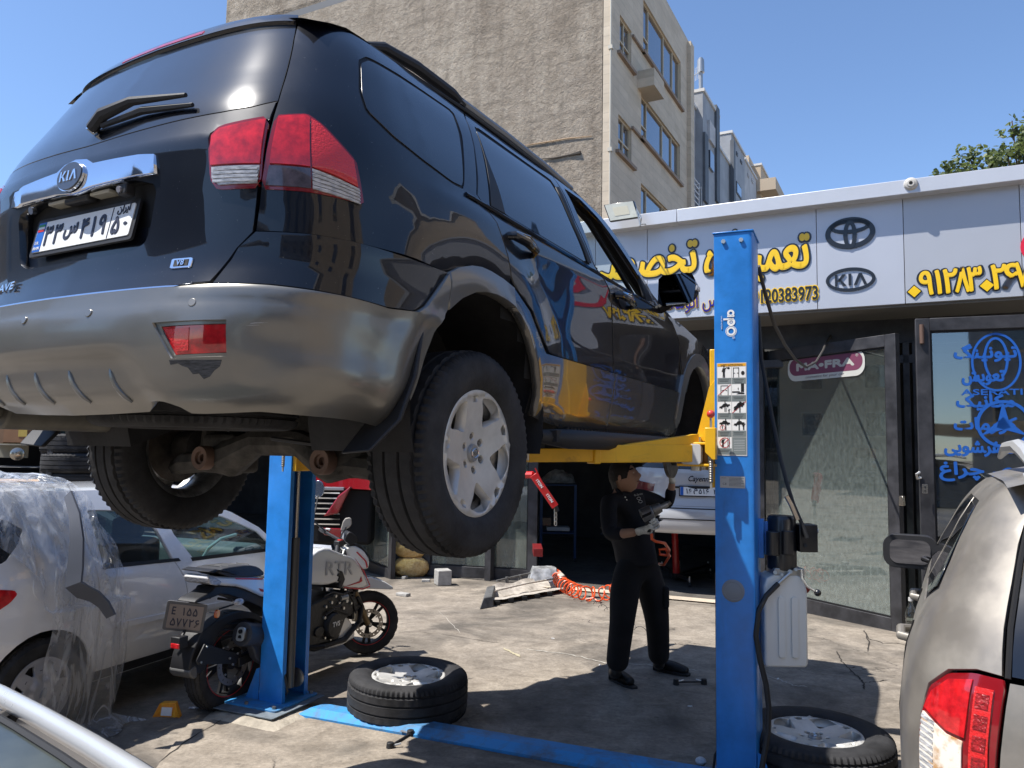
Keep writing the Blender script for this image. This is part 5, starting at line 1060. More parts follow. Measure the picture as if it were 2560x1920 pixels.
stw = mat('sticker print pale', (.42, .42, .38), .5)
text('MA•FRA', .115, 'sticker_text', stw, stc, so_+Zs*.003+UP*.018, X1_, UP, .0006, bold=.008, wid=sw0*.74); text('cosmetics for your car', .042, 'sticker_text', mat('sticker print dark', (.06, .05, .06), .5), stc, so_+Zs*.003-UP*sw0*.105, X1_, UP, .0006, wid=sw0*.50, shear=.2)
text('®', .05, 'sticker_text', stw, stc, so_+Zs*.003+UP*sw0*.075+X1_*sw0*.41, X1_, UP, .0006)
Yd = 7.25; q0, q1 = at(2312, 1700, Yd), at(2760, 1700, Yd-.5)
D2, X2_, N2_, W2_, H2_, Z2_ = door('black framed glass door with blue Persian lettering and a three-pointed star', (q0.x, q0.y, gz(0, Yd)), (q1.x, q1.y, gz(0, Yd)), 3.02, g2, fw=.12)
dp2 = lambda px, py: onpl(px, py, N2_, V(D2.location).dot(N2_)-.012*(1 if N2_.y > 0 else -1)); Z2 = -N2_ if N2_.y > 0 else N2_
blv = mat('blue vinyl', (.010, .10, .42), .5)
def dtx(b, x0, x1, y, s_, bo=.006): p, r_ = dp2(x0, y), dp2(x1, y); text(b, s_, 'door_lettering', blv, D2, (p+r_)/2, X2_, UP, .001, bold=bo, wid=(r_-p).length)
for b_t, x0, x1, y in (('ﮓﻨﯿﻧﻮﯿﺗ', 2386, 2542, 882), ('ﺶﯾﻮﻌﺗ', 2406, 2510, 944), ('ﮏﯿﻧﺎﮑﻣ', 2392, 2536, 1006), ('ﺕﺎﻣﺭﻮﮐ', 2386, 2542, 1064), ('ﯽﯾﻮﺸﺮﻔﺻ', 2362, 2540, 1122), ('ﻍﺍﺮﭼ ﯼ', 2350, 2530, 1180)): dtx(b_t, x0, x1, y, .155)
dtx('ASERATI', 2404, 2556, 980, .075, .002)
o = dp2(2509, 1060)+Z2*.002; rr_ = (dp2(2509, 1060)-dp2(2440, 1060)).length; ring_on(D2, o, X2_, UP, rr_, rr_, .028, blv, .001, 'star_ring')
b = MB()
for k in range(3):
    q_ = R(90+120*k); e = X2_*math.cos(q_)+UP*math.sin(q_); s_ = X2_*math.cos(q_+math.pi/2)+UP*math.sin(q_+math.pi/2); b.add([o+e*rr_*.98, o+s_*.055-e*.03, o-s_*.055-e*.03], [(0, 1, 2)]); 
b.build('star', blv, D2, world=True, smooth=0)
o = dp2(2490, 905)+Z2*.002; ring_on(D2, o, X2_, UP, .20, .27, .02, blv, .001, 'oval_mark'); ring_on(D2, o+UP*.03, X2_, UP, .10, .20, .022, blv, .001, 'oval_mark', a0=-60, a1=240)
hg = MB().cyl((.05, -.05, H2_-.06), (.05, -.05, H2_-.24), .02, n=12).build('hinge', mat('rusty bolt', (.12, .08, .06)), D2); 
pl_ = MB().tube([(.0, -.05, 1.62), (-.03, -.07, 1.60), (-.02, -.06, 1.56), (.01, -.05, 1.57)], .012, 8).build('padlock_hasp', stl, D2)
lkp = at(2258, 1252, 7.9); lk_ = tag(MB().prism([(-.028, -.05), (.028, -.05), (.022, .05), (-.022, .05)], lkp, X1_, UP, Zs*.035).build('padlock', mat('steel rod', (.5, .5, .5)), world=True, bevel=.005), 'small steel padlock hanging on the edge of the sticker door', 'padlock')
lkq = at(2312, 1222, 7.15); ms = MB().prism(rrect(.045, .085, .006, 3), lkq, X2_, UP, Z2*.02).build('lock_case', mat('steel rod', (.5, .5, .5)), D2, world=True, bevel=.003)
for dz in (-.018, .018): MB().cyl(lkq+UP*dz+Z2*.02, lkq+UP*dz+Z2*.023, .007, n=10).build('lock_hole', dark, ms, world=True)
g3 = glassy('dusty low glass', (.62, .68, .64), refl=.06, dust=.42, dustcol=(.28, .32, .29), dscale=9)
door('dusty glass panel door at the right of the straw sacks, beside the workshop opening', gp(1054, 1440), gp(1342, 1455), 2.95, g3, fw=.14)
door('dusty glass panel door at the left of the straw sacks, turned inward', gp(868, 1408), gp(982, 1448), 2.95, g3, fw=.13)
# ---------------------------------------------------------------- things in the workshop mouth
def straw_sack(c, s_, label):
    t = MB(); c = V(c)
    t.grid(lambda u, v: (lambda d: c+V((d.x*s_[0], d.y*s_[1], d.z*s_[2]))*(1+.10*noise.noise(d*3+c)+.03*noise.noise(d*14)))(V((math.copysign(abs(math.cos(2*math.pi*u))**.7, math.cos(2*math.pi*u))*math.sin(math.pi*v)**.6, math.copysign(abs(math.sin(2*math.pi*u))**.7, math.sin(2*math.pi*u))*math.sin(math.pi*v)**.6, -math.cos(math.pi*v)))), 40, 20)
    return tag(t.build('straw_sack', mat('straw', (.62, .38, .13), .9, var=.35, vscale=40, bump=1, bscale=55, col2=(.80, .58, .28)), smooth=60), label, 'sack', 'straw filled sacks')
q = gp(1022, 1446); q.y += .25; straw_sack((q.x, q.y, gz(0, q.y)+.14), (.27, .16, .15), 'lower straw filled sack on the ground between two glass panels')
straw_sack((q.x-.02, q.y+.03, gz(0, q.y)+.42), (.25, .15, .15), 'middle straw filled sack lying on another sack'); straw_sack((q.x+.01, q.y+.04, gz(0, q.y)+.66), (.22, .14, .12), 'top straw filled sack of the small pile')
q = gp(1105, 1465); cbk = MB(); cbk.box((0, 0, .105), (.20, .22, .21)); cbk = cbk.build('concrete_block', mat('cast concrete', (.36, .35, .33), .9, var=.2, vscale=12, bump=.6, bscale=40), bevel=.012); cbk.location = (q.x, q.y+.11, gz(0, q.y)); cbk.rotation_euler = (0, 0, .35); tag(cbk, 'small grey concrete block in front of the dusty glass panel', 'concrete block')
for i, (x, y, s_) in enumerate(((1065, 1455, .12), (1012, 1447, .11), (1008, 1490, .17), (1040, 1440, .08))):
    q = gp(x, y); o_ = MB().box((0, 0, .02), (s_, s_*.55, .04)).build('stone_chip', mat('cast concrete', (.36, .35, .33)), bevel=.008); o_.location = (q.x, q.y, q.z); o_.rotation_euler = (0, 0, i*1.3)
    tag(o_, ('pale stone piece beside the concrete block', 'small pale stone piece below the straw sacks', 'flat pale stone slab right of the front motorcycle wheel', 'tiny stone piece by the panel foot')[i], 'stone')
# coiled orange air hose
def coil(pts, r_, turns, wire, n=14):
    P_ = [V(p) for p in pts]; out = []; N_ = turns*n
    L_ = [0]
    for a_, b__ in zip(P_, P_[1:]): L_.append(L_[-1]+(b__-a_).length)
    def pos(s__):
        for i in range(len(P_)-1):
            if s__ <= L_[i+1] or i == len(P_)-2: return P_[i].lerp(P_[i+1], (s__-L_[i])/(L_[i+1]-L_[i])), (P_[i+1]-P_[i]).normalized()
    for k in range(N_+1):
        p, d = pos(L_[-1]*k/N_); u = UP; w = d.cross(u).normalized(); u = w.cross(d); q_ = 2*math.pi*k/n; out.append(p+(u*math.sin(q_)+w*math.cos(q_))*r_)
    return out
hp = [gp(1388, 1436, .10), gp(1408, 1462, .10), gp(1440, 1478, .10), gp(1475, 1486, .10), gp(1510, 1484, .10), gp(1545, 1474, .11)]
tag(MB().tube(coil(hp, .085, 18, .01, 18), .0095, 6).build('air_hose', mat('orange hose', (.80, .10, .02), .35, coat=.3), world=True), 'coiled orange air hose lying on the doorstep behind the mechanic', 'air hose')
wp_ = [gp(1448, 1488, .01), gp(1475, 1500, .01), gp(1500, 1515, .01), gp(1530, 1532, .01), gp(1570, 1562, .01), gp(1600, 1575, .01), gp(1625, 1583, .01)]
tag(MB().tube(coil(wp_, .035, 11, .003), .003, 4).build('thin_coil_wire', rub, world=True), 'thin black coiled wire trailing over the concrete', 'wire')
# engine undertray on the floor
ut = thing('undertray', 'dusty grey plastic engine undertray lying upside on the concrete', 'undertray', gp(1310, 1490))
U0, U1, U2, U3 = gp(1222, 1516), gp(1412, 1483), gp(1390, 1448), gp(1232, 1478)
um = mat('dusty plastic', (.42, .38, .33), .85, var=.25, vscale=14, bump=.2); um2 = mat('dark dusty plastic', (.10, .10, .10), .8, var=.3, vscale=12)
def UT(u, v, h=0): p = U0*(1-u)*(1-v)+U1*u*(1-v)+U2*u*v+U3*(1-u)*v; return V((p.x, p.y, gz(p.x, p.y)+h))
def tray(u, v): return UT(u, v, .03+.035*math.sin(v*9+1)+.02*math.sin(u*17)*v+.05*(v > .82)+.012*noise.noise(V((u*8, v*8, 0))))
MB().grid(tray, 34, 16).build('tray_sheet', um, ut, world=True, smooth=50)
b = MB(); b.hexa([UT(-.10, -.10), UT(.06, -.10), UT(.06, .75), UT(-.10, .75), UT(-.06, -.05, .12), UT(.04, -.05, .12), UT(.04, .65, .13), UT(-.06, .65, .13)]); b.build('tray_end', um2, ut, world=True, bevel=.01)
b = MB(); b.hexa([UT(.93, .1), UT(1.03, .1), UT(1.03, 1.0), UT(.93, 1.0), UT(.95, .15, .20), UT(1.02, .15, .21), UT(1.02, .9, .17), UT(.95, .9, .16)]); b.build('tray_end', um, ut, world=True, bevel=.01)
for k in range(4): MB().cyl(UT(.2+.2*k, .98, .02), UT(.2+.2*k, .98, .16), .03, .022, 10).build('tray_peg', um2, ut, world=True)
for k in range(5): MB().box(UT(.1+.17*k, -.03, .03), (.07, .03, .05)).build('tray_clip', dark, ut, world=True, bevel=.006)
MB().tube([UT(.05, .98, .13), UT(.5, 1.0, .15), UT(.95, .98, .17)], .014, 6).build('tray_edge', um2, ut, world=True)
MB().tube([UT(.0, .45, .09), UT(.5, .5, .11), UT(.97, .45, .12)], .012, 6).build('tray_edge', um, ut, world=True)
# wrapped parcel
q = gp(1362, 1465); pc_ = MB().grid(lambda u, v: V((q.x+(u-.5)*.50, q.y+.25+(v-.5)*.45, gz(0, q.y)+.22*min(1, 6*min(u, 1-u, v, 1-v))+.02*noise.noise(V((u*9, v*9, 3))))), 18, 16).build('wrapped_parcel', mat('crumpled foil wrap', (.40, .41, .42), .3, metal=.3, var=.4, vscale=9, bump=.8, bscale=20), smooth=30); tag(pc_, 'parcel in crumpled clear wrap by the panel at the workshop mouth', 'parcel')
# blue tool trolley
blt = mat('trolley blue', (.02, .06, .16), .5); redm = mat('jack red', (.55, .02, .02), .35, coat=.3, var=.1)
q = gp(1395, 1405); Yt = q.y; tc_ = thing('tool_trolley', 'blue steel tool trolley with a tray on its lower shelf inside the workshop', 'trolley', q)
def TB(nm, m_, x0, y0, x1, y1, Y0, dp, par, bev=.003):
    a, c_ = at(x0, y0, Y0), at(x1, y1, Y0); return MB().box(V(((a.x+c_.x)/2, Y0+dp/2, (a.z+c_.z)/2)), (max(.006, abs(c_.x-a.x)), dp, max(.006, abs(a.z-c_.z)))).build(nm, m_, par, world=True, bevel=bev)
for x in (1353, 1438): 
    for dy in (0, .45): TB('trolley_leg', blt, x-2, 1212, x+2, 1398, Yt+dy, .025, tc_)
for y in (1212, 1332): TB('trolley_shelf', blt, 1351, y-1, 1440, y+3, Yt, .47, tc_)
TB('tray', mat('pale tray', (.5, .5, .52), .5), 1368, 1318, 1424, 1328, Yt+.05, .3, tc_); TB('tool_box', blkp, 1352, 1294, 1378, 1314, Yt+.08, .2, tc_)
for x in (1353, 1438): MB().cyl(at(x-3, 1402, Yt), at(x+3, 1402, Yt), .045, n=14).build('castor', rub, tc_, world=True)
bag = MB().grid(lambda u, v: at(1352+86*u, 1208-34*math.sin(math.pi*u)**.5*v-6*noise.noise(V((u*6, v*6, 0)))*v, Yt+.2+.15*math.sin(v*3)), 20, 8).build('plastic_bag', mat('clear bag', (.25, .25, .24), .3, var=.6, vscale=8, bump=.8, bscale=25), smooth=40); tag(bag, 'crumpled clear plastic bag on top of the blue trolley', 'bag')
# engine crane boom with chain
Ye = 9.9; ec = thing('engine_crane', 'red engine crane boom marked 1TON with a hanging chain', 'engine crane', at(1340, 1390, Ye))
p0, p1 = at(1333, 1187, Ye), at(1388, 1266, Ye); MB().bar(p0, p1, .10, .095).build('boom', redm, ec, world=True, bevel=.004)
dB = (p1-p0).normalized(); nB = V((-dB.z, 0, dB.x)); nB = nB if nB.z > 0 else -nB
for k in (.27, .73): text('1TON', .048, 'boom_text', wht, ec, p0.lerp(p1, k)-V((0, .053, 0)), dB, nB, .001, bold=.002)
MB().cyl(p1, p1+V((.03, 0, -.06)), .03, n=12).build('boom_tip', blkp, ec, world=True)
for k in range(8): c = at(1387+(k % 2)*2, 1272+k*5.2, Ye); MB().tube([c+V((.016*math.cos(q_)*(1 if k % 2 else .3), .016*math.cos(q_)*(.3 if k % 2 else 1), .03*math.sin(q_))) for q_ in [i*.7854 for i in range(8)]], .0055, 6, closed=True).build('chain_link', stl, ec, world=True)
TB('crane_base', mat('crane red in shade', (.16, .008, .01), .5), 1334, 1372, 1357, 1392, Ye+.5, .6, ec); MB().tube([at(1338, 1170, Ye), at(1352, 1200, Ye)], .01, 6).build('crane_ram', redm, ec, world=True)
MB().tube([at(1300, 1187, Ye+.1), p0], .045, 8).build('boom_root', redm, ec, world=True)
# transmission jack
Yj = gp(1690, 1452).y; tj = thing('transmission_jack', 'red upright transmission jack on castors left of the near post', 'jack', gp(1690, 1452))
MB().cyl(at(1691, 1432, Yj), at(1683, 1242, Yj), .055, .045, 20).build('jack_column', redm, tj, world=True); MB().box(at(1692, 1438, Yj), (.18, .2, .07)).build('jack_foot', blkp, tj, world=True, bevel=.006)
MB().cyl(at(1683, 1242, Yj), at(1683, 1232, Yj), .06, n=16).build('jack_head', stl, tj, world=True); MB().cyl(at(1690, 1246, Yj-.05), at(1710, 1246, Yj-.05), .03, n=14).build('saddle_pin', stl, tj, world=True)
MB().tube([at(x, y, Yj-.06) for x, y in ((1668, 1272), (1706, 1273), (1707, 1307), (1670, 1306))], .008, 6, closed=True).build('handle_loop', redm, tj, world=True)
TB('jack_handle', redm, 1646, 1277, 1670, 1283, Yj-.05, .03, tj); TB('jack_label', wht, 1681, 1278, 1691, 1294, Yj-.062, .003, tj)
MB().lathe([(.016+.004*(k % 2), k*.012) for k in range(16)], at(1698, 1432, Yj), (0, 0, 1), 12).build('return_spring', stl, tj, world=True)
for a_, b__ in (((1692, 1438, Yj), (1724, 1462, Yj-.35)), ((1692, 1438, Yj), (1776, 1440, Yj+.1)), ((1692, 1438, Yj), (1655, 1420, Yj+.3)), ((1692, 1438, Yj), (1770, 1420, Yj+.5))):
    p = at(*a_); r_ = gp(b__[0], b__[1]+8); e = V((r_.x, r_.y, r_.z+.11)); lg = MB().bar(p, e, .05, .04).build('leg', blkp, tj, world=True, bevel=.003)
    MB().cyl(e+V((-.018, 0, -.07)), e+V((.018, 0, -.07)), .042, n=16).build('castor', rub, lg, world=True); MB().cyl(e+V((0, 0, -.06)), e+V((0, 0, .05)), .012, n=8).build('castor_stem', stl, lg, world=True)
# strip lamp glow seen left of the sticker door
lt_ = MB().box(at(1905, 968, 12.5), (.14, .5, .10)).build('workshop_lamp', mat('lit lamp', (1, .98, .92), emit=9), bevel=.01); tag(lt_, 'small lit lamp deep in the dark workshop right of the near post', 'lamp')
# ---------------------------------------------------------------- left end of the workshop
tyr_old = tyre_m
def loose_tyre(loc, rot, label, grp=None, Rt=.33, Wt=.215, rr=.20, n=90):
    o_ = make_tyre(None, Rt, Wt, rr, (0, 0, 1), n=n); o_.location = loc; o_.rotation_euler = rot; return tag(o_, label, 'tyre', grp)
Yk = 8.6; c = at(182, 1200, Yk)
for k in range(9):
    z = gz(0, Yk)+.108+k*.212; loose_tyre((c.x+.02*math.sin(k*2.1), Yk+.02*math.cos(k*3), z), (0, 0, k), 'used tyre in the tall stack behind the plastic-draped car, %s' % ('lowest of the stack', 'second from the ground', 'third from the ground', 'fourth from the ground', 'middle one', 'sixth from the ground', 'third from the top', 'second from the top', 'topmost one')[k], 'tyre stack at the far left')
door('narrow glass leaf with black frame beside the tyre stack', at(92, 1600, 8.3)-UP*0+V((0, 0, gz(0, 8.3)-at(92, 1600, 8.3).z)), at(300, 1600, 9.6)+V((0, 0, gz(0, 9.6)-at(300, 1600, 9.6).z)), 2.9, glassy('greenish glass', (.55, .66, .63), refl=.10, dust=.25, dustcol=(.3, .38, .36)), fw=.10)
Yb = 10.5; sh2 = thing('storage_shelf', 'dark storage shelf with cartons at the far left of the workshop', 'shelf', at(20, 1300, Yb))
for y in (1110, 1166, 1185): TB('shelf_board', mat('shelf grey', (.12, .12, .12), .6), -60, y, 90, y+4, Yb, .5, sh2)
TB('shelf_panel', mat('pale board', (.30, .28, .22), .7), -60, 1108, 68, 1145, Yb+.45, .02, sh2)
for i, (x0, x1, y0, y1, cc) in enumerate(((-50, 8, 1066, 1108, (.20, .12, .07)), (10, 68, 1066, 1107, (.24, .13, .07)))):
    o_ = TB('carton', mat('carton %d' % i, cc, .8, var=.1), x0, y0, x1, y1, Yb+.02, .4, None); tag(o_, ('brown carton at the left edge on the top shelf', 'brown carton with a yellow label on the top shelf')[i], 'carton')
TB('carton_label', mat('yellow label', (.45, .33, .08), .6), 47, 1066, 67, 1092, Yb+.015, .003, bpy.data.objects['carton.001'])
MB().lathe([(0, .02), (.05, .02), (.085, .0), (.09, -.02), (0, -.02)], at(43, 1135, Yb-.03), (.5, -1, 0), 24).build('pulley_disc', mat('steel rod', (.4, .4, .4)), sh2, world=True)
o_ = MB().box(V((at(40, 1205, 9.4).x, 9.4, at(40, 1205, 9.4).z)), (.85, .5, .05)).build('cardboard_sheet', mat('cardboard', (.50, .30, .13), .8, var=.08), bevel=.004); o_.rotation_euler = (0, 0, 0); tag(o_, 'open tan cardboard box lid behind the plastic-draped car', 'cardboard')
tb_ = MB().box(V((at(40, 1215, 9.5).x, 9.5, .55)), (1.2, .6, 1.0)).build('work_bench', mat('bench steel', (.06, .06, .065), .6), bevel=.01); tag(tb_, 'dark steel bench carrying the open cardboard', 'bench')
# ================================================================ BUILDINGS BEHIND
K = V((2.72, 23.7, 0))
def tz(px, py, out=0): d = ray(px, py); t = ((K+FA*out)-O).dot(FA)/d.dot(FA); p = O+d*t; return (p-K).dot(FN), p.z
def BW(s_, z): return K-FA*s_+UP*z
def plaster():
    m = bpy.data.materials.new('rough cement render'); m.use_nodes = True; nt = m.node_tree; N = nt.nodes; L = nt.links.new; b = N['Principled BSDF']; b.inputs['Roughness'].default_value = .95; b.inputs['Specular IOR Level'].default_value = .15
    tc = N.new('ShaderNodeTexCoord')
    def nz(s_, d_, r_, st=(1, 1, 1), dis=0):
        mp = N.new('ShaderNodeMapping'); mp.inputs['Scale'].default_value = st; L(tc.outputs['Object'], mp.inputs[0]); n = N.new('ShaderNodeTexNoise'); n.inputs['Scale'].default_value = s_; n.inputs['Detail'].default_value = d_; n.inputs['Roughness'].default_value = r_; n.inputs['Distortion'].default_value = dis; L(mp.outputs[0], n.inputs[0]); return n
    def ramp(s_, p0, c0, p1, c1):
        r = N.new('ShaderNodeValToRGB'); r.color_ramp.elements[0].position = p0; r.color_ramp.elements[1].position = p1; r.color_ramp.elements[0].color = (*c0, 1); r.color_ramp.elements[1].color = (*c1, 1); L(s_, r.inputs[0]); return r.outputs[0]
    def mul(a, b_, f=1):
        x = N.new('ShaderNodeMix'); x.data_type = 'RGBA'; x.blend_type = 'MULTIPLY'; x.inputs[0].default_value = f; L(a, x.inputs[6]); L(b_, x.inputs[7]); return x.outputs[2]
    c = ramp(nz(.35, 8, .65).outputs[0], .3, (.31, .262, .21), .7, (.46, .40, .325))
    c = mul(c, ramp(nz(3.2, 8, .7, (1, 1, 1), .6).outputs[0], .3, (.72, .70, .68), .7, (1.15, 1.15, 1.15)))
    # ghost of the block joints behind the render: warped grid
    dn = nz(1.1, 5, .6); sp = N.new('ShaderNodeSeparateXYZ'); vm = N.new('ShaderNodeVectorMath'); vm.operation = 'MULTIPLY_ADD'; vm.inputs[1].default_value = (.35, .35, .35); L(dn.outputs['Color'], vm.inputs[0]); L(tc.outputs['Object'], vm.inputs[2]); L(vm.outputs[0], sp.inputs[0])
    def lines(src, per, w_):
        a = N.new('ShaderNodeMath'); a.operation = 'PINGPONG'; a.inputs[1].default_value = per/2; L(src, a.inputs[0]); r = N.new('ShaderNodeMapRange'); r.inputs[1].default_value = 0; r.inputs[2].default_value = w_; r.inputs[3].default_value = 1; r.inputs[4].default_value = 0; L(a.outputs[0], r.inputs[0]); return r.outputs[0]
    a = N.new('ShaderNodeMath'); a.operation = 'MAXIMUM'; L(lines(sp.outputs['X'], 1.13, .12), a.inputs[0]); L(lines(sp.outputs['Z'], .92, .16), a.inputs[1])
    g = N.new('ShaderNodeMath'); g.operation = 'MULTIPLY'; L(a.outputs[0], g.inputs[0]); L(ramp(nz(.8, 4, .6).outputs[0], .42, (0, 0, 0), .62, (1, 1, 1)), g.inputs[1])
    iv = N.new('ShaderNodeMapRange'); iv.inputs[3].default_value = 1; iv.inputs[4].default_value = .74; L(g.outputs[0], iv.inputs[0]); cc = N.new('ShaderNodeCombineColor'); [L(iv.outputs[0], cc.inputs[i]) for i in range(3)]; c = mul(c, cc.outputs[0])
    c = mul(c, ramp(nz(1.6, 6, .6, (1, 1, .15)).outputs[0], .35, (.80, .78, .76), .65, (1.08, 1.08, 1.08)), .8)
    L(c, b.inputs['Base Color'])
    bp = N.new('ShaderNodeBump'); bp.inputs['Strength'].default_value = 1; bp.inputs['Distance'].default_value = .09; ad = N.new('ShaderNodeMath'); ad.operation = 'ADD'; L(nz(7, 9, .75, (1, 1, 1), .7).outputs[0], ad.inputs[0]); L(nz(1.5, 5, .6).outputs[0], ad.inputs[1]); L(ad.outputs[0], bp.inputs['Height']); L(bp.outputs[0], b.inputs['Normal'])
    return m
stone = mat('beige stone cladding', (.56, .47, .36), .75, var=.10, vscale=.8, stretch=(1, 1, 3), bump=.25, bscale=12)
def clad(m, bw, bh, dk=.80):
    nt = m.node_tree; N = nt.nodes; b = N['Principled BSDF']; src = b.inputs['Base Color'].links[0].from_socket; tc = N.new('ShaderNodeTexCoord'); sp = N.new('ShaderNodeSeparateXYZ'); nt.links.new(tc.outputs['Object'], sp.inputs[0]); cb_ = N.new('ShaderNodeCombineXYZ'); nt.links.new(sp.outputs['Y'], cb_.inputs[0]); nt.links.new(sp.outputs['Z'], cb_.inputs[1])
    br = N.new('ShaderNodeTexBrick'); br.inputs['Color1'].default_value = (1, 1, 1, 1); br.inputs['Color2'].default_value = (.90, .89, .87, 1); br.inputs['Mortar'].default_value = (dk, dk, dk, 1); br.inputs['Scale'].default_value = 1; br.inputs['Brick Width'].default_value = bw; br.inputs['Row Height'].default_value = bh; br.inputs['Mortar Size'].default_value = .012; nt.links.new(cb_.outputs[0], br.inputs[0])
    x = N.new('ShaderNodeMix'); x.data_type = 'RGBA'; x.blend_type = 'MULTIPLY'; x.inputs[0].default_value = 1; nt.links.new(src, x.inputs[6]); nt.links.new(br.outputs['Color'], x.inputs[7]); nt.links.new(x.outputs[2], b.inputs['Base Color'])
clad(stone, .95, .32)
stone2 = mat('brown stone ledge', (.27, .20, .15), .75, var=.12, vscale=2)
fr_b = mat('beige window frame', (.52, .43, .30), .5); wgl = mat('dark window glass', (.035, .04, .055), .05, spec=1.0, coat=1, coatr=.0)
white_st = mat('aged white stone', (.42, .42, .43), .8, var=.25, vscale=.6, bump=.2, bscale=8); dk_st = mat('dark granite', (.09, .10, .115), .6, var=.2, vscale=1); lt_st = mat('grey stone cladding', (.30, .315, .34), .7, var=.15, vscale=.9)
grap = mat('brown gravelly render', (.24, .18, .13), .95, var=.35, vscale=4, bump=1, bscale=20)
HB = 19.6; LB_ = 17.3; TF = tz(1709, 90)[0]
bld = thing('apartment_building', 'tall apartment block with a blank rough grey-brown side wall and beige stone front', 'building', K-FA*8+FN*4, -SY)
def panel(name, m_, parent, o_, X, Y, outline, holes=(), dep=.30):
    """wall sheet with real openings; X,Y in-plane, thickness away from the viewer"""
    ov, tr, lo = flat(outline, holes); Z = X.cross(Y).normalized()*-dep; b = MB(); P_ = [o_+X*x+Y*y for x, y in ov]; n = len(P_); b.add(P_+[p+Z for p in P_], tr+[tuple(reversed([i+n for i in f])) for f in tr])
    for L_ in lo: k = len(L_); q_ = [P_[i] for i in L_]; b.add(q_+[p+Z for p in q_], [(i, (i+1) % k, (i+1) % k+k, i+k) for i in range(k)])
    return b.build(name, m_, parent, world=True, smooth=0)
MB().grid(lambda u, v: BW(LB_*u, (HB+.0)*v-.5)+FN*.0, 2, 2).build('side_wall', plaster(), bld, world=True, smooth=0)
MB().box((K-FA*LB_/2+FN*(TF/2+.02))+UP*HB/2, (LB_-.05, TF, HB-.04), (FA, FN, UP)).build('core', mat('inner grey', (.12, .12, .12)), bld, world=True)
MB().box((K-FA*1.1+FN*(TF/2))+UP*(HB+.06), (2.3, TF+.12, .14), (FA, FN, UP)).build('roof_edge', mat('pale coping', (.6, .58, .55)), bld, world=True)
MB().box((K-FA*(LB_/2+2.2)+FN*(TF/2+.02))+UP*(HB+3), (LB_-4.4, TF, 6.4), (FA, FN, UP)).build('upper_block', plaster(), bld, world=True)
# front with openings
def rect_px(x0, yt, x1, yb):  # opening from its near-top and far-bottom corners
    a, zt = tz(x0, yt); b_, zb = tz(x1, yb); return a, b_, zb, zt
ws = []
for x0, y0, x1, y1 in ((1527, 41, 1556, 178), (1522.7, 288.6, 1556, 416.7)):
    a, zt = tz(x0, y0); c, zb = tz(x1, y1); ws.append([a, c, zb, zt, 'small'])
a0 = tz(1586.5, 143)[0]; a1 = tz(1683, 265)[0]; z1 = (tz(1586.5, 143)[1]+tz(1683, 265)[1])/2; zt1 = tz(1683, 160)[1]
b0, b1 = tz(1581, 343)[0], tz(1681, 464)[0]; z2 = (tz(1581, 343)[1]+tz(1681, 464)[1])/2; zt2 = (tz(1581, 239)[1]+tz(1681, 365)[1])/2
ws += [[a0, a1, z1, zt1, 'big'], [b0, b1, z2, zt2, 'big']]; FH = z1-z2
ws += [[b0, b1, z2-FH, zt2-FH, 'big'], [a0, a1, z1+FH, zt1+FH, 'big']]
s1, s2 = ws[0], ws[1]; ws += [[s1[0], s1[1], s1[2]+FH, s1[3]+FH, 'small'], [s2[0], s2[1], s2[2]-FH, s2[3]-FH, 'small']]
ws = [w_ for w_ in ws if w_[3] < HB-.3 and w_[2] > .5]
out_ = [(0, -.5), (TF, -.5), (TF, HB-.02), (0, HB-.02)]
Fo = K+FA*.32
panel('front_wall', stone, bld, Fo, FN, UP, out_, [[(a, zb), (b_, zb), (b_, zt), (a, zt)] for a, b_, zb, zt, k in ws], dep=.30)
for a, b_, zb, zt, k in ws:
    w0 = MB(); nx = 2 if k == 'small' else 5; fw = .055
    pos = [a+(b_-a)*i/nx for i in range(nx+1)] if k == 'small' else [a, a+(b_-a)*.16, a+(b_-a)*.55, a+(b_-a)*.80, b_]
    for i, x in enumerate(pos): w0.box(Fo-FA*.12+FN*min(max(x, a+fw/2), b_-fw/2)+UP*(zb+zt)/2, (.09, fw, zt-zb-.01), (FA, FN, UP))
    zz = [zb+fw/2, zt-fw/2]+([zb+(zt-zb)*.42] if k == 'small' else [])
    for z in zz: w0.box(Fo-FA*.12+FN*(a+b_)/2+UP*z, (.088, b_-a-.01, fw), (FA, FN, UP))
    if k == 'big': w0.box(Fo-FA*.12+FN*(pos[0]+pos[1])/2+UP*(zb+(zt-zb)*.35), (.088, pos[1]-pos[0], fw), (FA, FN, UP))
    f_ = w0.build('window_frame', fr_b, bld, world=True)
    for x0_, x1_ in zip(pos, pos[1:]):
        if k == 'small':
            for za, zc in ((zb, zb+(zt-zb)*.42), (zb+(zt-zb)*.42, zt)): MB().box(Fo-FA*.13+FN*(x0_+x1_)/2+UP*(za+zc)/2, (.01, x1_-x0_, zc-za), (FA, FN, UP)).build('pane', wgl, f_, world=True)
        else: MB().box(Fo-FA*.13+FN*(x0_+x1_)/2+UP*(zb+zt)/2, (.01, x1_-x0_, zt-zb), (FA, FN, UP)).build('pane', wgl, f_, world=True)
    MB().box(Fo+FA*.05+FN*(a+b_)/2+UP*(zb-.07), (.14, (b_-a)+(.5 if k == 'small' else .35), .11), (FA, FN, UP)).build('sill', stone2, bld, world=True)
tb0 = tz(1556, 200)[0]; ap = FH
for dz in (0, -FH, FH):
    zc = z1+.02+dz
    if zc < HB-1 and zc > 1: MB().box(Fo+FA*.04+FN*(tb0+a0)/2+UP*(zc-.10), (.10, a0-tb0, .09), (FA, FN, UP)).build('string_course', stone2, bld, world=True)
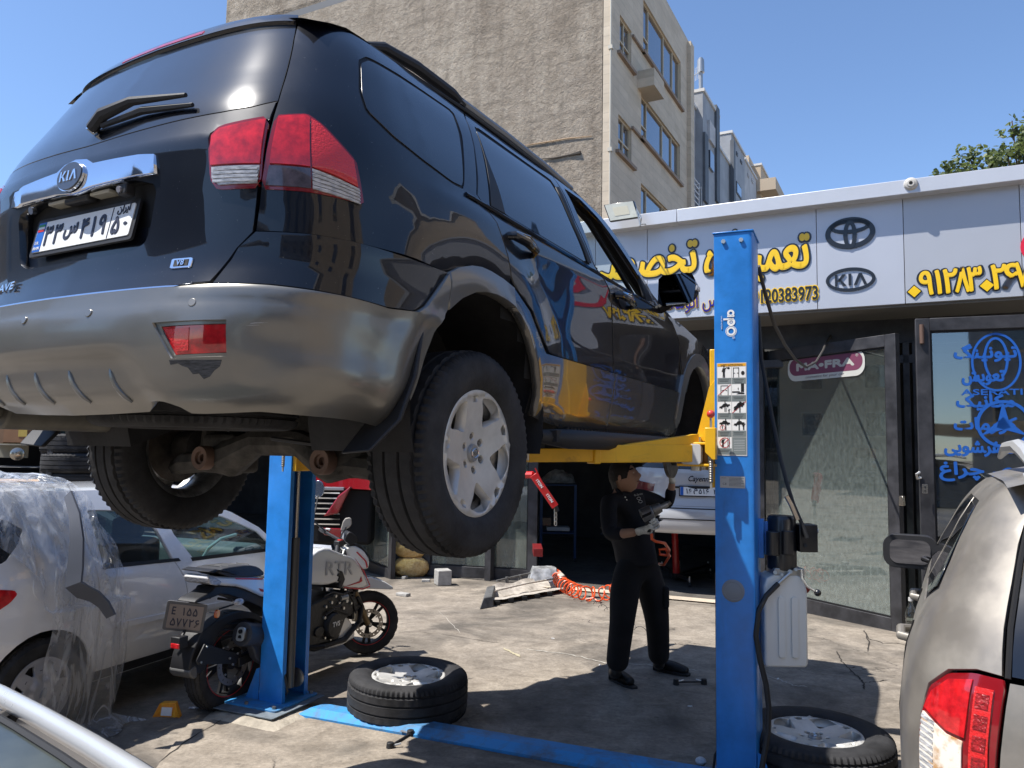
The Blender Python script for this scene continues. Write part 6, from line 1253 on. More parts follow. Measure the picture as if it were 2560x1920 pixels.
c0_, c1_ = tz(1612, 163, .6), tz(1640, 262, .6); MB().box(K+FA*.62+FN*(c0_[0]+c1_[0])/2+UP*((c0_[1]+c1_[1])/2), (.6, abs(c1_[0]-c0_[0])*.9, abs(c0_[1]-c1_[1])*.72), (FA, FN, UP)).build('stone_box', stone, bld, world=True)
MB().box(K+FA*.40+FN*(TF-.35)+UP*HB/2, (.16, .55, HB-.3), (FA, FN, UP)).build('corner_pilaster', stone, bld, world=True)
dpz = MB().tube([K+FA*.30-FN*.06+UP*z for z in (.2, 6, 12, HB)], .035, 8).build('drain_pipe', mat('pale pipe', (.5, .46, .38), .6), bld, world=True)
for z in (tz(1500, 117)[1], tz(1497, 372)[1], 4): MB().box(K+FA*.30-FN*.05+UP*z, (.14, .12, .12), (FA, FN, UP)).build('pipe_clamp', mat('pale pipe', (.5, .46, .38)), dpz, world=True)
def bwp(px, py): d = ray(px, py); t = (K-O).dot(FN)/d.dot(FN); return O+d*t-FN*.03
MB().tube([bwp(1345, 399), bwp(1385, 396), bwp(1420, 389), bwp(1452, 382)], [.01, .028, .025, .07], 6).build('wall_crack', mat('crack shade', (.10, .085, .07), 1), bld, world=True)
MB().tube([bwp(1300, 366), bwp(1360, 357), bwp(1420, 347), bwp(1480, 341)], [.008, .02, .02, .01], 6).build('render_ridge', mat('orange render', (.45, .31, .19), 1), bld, world=True)
# houses further along the same street
def block(label, px0, px1, ytop, m_, out=0.0, back=9, z_=None, name='house', side=None):
    t0 = tz(px0, ytop, out)[0]; t1 = tz(px1, ytop, out)[0]; z = z_ or tz((px0+px1)/2, ytop, out)[1]
    h_ = thing(name, label, 'building', K+FA*(out-back/2)+FN*(t0+t1)/2, -SY)
    MB().box(K+FA*(out-back/2)+FN*(t0+t1)/2+UP*z/2, (back, t1-t0-.02, z), (FA, FN, UP)).build('wall', m_, h_, world=True)
    MB().box(K+FA*(out-back/2)+FN*(t0+t1)/2+UP*(z+.07), (back+.16, t1-t0+.06, .14), (FA, FN, UP)).build('coping', mat('pale coping', (.6, .58, .55)), h_, world=True)
    return h_, t0, t1, z
def winp(h_, px0, yt, px1, yb, out, m_=None, fr=None, nm='window'):
    a, zt = tz(px0, yt, out); b_, zb = tz(px1, yb, out)
    f_ = MB().box(K+FA*(out+.01)+FN*(a+b_)/2+UP*(zt+zb)/2, (.07, b_-a, zt-zb), (FA, FN, UP)).build(nm, fr or white_st, h_, world=True)
    MB().box(K+FA*(out+.04)+FN*(a+b_)/2+UP*(zt+zb)/2, (.03, max(.05, b_-a-.16), zt-zb-.18), (FA, FN, UP)).build('pane', m_ or wgl, f_, world=True); return f_
h2, t0, t1, z_ = block('old pale grey house with slit windows beside the beige building', 1711, 1757, 268, white_st, 0)
z_top = z_
for x0, yt, x1, yb in ((1717, 362, 1729, 438), (1740, 398, 1751, 468)):
    winp(h2, x0, yt, x1, yb, 0); a, zz = tz(x0-2, yb+4, 0); b_, _ = tz(x1+3, yb, 0); rl = MB()
    for k in range(5): rl.box(K+FA*.28+FN*(a+b_)/2+UP*(zz-.25*k), (.03, b_-a, .05), (FA, FN, UP))
    for q_ in (a, b_): rl.box(K+FA*.28+FN*q_+UP*(zz-.5), (.04, .05, 1.1), (FA, FN, UP)); rl.box(K+FA*.14+FN*q_+UP*zz, (.28, .05, .05), (FA, FN, UP))
    rl.build('window_railing', mat('white iron', (.6, .6, .6), .5), h2, world=True)
for x0, yt, x1, yb in ((1718, 282, 1723, 296), (1727, 298, 1732, 312), (1740, 318, 1744, 332), (1748, 332, 1753, 346)): winp(h2, x0, yt, x1, yb, 0, dark, nm='vent_hole')
h3, t0, t1, z_ = block('narrow stair tower of grey stone with a metal flue on its roof', 1757, 1796, 262, lt_st, .35)
for x0, yt, x1, yb, mm_ in ((1757, 330, 1766, 512, dk_st), (1769, 300, 1783, 370, white_st), (1770, 375, 1780, 432, wgl), (1786, 262, 1795, 512, dk_st)): 
    a, zt = tz(x0, yt, .35); b_, zb = tz(x1, yb, .35); MB().box(K+FA*.40+FN*(a+b_)/2+UP*(zt+zb)/2, (.12, b_-a, zt-zb), (FA, FN, UP)).build('stone_band' if mm_ is not wgl else 'window', mm_, h3, world=True)
ft, fz = tz(1752, 236, -1); fb = K+FA*-1+FN*ft; fl2 = MB().cyl(fb+UP*(fz-3), fb+UP*(fz+1.2), .11, n=14); fl2.cyl(fb+UP*(fz+1.2), fb+UP*(fz+1.9), .2, .18, 14); fl2.cyl(fb+UP*(fz+1.9), fb+UP*(fz+2.0), .12, n=14)
fl2.build('flue', mat('galvanised flue', (.38, .39, .40), .4, metal=.6), h3, world=True)
an = MB(); q0 = fb+UP*(fz+1.3); q1 = q0-FA*0+FN*-1.6+UP*-1.9; q1 = V(at(1713, 203, fb.y-2)); an.tube([q0, q1], .03, 5); d_ = (q1-q0)
for k in range(9): c = q0+d_*(.15+.1*k); an.tube([c-UP*.35, c+UP*.35], .018, 4)
an.build('tv_antenna', mat('white iron', (.6, .6, .6)), h3, world=True)
pr_ = MB().grid(lambda u, v: BWp2(u, v), 1, 1) if False else None
a, z0_ = tz(1713, 250, -1.2); b_, _z = tz(1756, 250, -1.2); sh_m = mat('white plastic sheeting', (.62, .62, .62), .6, var=.1, vscale=1, bump=.4, bscale=3)
MB().box(K-FA*1.2+FN*(a+b_)/2+UP*(z0_-1.5), (.3, b_-a, 3.6), (FA, FN, UP)).build('roof_sheeting', sh_m, h2, world=True)
h4, t0, t1, z_ = block('house with a brown rendered gable and pale stone front, third along the street', 1796, 1834, 400, lt_st, 0)
a, zt = tz(1798, 352, -1.0); b_, _ = tz(1826, 352, -1.0); MB().box(K-FA*3+FN*(a+b_)/2+UP*(zt/2+zt*.25), (5, b_-a, zt*.5), (FA, FN, UP)).build('gable', grap, h4, world=True)
h5, t0, t1, z_ = block('grey stone house with tall windows, fourth along the street', 1828, 1861, 362, lt_st, .1)
for x0, yt, x1, yb in ((1840, 378, 1843, 392), (1850, 398, 1854, 412), (1840, 452, 1852, 500)): winp(h5, x0, yt, x1, yb, .1, dark if yb < 450 else wgl, dk_st)
a, zt = tz(1828, 350, .12); b_, _ = tz(1832, 350, .12); MB().box(K+FA*.16+FN*(a+b_)/2+UP*zt/2, (.2, b_-a, zt), (FA, FN, UP)).build('dark_band', dk_st, h5, world=True)
h6, t0, t1, z_ = block('pale house with small square windows, fifth along the street', 1861, 1890, 425, white_st, 0)
for x0, yt, x1, yb in ((1868, 432, 1872, 446), (1878, 446, 1882, 460)): winp(h6, x0, yt, x1, yb, 0, dark)
a, zt = tz(1872, 388, -.6); b_, _ = tz(1896, 388, -.6); MB().box(K-FA*2.6+FN*(a+b_)/2+UP*(zt/2), (4, b_-a, zt), (FA, FN, UP)).build('stair_head', mat('beige render', (.45, .36, .26), .8), h6, world=True)
h7, t0, t1, z_ = block('low beige house with a projecting canopy slab, last along the street', 1902, 1942, 452, mat('beige render', (.45, .36, .26)), 0)
a, zt = tz(1925, 446, .8); b_, _ = tz(1962, 446, .8); MB().box(K+FA*.4+FN*(a+b_)/2+UP*(zt), (1.2, (b_-a)*.7, .8), (FA, FN, UP)).build('canopy', mat('beige render', (.45, .36, .26)), h7, world=True)
# ---------------------------------------------------------------- tree over the sign
def leafy(name, label, base, h_, clumps, trunk_r, leaf, n_leaf, lm, seed=1):
    rd = random.Random(seed); t = thing(name, label, 'tree', base); base = V(base); tk = MB(); tm = mat('bark', (.12, .09, .065), .9, var=.3, vscale=8, bump=.5, bscale=20)
    top = base+UP*h_*.55; tk.tube([base-UP*.2, base+UP*h_*.25+V((.1, 0, 0)), top], [trunk_r, trunk_r*.8, trunk_r*.5], 10)
    for c, r_ in clumps: c = V(c); mid = top.lerp(c, .5)+V((rd.uniform(-.2, .2), rd.uniform(-.2, .2), -.1)); tk.tube([top-UP*.2, mid, c], [trunk_r*.4, trunk_r*.22, .015], 6)
    tk.build('trunk', tm, t, world=True)
    b = MB(); tot = sum(r_**2 for c, r_ in clumps); vs = []; fs = []
    for c, r_ in clumps:
        c = V(c); subs = [c+V((rd.gauss(0, 1), rd.gauss(0, 1), rd.gauss(0, 1)))*r_*.42 for _ in range(max(4, int(22*r_)))]
        for _ in range(int(n_leaf*r_*r_/tot)):
            s_ = rd.choice(subs); p = s_+V((rd.gauss(0, 1), rd.gauss(0, 1), rd.gauss(0, 1)))*r_*.13; d = V((rd.gauss(0, 1), rd.gauss(0, 1), rd.gauss(0, .6)-.3)).normalized(); n_ = V((rd.gauss(0, 1), rd.gauss(0, 1), rd.gauss(0, 1)+.8)).normalized(); w = d.cross(n_).normalized()*leaf*.32; l_ = d*leaf*rd.uniform(.7, 1.2)
            k = len(vs); vs += [p, p+l_*.35+w, p+l_*.75+w*.6, p+l_, p+l_*.75-w*.6, p+l_*.35-w]; fs.append(tuple(range(k, k+6)))
    b.add(vs, fs); tag(b.build('crown', lm, t, world=True, smooth=0, recalc=False), kind='stuff'); return t
def leafm(name, c):
    m = mat(name, c, .55, var=.35, vscale=2.5); nt = m.node_tree; b = nt.nodes['Principled BSDF']; tl = nt.nodes.new('ShaderNodeBsdfTranslucent'); tl.inputs[0].default_value = (c[0]*1.6, c[1]*1.7, c[2], 1); mx = nt.nodes.new('ShaderNodeMixShader'); mx.inputs[0].default_value = .3
    nt.links.new(b.outputs[0], mx.inputs[1]); nt.links.new(tl.outputs[0], mx.inputs[2]); nt.links.new(mx.outputs[0], nt.nodes['Material Output'].inputs[0]); return m
lm1 = leafm('mulberry leaf', (.12, .15, .07)); Yt = 19
cl_ = [(at(x, y, Yt+dy), r_) for x, y, r_, dy in ((2340, 432, .22, 0), (2375, 418, .24, .3), (2425, 392, .42, 0), (2470, 388, .48, .6), (2520, 380, .50, 0), (2440, 420, .5, 0), (2500, 420, .6, .4), (2560, 400, .6, 0), (2545, 330, .26, 0), (2558, 350, .35, .2), (2530, 302, .14, 0), (2600, 360, .8, 0), (2640, 420, .9, 0), (2580, 450, .9, .5), (2420, 450, .6, 0))]
leafy('street_tree', 'leafy green tree showing above the right end of the sign', (at(2560, 600, Yt).x, Yt, -.2), 5.2, cl_, .16, .15, 2700, lm1, 3)
# ---------------------------------------------------------------- the other side of the street (seen in paint and glass)
bei = mat('sunlit beige render', (.46, .36, .25), .85, var=.12, vscale=.5)
def opp(label, c, w_, d_, h_, m_, rz, floors, nwin, ww=1.3):
    t = thing('street_building', label, 'building', (c[0], c[1], 0), R(rz)); MB().box((0, 0, h_/2), (w_, d_, h_)).build('wall', m_, t); MB().box((0, 0, h_+.15), (w_+.4, d_+.4, .3)).build('coping', mat('pale coping', (.6, .58, .55)), t)
    for f_ in range(floors):
        for k in range(nwin):
            x = -w_/2+w_*(k+.5)/nwin; z = 3.6+f_*3.2
            for yy in (-d_/2, d_/2):
                if z+1.4 < h_: fw_ = MB().box((x, yy, z+.3), (ww+.2, .12, 1.7)).build('window', fr_b, t); MB().box((x, yy*1.002+(.04 if yy > 0 else -.04), z+.3), (ww, .08, 1.5)).build('pane', wgl, fw_)
    return t
opp('beige rendered building beyond the frame behind the workshop on the right', (24.5, 11.5), 9, 8, 15, bei, 66, 2, 3)
opp('plain beige building beyond the frame right of the street', (17.5, -13.5), 18, 8, 13.5, bei, 48, 3, 3)
opp('grey stone building across the street behind the camera', (6, -27), 16, 9, 13, lt_st, 4, 3, 5)
opp('dark stone building across the street behind the camera on the left', (-14, -26), 14, 9, 10, dk_st, -4, 2, 4)
opp('dark grey building beyond the left edge of the frame', (-37, -12), 12, 9, 16, dk_st, 95, 2, 4)
opp('taller grey building beyond the left edge of the frame', (-42, 8), 14, 9, 14, lt_st, 88, 3, 4)
opp('long low row of closed shops beyond the left edge of the frame', (-29, -3), 18, 6, 4.6, white_st, 92, 1, 6)
opp('pale block of flats further beyond the left edge of the frame', (-46, 24), 16, 9, 13, bei, 80, 3, 4)
leafy('far_tree', 'dark round tree standing beyond the left edge of the frame', (-24, 4.5, -.1), 6, [((-24, 4.5, 5), 1.4), ((-23.2, 4.9, 4), 1.1), ((-24.9, 4.2, 4.1), 1.1), ((-24, 4.5, 6.3), 1.0)], .2, .25, 2500, lm1, 8)
leafy('far_tree', 'round dark tree across the street behind the camera', (-4.5, -17, .1), 6, [((-4.5, -17, 5), 1.3), ((-3.6, -17, 4), 1.0), ((-5.4, -16.6, 4.1), 1.0), ((-4.4, -17, 6.2), .9)], .2, .22, 3000, lm1, 5)
cnp = thing('street_awning', 'long pale awning of a stall across the street', 'awning', (2, -13, 0)); MB().grid(lambda u, v: V((-5+10*u, -.5-1.6*v, 2.9-.4*v+.05*math.sin(u*20))), 20, 4).build('canvas', mat('pale canvas', (.5, .47, .4), .8), cnp)
for x in (-4.9, 4.9): MB().cyl((x, -.5, 0), (x, -.5, 2.9), .04).build('awning_pole', stl, cnp)
# ================================================================ WHEELS AND SMALL THINGS ON THE FLOOR
def lying_wheel(loc, rz, tilt, label):
    t = thing('alloy_wheel', label, 'wheel', loc, rz, 'removed wheels lying on the floor'); ty = make_tyre(t); ty.rotation_euler = (-math.pi/2+tilt, 0, 0); ty.location = (0, 0, .133)
    copy_tree(rimproto, ty); return t
c = at(1022, 1656, 5.16); lying_wheel((c.x, 5.16, gz(0, 5.16)), .4, R(1.5), 'tyre with silver alloy rim lying flat beside the blue floor cover')
c = at(2036, 1784, 4.16); lying_wheel((c.x, 4.16, gz(0, 4.16)), 1.3, 0, 'tyre with silver alloy rim lying flat in the shade below the white oil tank')
def link(p0, p1, label):
    p0 += V((0, 0, .02)); p1 += V((0, 0, .02)); t = thing('stabiliser_link', label, 'car part', (p0+p1)/2); MB().cyl(p0, p1, .007, n=8).build('rod', rub, t, world=True)
    for p, s_ in ((p0, 1), (p1, -1)): MB().cyl(p-V((0, 0, .02)), p+V((0, 0, .022)), .024, .020, 14).build('ball_joint', rub, t, world=True, bevel=.003); MB().cyl(p, p+V((.06*s_, .012, .012)), .006, n=8).build('stud', stl, t, world=True)
link(gp(975, 1875), gp(1026, 1843), 'short black drop link lying in the sun in front of the blue floor cover'); link(gp(1690, 1712), gp(1760, 1711), 'short black drop link lying in the shade beside the near post')
ob = thing('cardboard_box', 'small crushed orange and yellow box on the floor by the draped car', 'box', gp(420, 1788)); q = gp(420, 1790)
orb = mat('orange box print', (.75, .24, .02), .55, col2=(.80, .42, .03), vscale=25); b = MB(); w_ = at(452, 1780, q.y).x-at(388, 1780, q.y).x
b.hexa([q+V((-.055, -.02, 0)), q+V((.06, -.03, 0)), q+V((.055, .03, 0)), q+V((-.05, .04, 0)), q+V((-.05, -.005, .08)), q+V((.052, -.012, .085)), q+V((.045, .03, .085)), q+V((-.045, .04, .08))]); b.build('carton_body', orb, ob, world=True, bevel=.003)
for sg in (-1, 1): MB().hexa([q+V((sg*.055, -.02, 0)), q+V((sg*.085, -.03, 0)), q+V((sg*.08, .02, .0)), q+V((sg*.05, .03, 0)), q+V((sg*.045, -.01, .078)), q+V((sg*.05, -.015, .08)), q+V((sg*.05, .02, .075)), q+V((sg*.04, .03, .075))]).build('carton_flap', orb, ob, world=True)
MB().hexa([q+V((-.034, -.030, .012)), q+V((.034, -.036, .012)), q+V((.034, -.030, .012)), q+V((-.034, -.024, .012)), q+V((-.034, -.020, .058)), q+V((.034, -.026, .058)), q+V((.034, -.018, .058)), q+V((-.034, -.012, .058))]).build('box_label', wht, ob, world=True)
q = gp(490, 1772); tag(MB().grid(lambda u, v: q+V(((u-.5)*.09, (v-.5)*.035, .008+.012*noise.noise(V((u*6, v*5, 1))))), 12, 6).build('foil_wrapper', mat('crumpled foil wrap', (.4, .4, .4))), 'silver foil wrapper beside the orange box', 'wrapper')
q = gp(1752, 1912); tag(MB().ball(q+V((0, 0, .02)), .03, 12, (1, 1, .7)).build('paper_scrap', mat('white paper', (.7, .7, .7), .9, bump=1, bscale=40)), 'crumpled white paper scrap at the foot of the near post', 'paper')
for i, (x, y) in enumerate(((1725, 1767), (1945, 1698), (1108, 1685), (1382, 1597), (1128, 1840), (1500, 1664))):
    q = gp(x, y); o_ = MB().box((0, 0, .004), (.03, .010, .006)).build('litter_scrap', mat('white paper', (.7, .7, .7))); o_.location = q; o_.rotation_euler = (0, 0, i); tag(o_, ('pale scrap left of the near post in the shade', 'pale scrap below the white oil tank', 'pale scrap on the floor right of the lying wheel', 'white speck on the sunny concrete', 'pale scrap in front of the floor cover', 'white speck at the shadow edge by the mechanic')[i], 'litter')
q = gp(560, 1812); o_ = MB().box((0, 0, .004), (.16, .008, .006)).build('wire_piece', rub); q = gp(612, 1862); o_.location = q; o_.rotation_euler = (0, 0, -.02); tag(o_, 'thin dark wire scrap on the sunlit apron', 'wire')
Yw = 7.75; c = at(2278, 1545, Yw); bt_ = thing('plastic_bottle', 'empty clear plastic bottle standing behind the grey car mirror', 'bottle', (c.x, Yw, gz(0, Yw)))
hb_ = c.z-gz(0, Yw)*0; H0 = .30; MB().lathe([(0, 0), (.042, .004), (.045, .02), (.042, .05), (.045, .08), (.042, .12), (.045, .16), (.040, .20), (.018, .255), (.015, .27), (.015, .285)], (0, 0, 0), (0, 0, 1), 20).build('bottle_body', glassy('thin bottle plastic', (.88, .92, .95), refl=.10), bt_); MB().cyl((0, 0, .28), (0, 0, .305), .018, n=14).build('bottle_cap', pg, bt_)
bt_.scale = (1.25, 1.25, 1.35)
# ================================================================ WHITE HATCHBACK UNDER PLASTIC
HP = V((-2.65, 4.35, 0)); hb = thing('white_hatchback', 'white hatchback at the left, partly wrapped in clear plastic sheeting', 'car', (HP.x, HP.y, gz(0, 5)), R(90-21))
wp_ = mat('white car paint', (.74, .75, .77), .28, coat=1, coatr=.03, rvar=.06, vscale=2); wm = mat('satin silver cap', (.38, .38, .40), .42, metal=.5, var=.1, vscale=15)
hz0 = gz(0, 5)
def Hs(x, z):
    z1 = z; y = .035*(max(0, .62-z)/.4)**2+.012*((z-.7)/.2)**2*(z < .9)+(0 if z < .90 else .012+.40*(z-.90)+.25*(z-.90)**2); y += .55*max(0, -x-.22)**1.7+.10*max(0, x-2.35)**2
    return V((x, y, z1-hz0))
HW = 1.66
HsL = lambda x, z: (lambda p: V((p.x, HW-p.y, p.z)))(Hs(x, z))
arc = lambda cx, r_=.345, z0=.295: [(cx+r_*math.cos(R(q_)), z0+r_*math.sin(R(q_))) for q_ in range(180, -1, -12)]
lampH = chaikin([(-.30, .845), (-.18, .912), (-.085, .896), (-.068, .871), (-.11, .833), (-.18, .80), (-.30, .80)], 1, .15)
qgl = chaikin([(-.30, 1.30), (-.12, 1.292), (-.016, 1.252), (.053, 1.205), (-.006, 1.125), (-.10, 1.045), (-.30, 1.0)], 1, .1)
rq = [(-.62, .42), (-.24, .40), (-.23, .30)]+arc(.12)+[(.475, .24), (.47, .62), (.445, .93), (.43, 1.10), (.46, 1.30), (.46, 1.40), (.10, 1.42), (-.2, 1.40), (-.45, 1.20), (-.62, .95)]
rdw = [(.50, 1.285), (.93, 1.255), (.985, 1.12), (1.10, .915), (.63, .94), (.50, .945)]
rdp = [(.48, .24), (1.137, .24), (1.19, .50), (1.18, .66), (1.15, .78), (1.05, .918), (.99, 1.10), (.945, 1.29), (.94, 1.395), (.466, 1.402), (.466, 1.30), (.437, 1.10), (.452, .93), (.477, .62)]
fdw = [(1.235, .903), (1.12, 1.08), (1.08, 1.25), (1.35, 1.235), (1.647, 1.165), (1.97, 1.03), (2.12, .88)]
fdp = [(1.145, .24), (2.18, .25), (2.22, .60), (2.20, .87), (2.0, 1.055), (1.75, 1.19), (1.45, 1.30), (1.20, 1.37), (.95, 1.392), (.955, 1.29), (1.0, 1.10), (1.06, .92), (1.16, .78), (1.19, .66), (1.198, .50)]
tint2 = glassy('hatchback glass', (.62, .70, .70), refl=.04, dust=.04)
ffp = [(2.19, .25), (2.215, .27)]+arc(2.57, .345, .295)+[(2.93, .35), (3.05, .45), (3.05, .70), (2.75, .80), (2.45, .86), (2.23, .885), (2.228, .60)]
for Sf, fl_ in ((Hs, 1), (HsL, -1)):
    surf_patch(Sf, rq, 'rear_quarter', wp_, hb, depth=.02, holes=[lampH, qgl], g=.06, flip=fl_); surf_patch(Sf, qgl, 'quarter_window', gdk, hb, off=-.004, depth=.004, g=.06, flip=fl_); surf_patch(Sf, lampH, 'tail_light', redl, hb, off=.004, depth=.02, g=.03, flip=fl_)
    surf_patch(Sf, rdp, 'rear_door', wp_, hb, depth=.02, holes=[rdw], g=.06, flip=fl_, extra=lambda x, z: .006*hum(z, .62, .05)); surf_patch(Sf, fdp, 'front_door', wp_, hb, depth=.02, holes=[fdw], g=.06, flip=fl_, extra=lambda x, z: .006*hum(z, .62, .05)); surf_patch(Sf, ffp, 'front_fender', wp_, hb, depth=.02, g=.06, flip=fl_)
    for P_ in (rdw, fdw): surf_patch(Sf, P_, 'side_window', tint2, hb, off=-.012, depth=.001, g=.1, flip=fl_)
for P_ in ([(.50, .955), (.63, .950), (1.10, .925), (1.115, .905), (.63, .925), (.49, .93)], [(1.21, .915), (2.12, .888), (2.15, .862), (1.22, .890)]): surf_patch(Hs, P_, 'window_seal', gask, hb, off=.003, depth=.006, g=.1)
surf_patch(Hs, [(.60, .592), (1.12, .575), (1.12, .540), (.60, .556)], 'door_moulding', wp_, hb, off=.012, depth=.02, g=.1); surf_patch(Hs, [(1.215, .570), (2.18, .545), (2.18, .51), (1.215, .535)], 'door_moulding', wp_, hb, off=.012, depth=.02, g=.1)
surf_patch(Hs, ell(.075, .075, 28, .10, .885), 'fuel_flap', wp_, hb, off=.004, depth=.008, g=.05)
MB().grid(lambda u, v: (lambda x, a: V((x, a.y+(HW-2*a.y)*v, a.z+.035*math.sin(math.pi*v)**.5)))(-.35+1.75*u, Hs(-.35+1.75*u, 1.395-.02*abs(u-.4)-.05*max(0, .25-u)**1)), 16, 14).build('roof', wp_, hb, smooth=60)
MB().grid(lambda u, v: (lambda z: V((1.36+.95*u, Hs(0, z).y+(HW-2*Hs(0, z).y)*v, z-hz0)))(1.38-.50*u), 8, 8).build('windscreen', tint2, hb)
MB().grid(lambda u, v: V((2.25+.85*u, .10+(HW-.2)*v, .92-.16*u-.12*u**4+.03*math.sin(math.pi*v)-hz0)), 10, 12).build('bonnet', wp_, hb, smooth=60)
MB().grid(lambda u, v: V((-.35-.33*u, .22+(HW-.44)*v, 1.40-.50*u-hz0)), 6, 8).build('hatch_window', gdk, hb); MB().grid(lambda u, v: V((-.66-.06*math.sin(u*3), .12+(HW-.24)*v, .92-.60*u-hz0)), 6, 8).build('tailgate', wp_, hb)
MB().grid(lambda u, v: V((3.05+.08*math.sin(u*3), .10+(HW-.2)*v, .80-.55*u-hz0)), 6, 8).build('front_bumper', wp_, hb)
b = MB(); b.box((1.2, HW/2, .28), (3.4, HW-.12, .05)); b.build('floor_pan', dark, hb); b = MB(); b.box((2.0, HW/2, .78), (.34, HW-.3, .26)); b.build('dashboard', mat('teal grey dash', (.10, .15, .16), .6), hb, bevel=.05)
MB().lathe([(.17+.012*math.cos(q*.785), .012*math.sin(q*.785)) for q in range(8)], (1.72, 1.25, .86), (.9, 0, -.45), 24, closed=True).build('steering_wheel', rub, hb)
for x, y in ((1.15, .42), (1.15, 1.22), (.28, .42), (.28, 1.22)): b = MB(); b.box((x-.1, y, .78), (.14, .46, .56)); b.box((x+.15, y, .50), (.5, .48, .16)); b.box((x-.12, y, 1.12), (.10, .24, .14)); b.build('seat', mat('hatch seat cloth', (.045, .05, .055), .85), hb, bevel=.04)
MB().tube([(1.60, .30, .80-hz0), (1.64, .25, .92-hz0), (1.74, .23, .98-hz0), (1.9, .22, 1.0-hz0)], .012, 8).build('trim_arc', mat('teal trim', (.25, .42, .42), .4), hb)
mh = MB(); mh.ball((2.03, -.13, .945-hz0), .11, 16, (.8, 1.0, .72)); mh.build('door_mirror', wp_, hb, smooth=60); MB().ball((2.02, -.13, .90-hz0), .10, 14, (.8, 1.0, .62)).build('mirror_base', rub, hb); MB().tube([(2.05, .03, .89-hz0), (2.04, -.05, .90-hz0)], .03, 8).build('mirror_arm', rub, hb)
for x, nm in ((.12, 0), (2.57, 1)):
    for y, sg in ((.10, 1), (HW-.10, -1)):
        ty = make_tyre(hb, .300, .185, .19, (0, 1, 0), n=100); ty.location = (x, y, .295); ty.rotation_euler = (0, .3, 0 if sg > 0 else math.pi)
        slots = [[(.135*math.cos(a+da), .135*math.sin(a+da)) if r_ == 0 else (r_*math.cos(a+da), r_*math.sin(a+da)) for r_, da in ((.12, -.06), (.12, .06), (.168, .19), (.176, .0), (.168, -.19))] for a in [2*math.pi*k/8 for k in range(8)]]
        Sf = lambda a, b__: V((a, -.085-.022*(1-sstep(.05, .19, math.hypot(a, b__)))+.010*hum(math.hypot(a, b__), .088, .01), b__))
        cpn = surf_patch(Sf, ell(.195, .195, 48), 'wheel_cover', wm, ty, depth=.02, holes=slots, g=.03)
        MB().lathe([(0, -.06), (.185, -.06), (.19, .05)], (0, 0, 0), (0, 1, 0), 32).build('steel_rim', dark, cpn)
        for k in range(8): a = 2*math.pi*(k+.5)/8; MB().box((.115*math.cos(a), -.092, .115*math.sin(a)), (.032, .004, .016), (V((math.cos(a), 0, math.sin(a))), V((0, 1, 0)), V((-math.sin(a), 0, math.cos(a))))).build('cover_slot', dark, cpn)
        MB().prism(chaikin([(-.02, -.03), (.0, -.01), (.02, -.03), (.02, .01), (.005, .035), (-.01, .03), (-.02, .0)], 1), (0, -.108, 0), (1, 0, 0), (0, 0, 1), (0, -.003, 0)).build('cover_emblem', mat('cap grey', (.2, .2, .2)), cpn)
b = MB()
for xc in (.12, 2.57):
    P_ = [(xc+.35*math.cos(R(q_)), .30+.35*math.sin(R(q_))) for q_ in range(0, 181, 12)]; n_ = len(P_); b = MB(); b.add([V((x, .03, z)) for x, z in P_]+[V((x, .45, z)) for x, z in P_]+[V((xc, .45, .3))], [(i, i+1, n_+i+1, n_+i) for i in range(n_-1)]+[(n_+i, n_+i+1, 2*n_) for i in range(n_-1)]); b.build('arch_liner', dark, hb)
MB().box((-.27, .12, .13), (.025, .22, .26)).build('mud_flap', rub, hb, bevel=.01)
# clear plastic sheeting over it
pm = bpy.data.materials.new('clear plastic sheeting'); pm.use_nodes = True; nt = pm.node_tree; N = nt.nodes; Lk = nt.links.new; N.remove(N['Principled BSDF'])
tr = N.new('ShaderNodeBsdfTransparent'); gl = N.new('ShaderNodeBsdfGlossy'); gl.inputs['Roughness'].default_value = .12; df = N.new('ShaderNodeBsdfTranslucent'); df.inputs[0].default_value = (.85, .87, .9, 1); d2 = N.new('ShaderNodeBsdfDiffuse'); d2.inputs[0].default_value = (.8, .82, .85, 1)
tc = N.new('ShaderNodeTexCoord'); n1 = N.new('ShaderNodeTexNoise'); n1.inputs['Scale'].default_value = 4.2; n1.inputs['Detail'].default_value = 6; n1.inputs['Distortion'].default_value = 2.2; mp = N.new('ShaderNodeMapping'); mp.inputs['Scale'].default_value = (1.6, 1, .35); Lk(tc.outputs['Object'], mp.inputs[0]); Lk(mp.outputs[0], n1.inputs['Vector'])
bp = N.new('ShaderNodeBump'); bp.inputs['Strength'].default_value = .9; bp.inputs['Distance'].default_value = .03; Lk(n1.outputs[0], bp.inputs['Height']); Lk(bp.outputs[0], gl.inputs['Normal']); Lk(bp.outputs[0], d2.inputs['Normal'])
m1 = N.new('ShaderNodeMixShader'); m1.inputs[0].default_value = .5; Lk(df.outputs[0], m1.inputs[1]); Lk(d2.outputs[0], m1.inputs[2])
rg = N.new('ShaderNodeMath'); rg.operation = 'SUBTRACT'; rg.inputs[1].default_value = .5; Lk(n1.outputs[0], rg.inputs[0]); ra = N.new('ShaderNodeMath'); ra.operation = 'ABSOLUTE'; Lk(rg.outputs[0], ra.inputs[0])
mr = N.new('ShaderNodeMapRange'); mr.inputs[1].default_value = 0; mr.inputs[2].default_value = .07; mr.inputs[3].default_value = .52; mr.inputs[4].default_value = .20; Lk(ra.outputs[0], mr.inputs[0])
